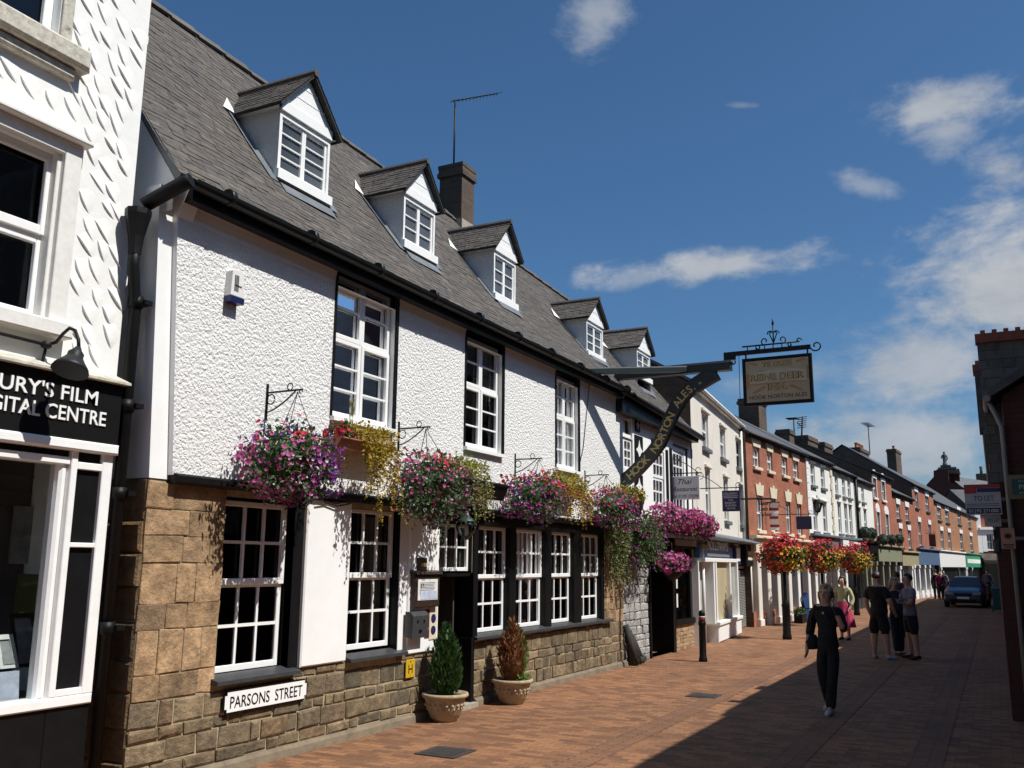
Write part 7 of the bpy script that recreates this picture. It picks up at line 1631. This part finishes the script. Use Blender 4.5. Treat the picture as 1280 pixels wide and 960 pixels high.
for s in (0, 1):
    a = (x0-.16, e2z-.16*sl) if s == 0 else (x0+12.96, e2z-.16*sl); r_ = (x0+6.4, e2z+6.4*sl); mb.prism([a, r_, (r_[0], r_[1]+.11), (a[0], a[1]+.11)], 12.72, 13.66, 1)
mb.build('roof', M['slate_plain'], hR2)
mb = MB(); mb.tube([(x0-.17, 12.7, e2z-.1), (x0-.17, 13.65, e2z-.1)], .045, 8); mb.tube([(x0-.15, 12.82, e2z-.12), (x0-.03, 12.82, e2z-.45), (x0-.03, 12.82, .02)], .03, 8); mb.build('gutter', mat('pale_grey_gutter', (.22, .22, .22), .5), hR2)
mb = MB(); mb.box(x0+.75, x0+1.7, 12.76, 13.64, e2z+.2, 6.15); mb.box(x0+.72, x0+1.73, 12.745, 13.655, 6.0, 6.1); mb.build('chimney', M['brick_chimney_shade'], hR2)  # unseen stack, added to widen the shade on the street
hR1 = thing('slate_hung_building', 'tall slate hung wall crested with red ridge tiles rising behind the right hand gable', 'building', (e1x, 13.7, 0))
mb = MB(); mb.box(e1x+.02, e1x+4, 13.73, 24, 0, e1z-.02); mb.build('wall', M['brick_dark'], hR1); mb = MB(); mb.prism([(e1x+1.4, e1z-.05), (e1x+5.5, e1z+5.2), (e1x+9.6, e1z-.05)], 13.9, 23.9, 1); mb.build('roof', M['slate_plain'], hR1)  # the steep roof is unseen, added to block sky reflections in the inn windows
mb = MB(); EFs = Fr((e1x, 13.7), (1, 0)); lay = lambda u, t: (u, .0, 3.0+(e1z-3.0)*t); slates(mb, lambda u, t: (u, .0+.0*t, 3.0+(e1z-3.0)*t), 0, 4, 15, .22, .012)
mb.v = [EFs.T(*v) for v in mb.v]; mb.build('slate_hanging', island('grey_hung_slates', [(0, (.085, .09, .085)), (.5, (.115, .12, .112)), (1, (.07, .075, .072))], .7, .3, 6, .4), hR1)
redt = mat('red_ridge_clay', (.22, .07, .045), .8, .25, 8); mb = MB(); mb.box(e1x-.02, e1x+4, 13.62, 13.82, e1z-.02, e1z+.10)
for k in range(24): u = e1x+.05+k*.14; mb.box(u, u+.06, 13.67, 13.75, e1z+.10, e1z+.155)
mb.build('crested_ridge', redt, hR1)
e3x, e3z = at_y(1217, 456, 15.2); hR3 = thing('slate_hung_bay', 'narrow slate hung bay with a red tile cap behind the tall slate hung wall', 'building', (e3x, 15.2, 0)); z3 = at_y(1219, 540, 15.2)[1]
mb = MB(); mb.box(e3x, e1x-.0+.3, 15.2, 15.6, z3, e3z-.1); mb.build('wall', M['slate_plain'], hR3); mb = MB(); mb.box(e3x-.02, e1x+.32, 15.18, 15.62, e3z-.1, e3z+.0); mb.box(e3x+.02, e3x+.1, 15.2, 15.3, e3z, e3z+.06); mb.build('tile_cap', redt, hR3)
mb = MB(); mb.tube([(e3x+.05, 15.16, z3-.02), (e3x+.4, 15.16, z3-.04), (e3x+.45, 15.16, z3-.3), (e3x+.5, 15.16, .0)], .04, 6); mb.build('drainpipe', M['metal_grey'], hR3)
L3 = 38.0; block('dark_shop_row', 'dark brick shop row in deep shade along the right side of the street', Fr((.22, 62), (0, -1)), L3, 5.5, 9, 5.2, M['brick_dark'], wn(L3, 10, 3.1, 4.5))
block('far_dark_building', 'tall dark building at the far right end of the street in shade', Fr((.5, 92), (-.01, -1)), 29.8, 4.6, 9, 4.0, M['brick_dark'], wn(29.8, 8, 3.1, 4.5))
# projecting boards on the right
def sideboard(name, label, x0, y0, x1, y1, Y, build, wx=.3, dz=0):
    a, z1 = at_y(x0, y0, Y); b_, z0 = at_y(x1, y1, Y); F = Fr((0, Y), (1, 0)); t = thing(name, label, 'sign', F.T((a+b_)/2, 0, z0)); build(F, t, a, b_, z0, z1)
    mb = MB(F.T); mb.box(b_, max(wx, b_+.05), -.02, .0, (z0+z1)/2-.02, (z0+z1)/2+.02); mb.build('bracket', M['metal_grey'], t); return t
def tolet(F, t, a, b_, z0, z1, full=True):
    h = z1-z0; w = b_-a; mb = MB(F.T); mb.box(a, b_, -.03, .0, z0, z1); mb.build('board', mat('grey_white_board', (.42, .42, .45), .5), t)
    if full:
        mb = MB(F.T); mb.box(a, b_, .001, .004, z1-h*.12, z1); mb.box(a, a+w*.34, .001, .004, z1-h*.30, z1-h*.121); mb.build('red_band', M['red_paint'], t)
        mb = MB(F.T); mb.box(a+w*.36, b_, .001, .004, z1-h*.26, z1-h*.13); mb.box(a+w*.03, b_-w*.03, .001, .004, z0+h*.04, z0+h*.22); mb.build('navy_band', M['navy'], t)
        mb = MB(F.T); mb.text('TO LET', (a+b_)/2+w*.03, z0+h*.46, h*.17, .001, 'CENTER', .003, fit=w*.56, bold=.01)
        for k in range(2): mb.box(a+w*.06, b_-w*.06, .001, .003, z0+h*(.34-.06*k), z0+h*(.36-.06*k))
        mb.build('lettering', M['navy'], t); mb = MB(F.T); mb.text('01295 271000', (a+b_)/2, z0+h*.075, h*.11, .0045, 'CENTER', .002, fit=w*.82); mb.build('phone_number', M['paper'], t)
    else:
        mb = MB(F.T); mb.text('TO LET', (a+b_)/2+w*.05, z0+h*.4, h*.3, .001, 'CENTER', .003, fit=w*.75, bold=.01); mb.build('lettering', M['navy'], t)
sideboard('letting_board', 'larger TO LET board with red and navy bands projecting from the right', 1204.5, 606, 1253, 643, 13.4, tolet)
sideboard('letting_board', 'smaller plain grey TO LET board partly hidden below the larger banded one', 1230, 644, 1252, 658, 13.52, lambda *k: tolet(*k, full=False))
def gsign(F, t, a, b_, z0, z1):
    mb = MB(F.T); mb.box(a, b_, -.05, .0, z0, z1); mb.build('frame', mat('brass_brown_frame', (.16, .13, .07), .5), t); h = z1-z0; mb = MB(F.T); mb.box(a+.05, b_-.05, .001, .006, z0+.05, z1-.05); mb.build('board', mat('bottle_green_paint', (.012, .06, .045), .4), t)
    mb = MB(F.T); mb.text('PLAZA', a+.12, z0+h*.40, h*.2, .007, 'LEFT', .003, bold=.02); mb.text('SHOPPING', a+.12, z0+h*.68, h*.1, .007, 'LEFT', .003); mb.text('ARCADE', a+.12, z0+h*.2, h*.1, .007, 'LEFT', .003); mb.build('lettering', mat('pale_green_lettering', (.34, .42, .36), .5), t)
sideboard('green_sign', 'bottle green board with pale lettering and brown frame at the right edge', 1257.5, 594, 1300, 623, 12.45, gsign, .8)
def osign(F, t, a, b_, z0, z1):
    h, w = z1-z0, b_-a; mb = MB(F.T); mb.box(a, b_, -.04, 0, z0, z1); mb.build('board', mat('faded_salmon_board', (.42, .22, .15), .6), t); mb = MB(F.T); c = ((a+b_)/2, z0+h*.62)
    for k in range(9): an = k*2*PI/9; mb.tube([(c[0], .005, c[1]), (c[0]+w*.26*math.cos(an), .005, c[1]+w*.22*math.sin(an)), (c[0]+w*.18*math.cos(an+.5), .005, c[1]+w*.2*math.sin(an+.5))], .03*w, 5)
    mb.build('emblem', M['wood_dark'], t); mb = MB(F.T); mb.box(a+w*.1, b_-w*.1, .001, .004, z0+h*.16, z0+h*.22); mb.box(a+w*.2, b_-w*.2, .001, .004, z0+h*.06, z0+h*.11); mb.build('lettering', M['wood_dark'], t)
sideboard('salmon_sign', 'faded salmon hanging board with a dark round emblem on the right', 1250, 660, 1270, 686, 12.65, osign, .5)
def dsign(F, t, a, b_, z0, z1):
    mb = MB(F.T); mb.bbox(a, b_, -.2, .0, z0, z1, .02); mb.build('case', mat('dark_teal_case', (.03, .045, .05), .5), t); mb = MB(F.T); mb.box((a+b_)/2-.03, (a+b_)/2+.03, -.12, -.06, z1, z1+.12); mb.build('hook', M['black_iron'], t)
sideboard('projecting_box_sign', 'dark boxy sign hanging beside the salmon board', 1241, 674, 1252, 692, 13.1, dsign, .25)
mb = MB(); p = at_y(1268, 690, 14.0); mb.tube([(p[0]-.12, 14.0, 2.5), (p[0]-.0, 14.0, .0)], .02, 6); tag(mb.build('pole', M['metal_grey']), 'thin pale pole leaning against the right hand shopfront', 'pole')
# ------------------------------------------------------------------ ground
def paving(name, c, w, h, mort, rot=0, var=.35, bump=.5, stain=(.55, .5, .45), off=.5):
    t = NT(name); mp = t.new('ShaderNodeMapping'); t.L(t.tc, 'Object', mp, 0); mp.inputs['Rotation'].default_value = (0, 0, rot)
    br = t.new('ShaderNodeTexBrick'); t.L(mp, 0, br, 'Vector'); br.inputs['Scale'].default_value = 1; br.inputs['Brick Width'].default_value = w; br.inputs['Row Height'].default_value = h; br.inputs['Mortar Size'].default_value = mort; br.inputs['Mortar Smooth'].default_value = .3; br.offset = off
    br.inputs['Color1'].default_value = (*c[0], 1); br.inputs['Color2'].default_value = (*c[1], 1); br.inputs['Mortar'].default_value = (*c[2], 1); br.inputs['Bias'].default_value = -.1
    n = t.noise(.45, 7, .7); r = t.ramp(n, 0, [(.3, (1-var, 1-var, 1-var)), (.72, (1.15, 1.12, 1.08))]); src = t.mix(1.0, (br, 0), (r, 0), 'MULTIPLY')
    n2 = t.noise(2.6, 5, .75, stretch=(1, .5, 1)); r2 = t.ramp(n2, 0, [(.56, (0, 0, 0)), (.74, (.55, .55, .55))]); src = t.mix((r2, 0), src, tuple(x*.35 for x in c[0]))
    vo = t.new('ShaderNodeTexVoronoi'); vo.inputs['Scale'].default_value = 2.2; t.L(t.tc, 'Object', vo, 'Vector'); vr = t.ramp(vo, 0, [(.035, (.45, .45, .45)), (.06, (1, 1, 1))]); src = t.mix(1.0, src, (vr, 0), 'MULTIPLY')
    n3 = t.noise(38, 2, .6); r3_ = t.ramp(n3, 0, [(.3, (.75,)*3), (.7, (1.2,)*3)]); src = t.mix(1.0, src, (r3_, 0), 'MULTIPLY')
    t.col(src); t.b.inputs['Roughness'].default_value = .82; iv = t.new('ShaderNodeMath'); iv.operation = 'SUBTRACT'; iv.inputs[0].default_value = 1; t.L(br, 1, iv, 1)
    b1 = t.bump((iv, 0), bump, .006); n4 = t.noise(70, 3, .6); t.bump((n4, 0), .25, .003, b1); return t.m
G = mat('bare_earth', (.10, .085, .065), .95, .3, .5)
mb = MB(); mb.poly([(-400, -200, -.012), (400, -200, -.012), (400, 700, -.012), (-400, 700, -.012)]); structure(mb.build('ground', G))
mb = MB(); mb.poly([(-7.6, -12, 0), (1.2, -12, 0), (1.2, 125, 0), (-7.6, 125, 0)]); structure(mb.build('street', paving('red_brown_pavers', ((.33, .155, .070), (.145, .064, .033), (.11, .075, .045)), .205, .105, .005)))
pv2 = paving('buff_kerb_setts', ((.27, .125, .06), (.19, .09, .05), (.07, .05, .035)), .30, .075, .008, 0, .35, .8)
mb = MB()
for x in (-3.95, -2.15, -.95): mb.poly([(x, -8, .005), (x+.32, -8, .005), (x+.42, 95, .005), (x+.1, 95, .005)])
structure(mb.build('setts_pavement', pv2))
# ------------------------------------------------------------------ sky
SUN = Vector((1.0, .03, 1.42)).normalized(); el = math.asin(SUN.z); az = math.atan2(SUN.x, SUN.y)
w = bpy.data.worlds.new('World'); SC.world = w; w.use_nodes = True; nt = w.node_tree; nt.nodes.clear()
def N(t, **k):
    n = nt.nodes.new(t)
    for a, v in k.items(): setattr(n, a, v)
    return n
def Lk(a, b): nt.links.new(a, b)
out = N('ShaderNodeOutputWorld'); bgn = N('ShaderNodeBackground'); Lk(bgn.outputs[0], out.inputs[0]); SKY_S = .057; bgn.inputs[1].default_value = SKY_S
sky = N('ShaderNodeTexSky'); sky.sky_type = 'NISHITA'; sky.sun_disc = False; sky.sun_elevation = el; sky.sun_rotation = az; sky.air_density = 1.0; sky.dust_density = 1.1; sky.ozone_density = 2.2; sky.altitude = 0
def Mt(op, a, b=None, c=None):
    n = N('ShaderNodeMath', operation=op)
    for i, v in enumerate((a, b, c)):
        if v is None: continue
        if isinstance(v, (int, float)): n.inputs[i].default_value = v
        else: Lk(v, n.inputs[i])
    return n.outputs[0]
tc = N('ShaderNodeTexCoord'); sp = N('ShaderNodeSeparateXYZ'); Lk(tc.outputs['Generated'], sp.inputs[0])
AZ = Mt('ARCTAN2', sp.outputs[0], sp.outputs[1]); EL = Mt('ARCSINE', sp.outputs[2])
def ae(px, py): d = ray(px, py); d = d/np.linalg.norm(d); return float(math.atan2(d[0], d[1])), float(math.asin(d[2]))
def noise(scale, detail, rough, stretch=(1, 1, 1), dist=0):
    mp = N('ShaderNodeMapping'); mp.inputs['Scale'].default_value = stretch; Lk(tc.outputs['Generated'], mp.inputs[0]); n = N('ShaderNodeTexNoise'); n.inputs['Scale'].default_value = scale; n.inputs['Detail'].default_value = detail; n.inputs['Roughness'].default_value = rough; n.inputs['Distortion'].default_value = dist; Lk(mp.outputs[0], n.inputs['Vector']); return n.outputs[0]
nA = noise(7, 9, .62, (1, 1, 2.0), .3); nB = noise(22, 6, .6, (1, 1, 1.6), .2); nC = noise(4, 8, .6, (1, 1, 3.0), .2)
tot_ = None
# centre pixel, end pixel of the long half axis, thickness in pixels, strength
for (cp, ep, th, st) in (((745, 25), (775, -40), 42, .62), ((1180, 130), (1295, 112), 42, .95), ((1180, 165), (1240, 120), 34, .7), ((1255, 212), (1330, 200), 34, .85), ((1085, 232), (1130, 245), 17, .5), ((890, 332), (1035, 312), 27, .92), ((800, 345), (850, 335), 20, .5), ((1260, 370), (1440, 260), 115, 1.0), ((1130, 460), (1330, 410), 85, .85), ((1080, 575), (1440, 535), 125, .82), ((1000, 470), (1200, 440), 40, .4), ((930, 132), (960, 133), 6, .3), ((880, 560), (1150, 600), 50, .35)):
    a0, e0_ = ae(*cp); a1, e1_ = ae(*ep); ce = math.cos(e0_); dx, dy = (a1-a0)*ce, e1_-e0_; L = math.hypot(dx, dy); ux, uy = dx/L, dy/L; T_ = th/1150*.95
    da = Mt('MULTIPLY', Mt('SUBTRACT', AZ, a0), ce); de = Mt('SUBTRACT', EL, e0_)
    p = Mt('ADD', Mt('MULTIPLY', da, ux/L), Mt('MULTIPLY', de, uy/L)); q = Mt('ADD', Mt('MULTIPLY', da, -uy/T_), Mt('MULTIPLY', de, ux/T_))
    m = Mt('SUBTRACT', 1.0, Mt('SQRT', Mt('ADD', Mt('MULTIPLY', p, p), Mt('MULTIPLY', q, q))))
    m = Mt('MULTIPLY', Mt('MAXIMUM', Mt('ADD', m, .0), -1.0), 1.0)
    m = Mt('ADD', Mt('MULTIPLY', m, 1.1), Mt('ADD', Mt('MULTIPLY', Mt('SUBTRACT', nA, .5), 2.6), Mt('MULTIPLY', Mt('SUBTRACT', nB, .5), 1.5)))
    mr = N('ShaderNodeMapRange', interpolation_type='SMOOTHSTEP'); Lk(m, mr.inputs[0]); mr.inputs[1].default_value = .05; mr.inputs[2].default_value = 1.1; mr.inputs[4].default_value = st
    tot_ = mr.outputs[0] if tot_ is None else Mt('MAXIMUM', tot_, mr.outputs[0])
# other fair weather clouds over the rest of the dome (behind the camera)
mrr = N('ShaderNodeMapRange', interpolation_type='SMOOTHSTEP'); Lk(nC, mrr.inputs[0]); mrr.inputs[1].default_value = .56; mrr.inputs[2].default_value = .75; beh = Mt('MULTIPLY', mrr.outputs[0], Mt('LESS_THAN', sp.outputs[1], -.1)); tot_ = Mt('MAXIMUM', tot_, Mt('MULTIPLY', beh, .7))
cr = N('ShaderNodeValToRGB'); cr.color_ramp.elements[0].position = .3; cr.color_ramp.elements[0].color = (5.2, 5.9, 6.8, 1); cr.color_ramp.elements[1].position = .75; cr.color_ramp.elements[1].color = (8.6, 8.9, 9.4, 1); Lk(nA, cr.inputs[0])
mx = N('ShaderNodeMix', data_type='RGBA'); Lk(tot_, mx.inputs[0]); tn = N('ShaderNodeMix', data_type='RGBA', blend_type='MULTIPLY'); tn.inputs[0].default_value = 1; Lk(sky.outputs[0], tn.inputs[6]); tn.inputs[7].default_value = (.74, 1.16, 1.47, 1); Lk(tn.outputs[2], mx.inputs[6]); Lk(cr.outputs[0], mx.inputs[7]); Lk(mx.outputs[2], bgn.inputs[0])
sl_ = bpy.data.lights.new('sun', 'SUN'); sl_.energy = 5.0; sl_.angle = math.radians(.53); sl_.color = (1, .965, .905); so = bpy.data.objects.new('sun', sl_); COL.objects.link(so); so.rotation_euler = (-SUN).to_track_quat('-Z', 'Y').to_euler(); so.location = (20, 0, 30)
# ------------------------------------------------------------------ camera
cd = bpy.data.cameras.new('camera'); cam = bpy.data.objects.new('camera', cd); COL.objects.link(cam); SC.camera = cam
cd.sensor_width = 36; cd.lens = 36*FPX/1280; cd.clip_end = 2000; cd.clip_start = .05
m4 = Matrix.Identity(4)
for i in range(3): m4[i][0] = RC[i][0]; m4[i][1] = RC[i][1]; m4[i][2] = -RC[i][2]
m4[0][3], m4[1][3], m4[2][3] = 0, 0, HC; cam.matrix_world = m4
vs = SC.view_settings; SC.display_settings.display_device = 'sRGB'; vs.view_transform = 'Standard'; vs.look = 'None'; vs.exposure = 0.17; vs.gamma = 1; vs.use_curve_mapping = False
SC.cycles.max_bounces = 6; SC.cycles.transparent_max_bounces = 12; SC.cycles.use_denoising = True
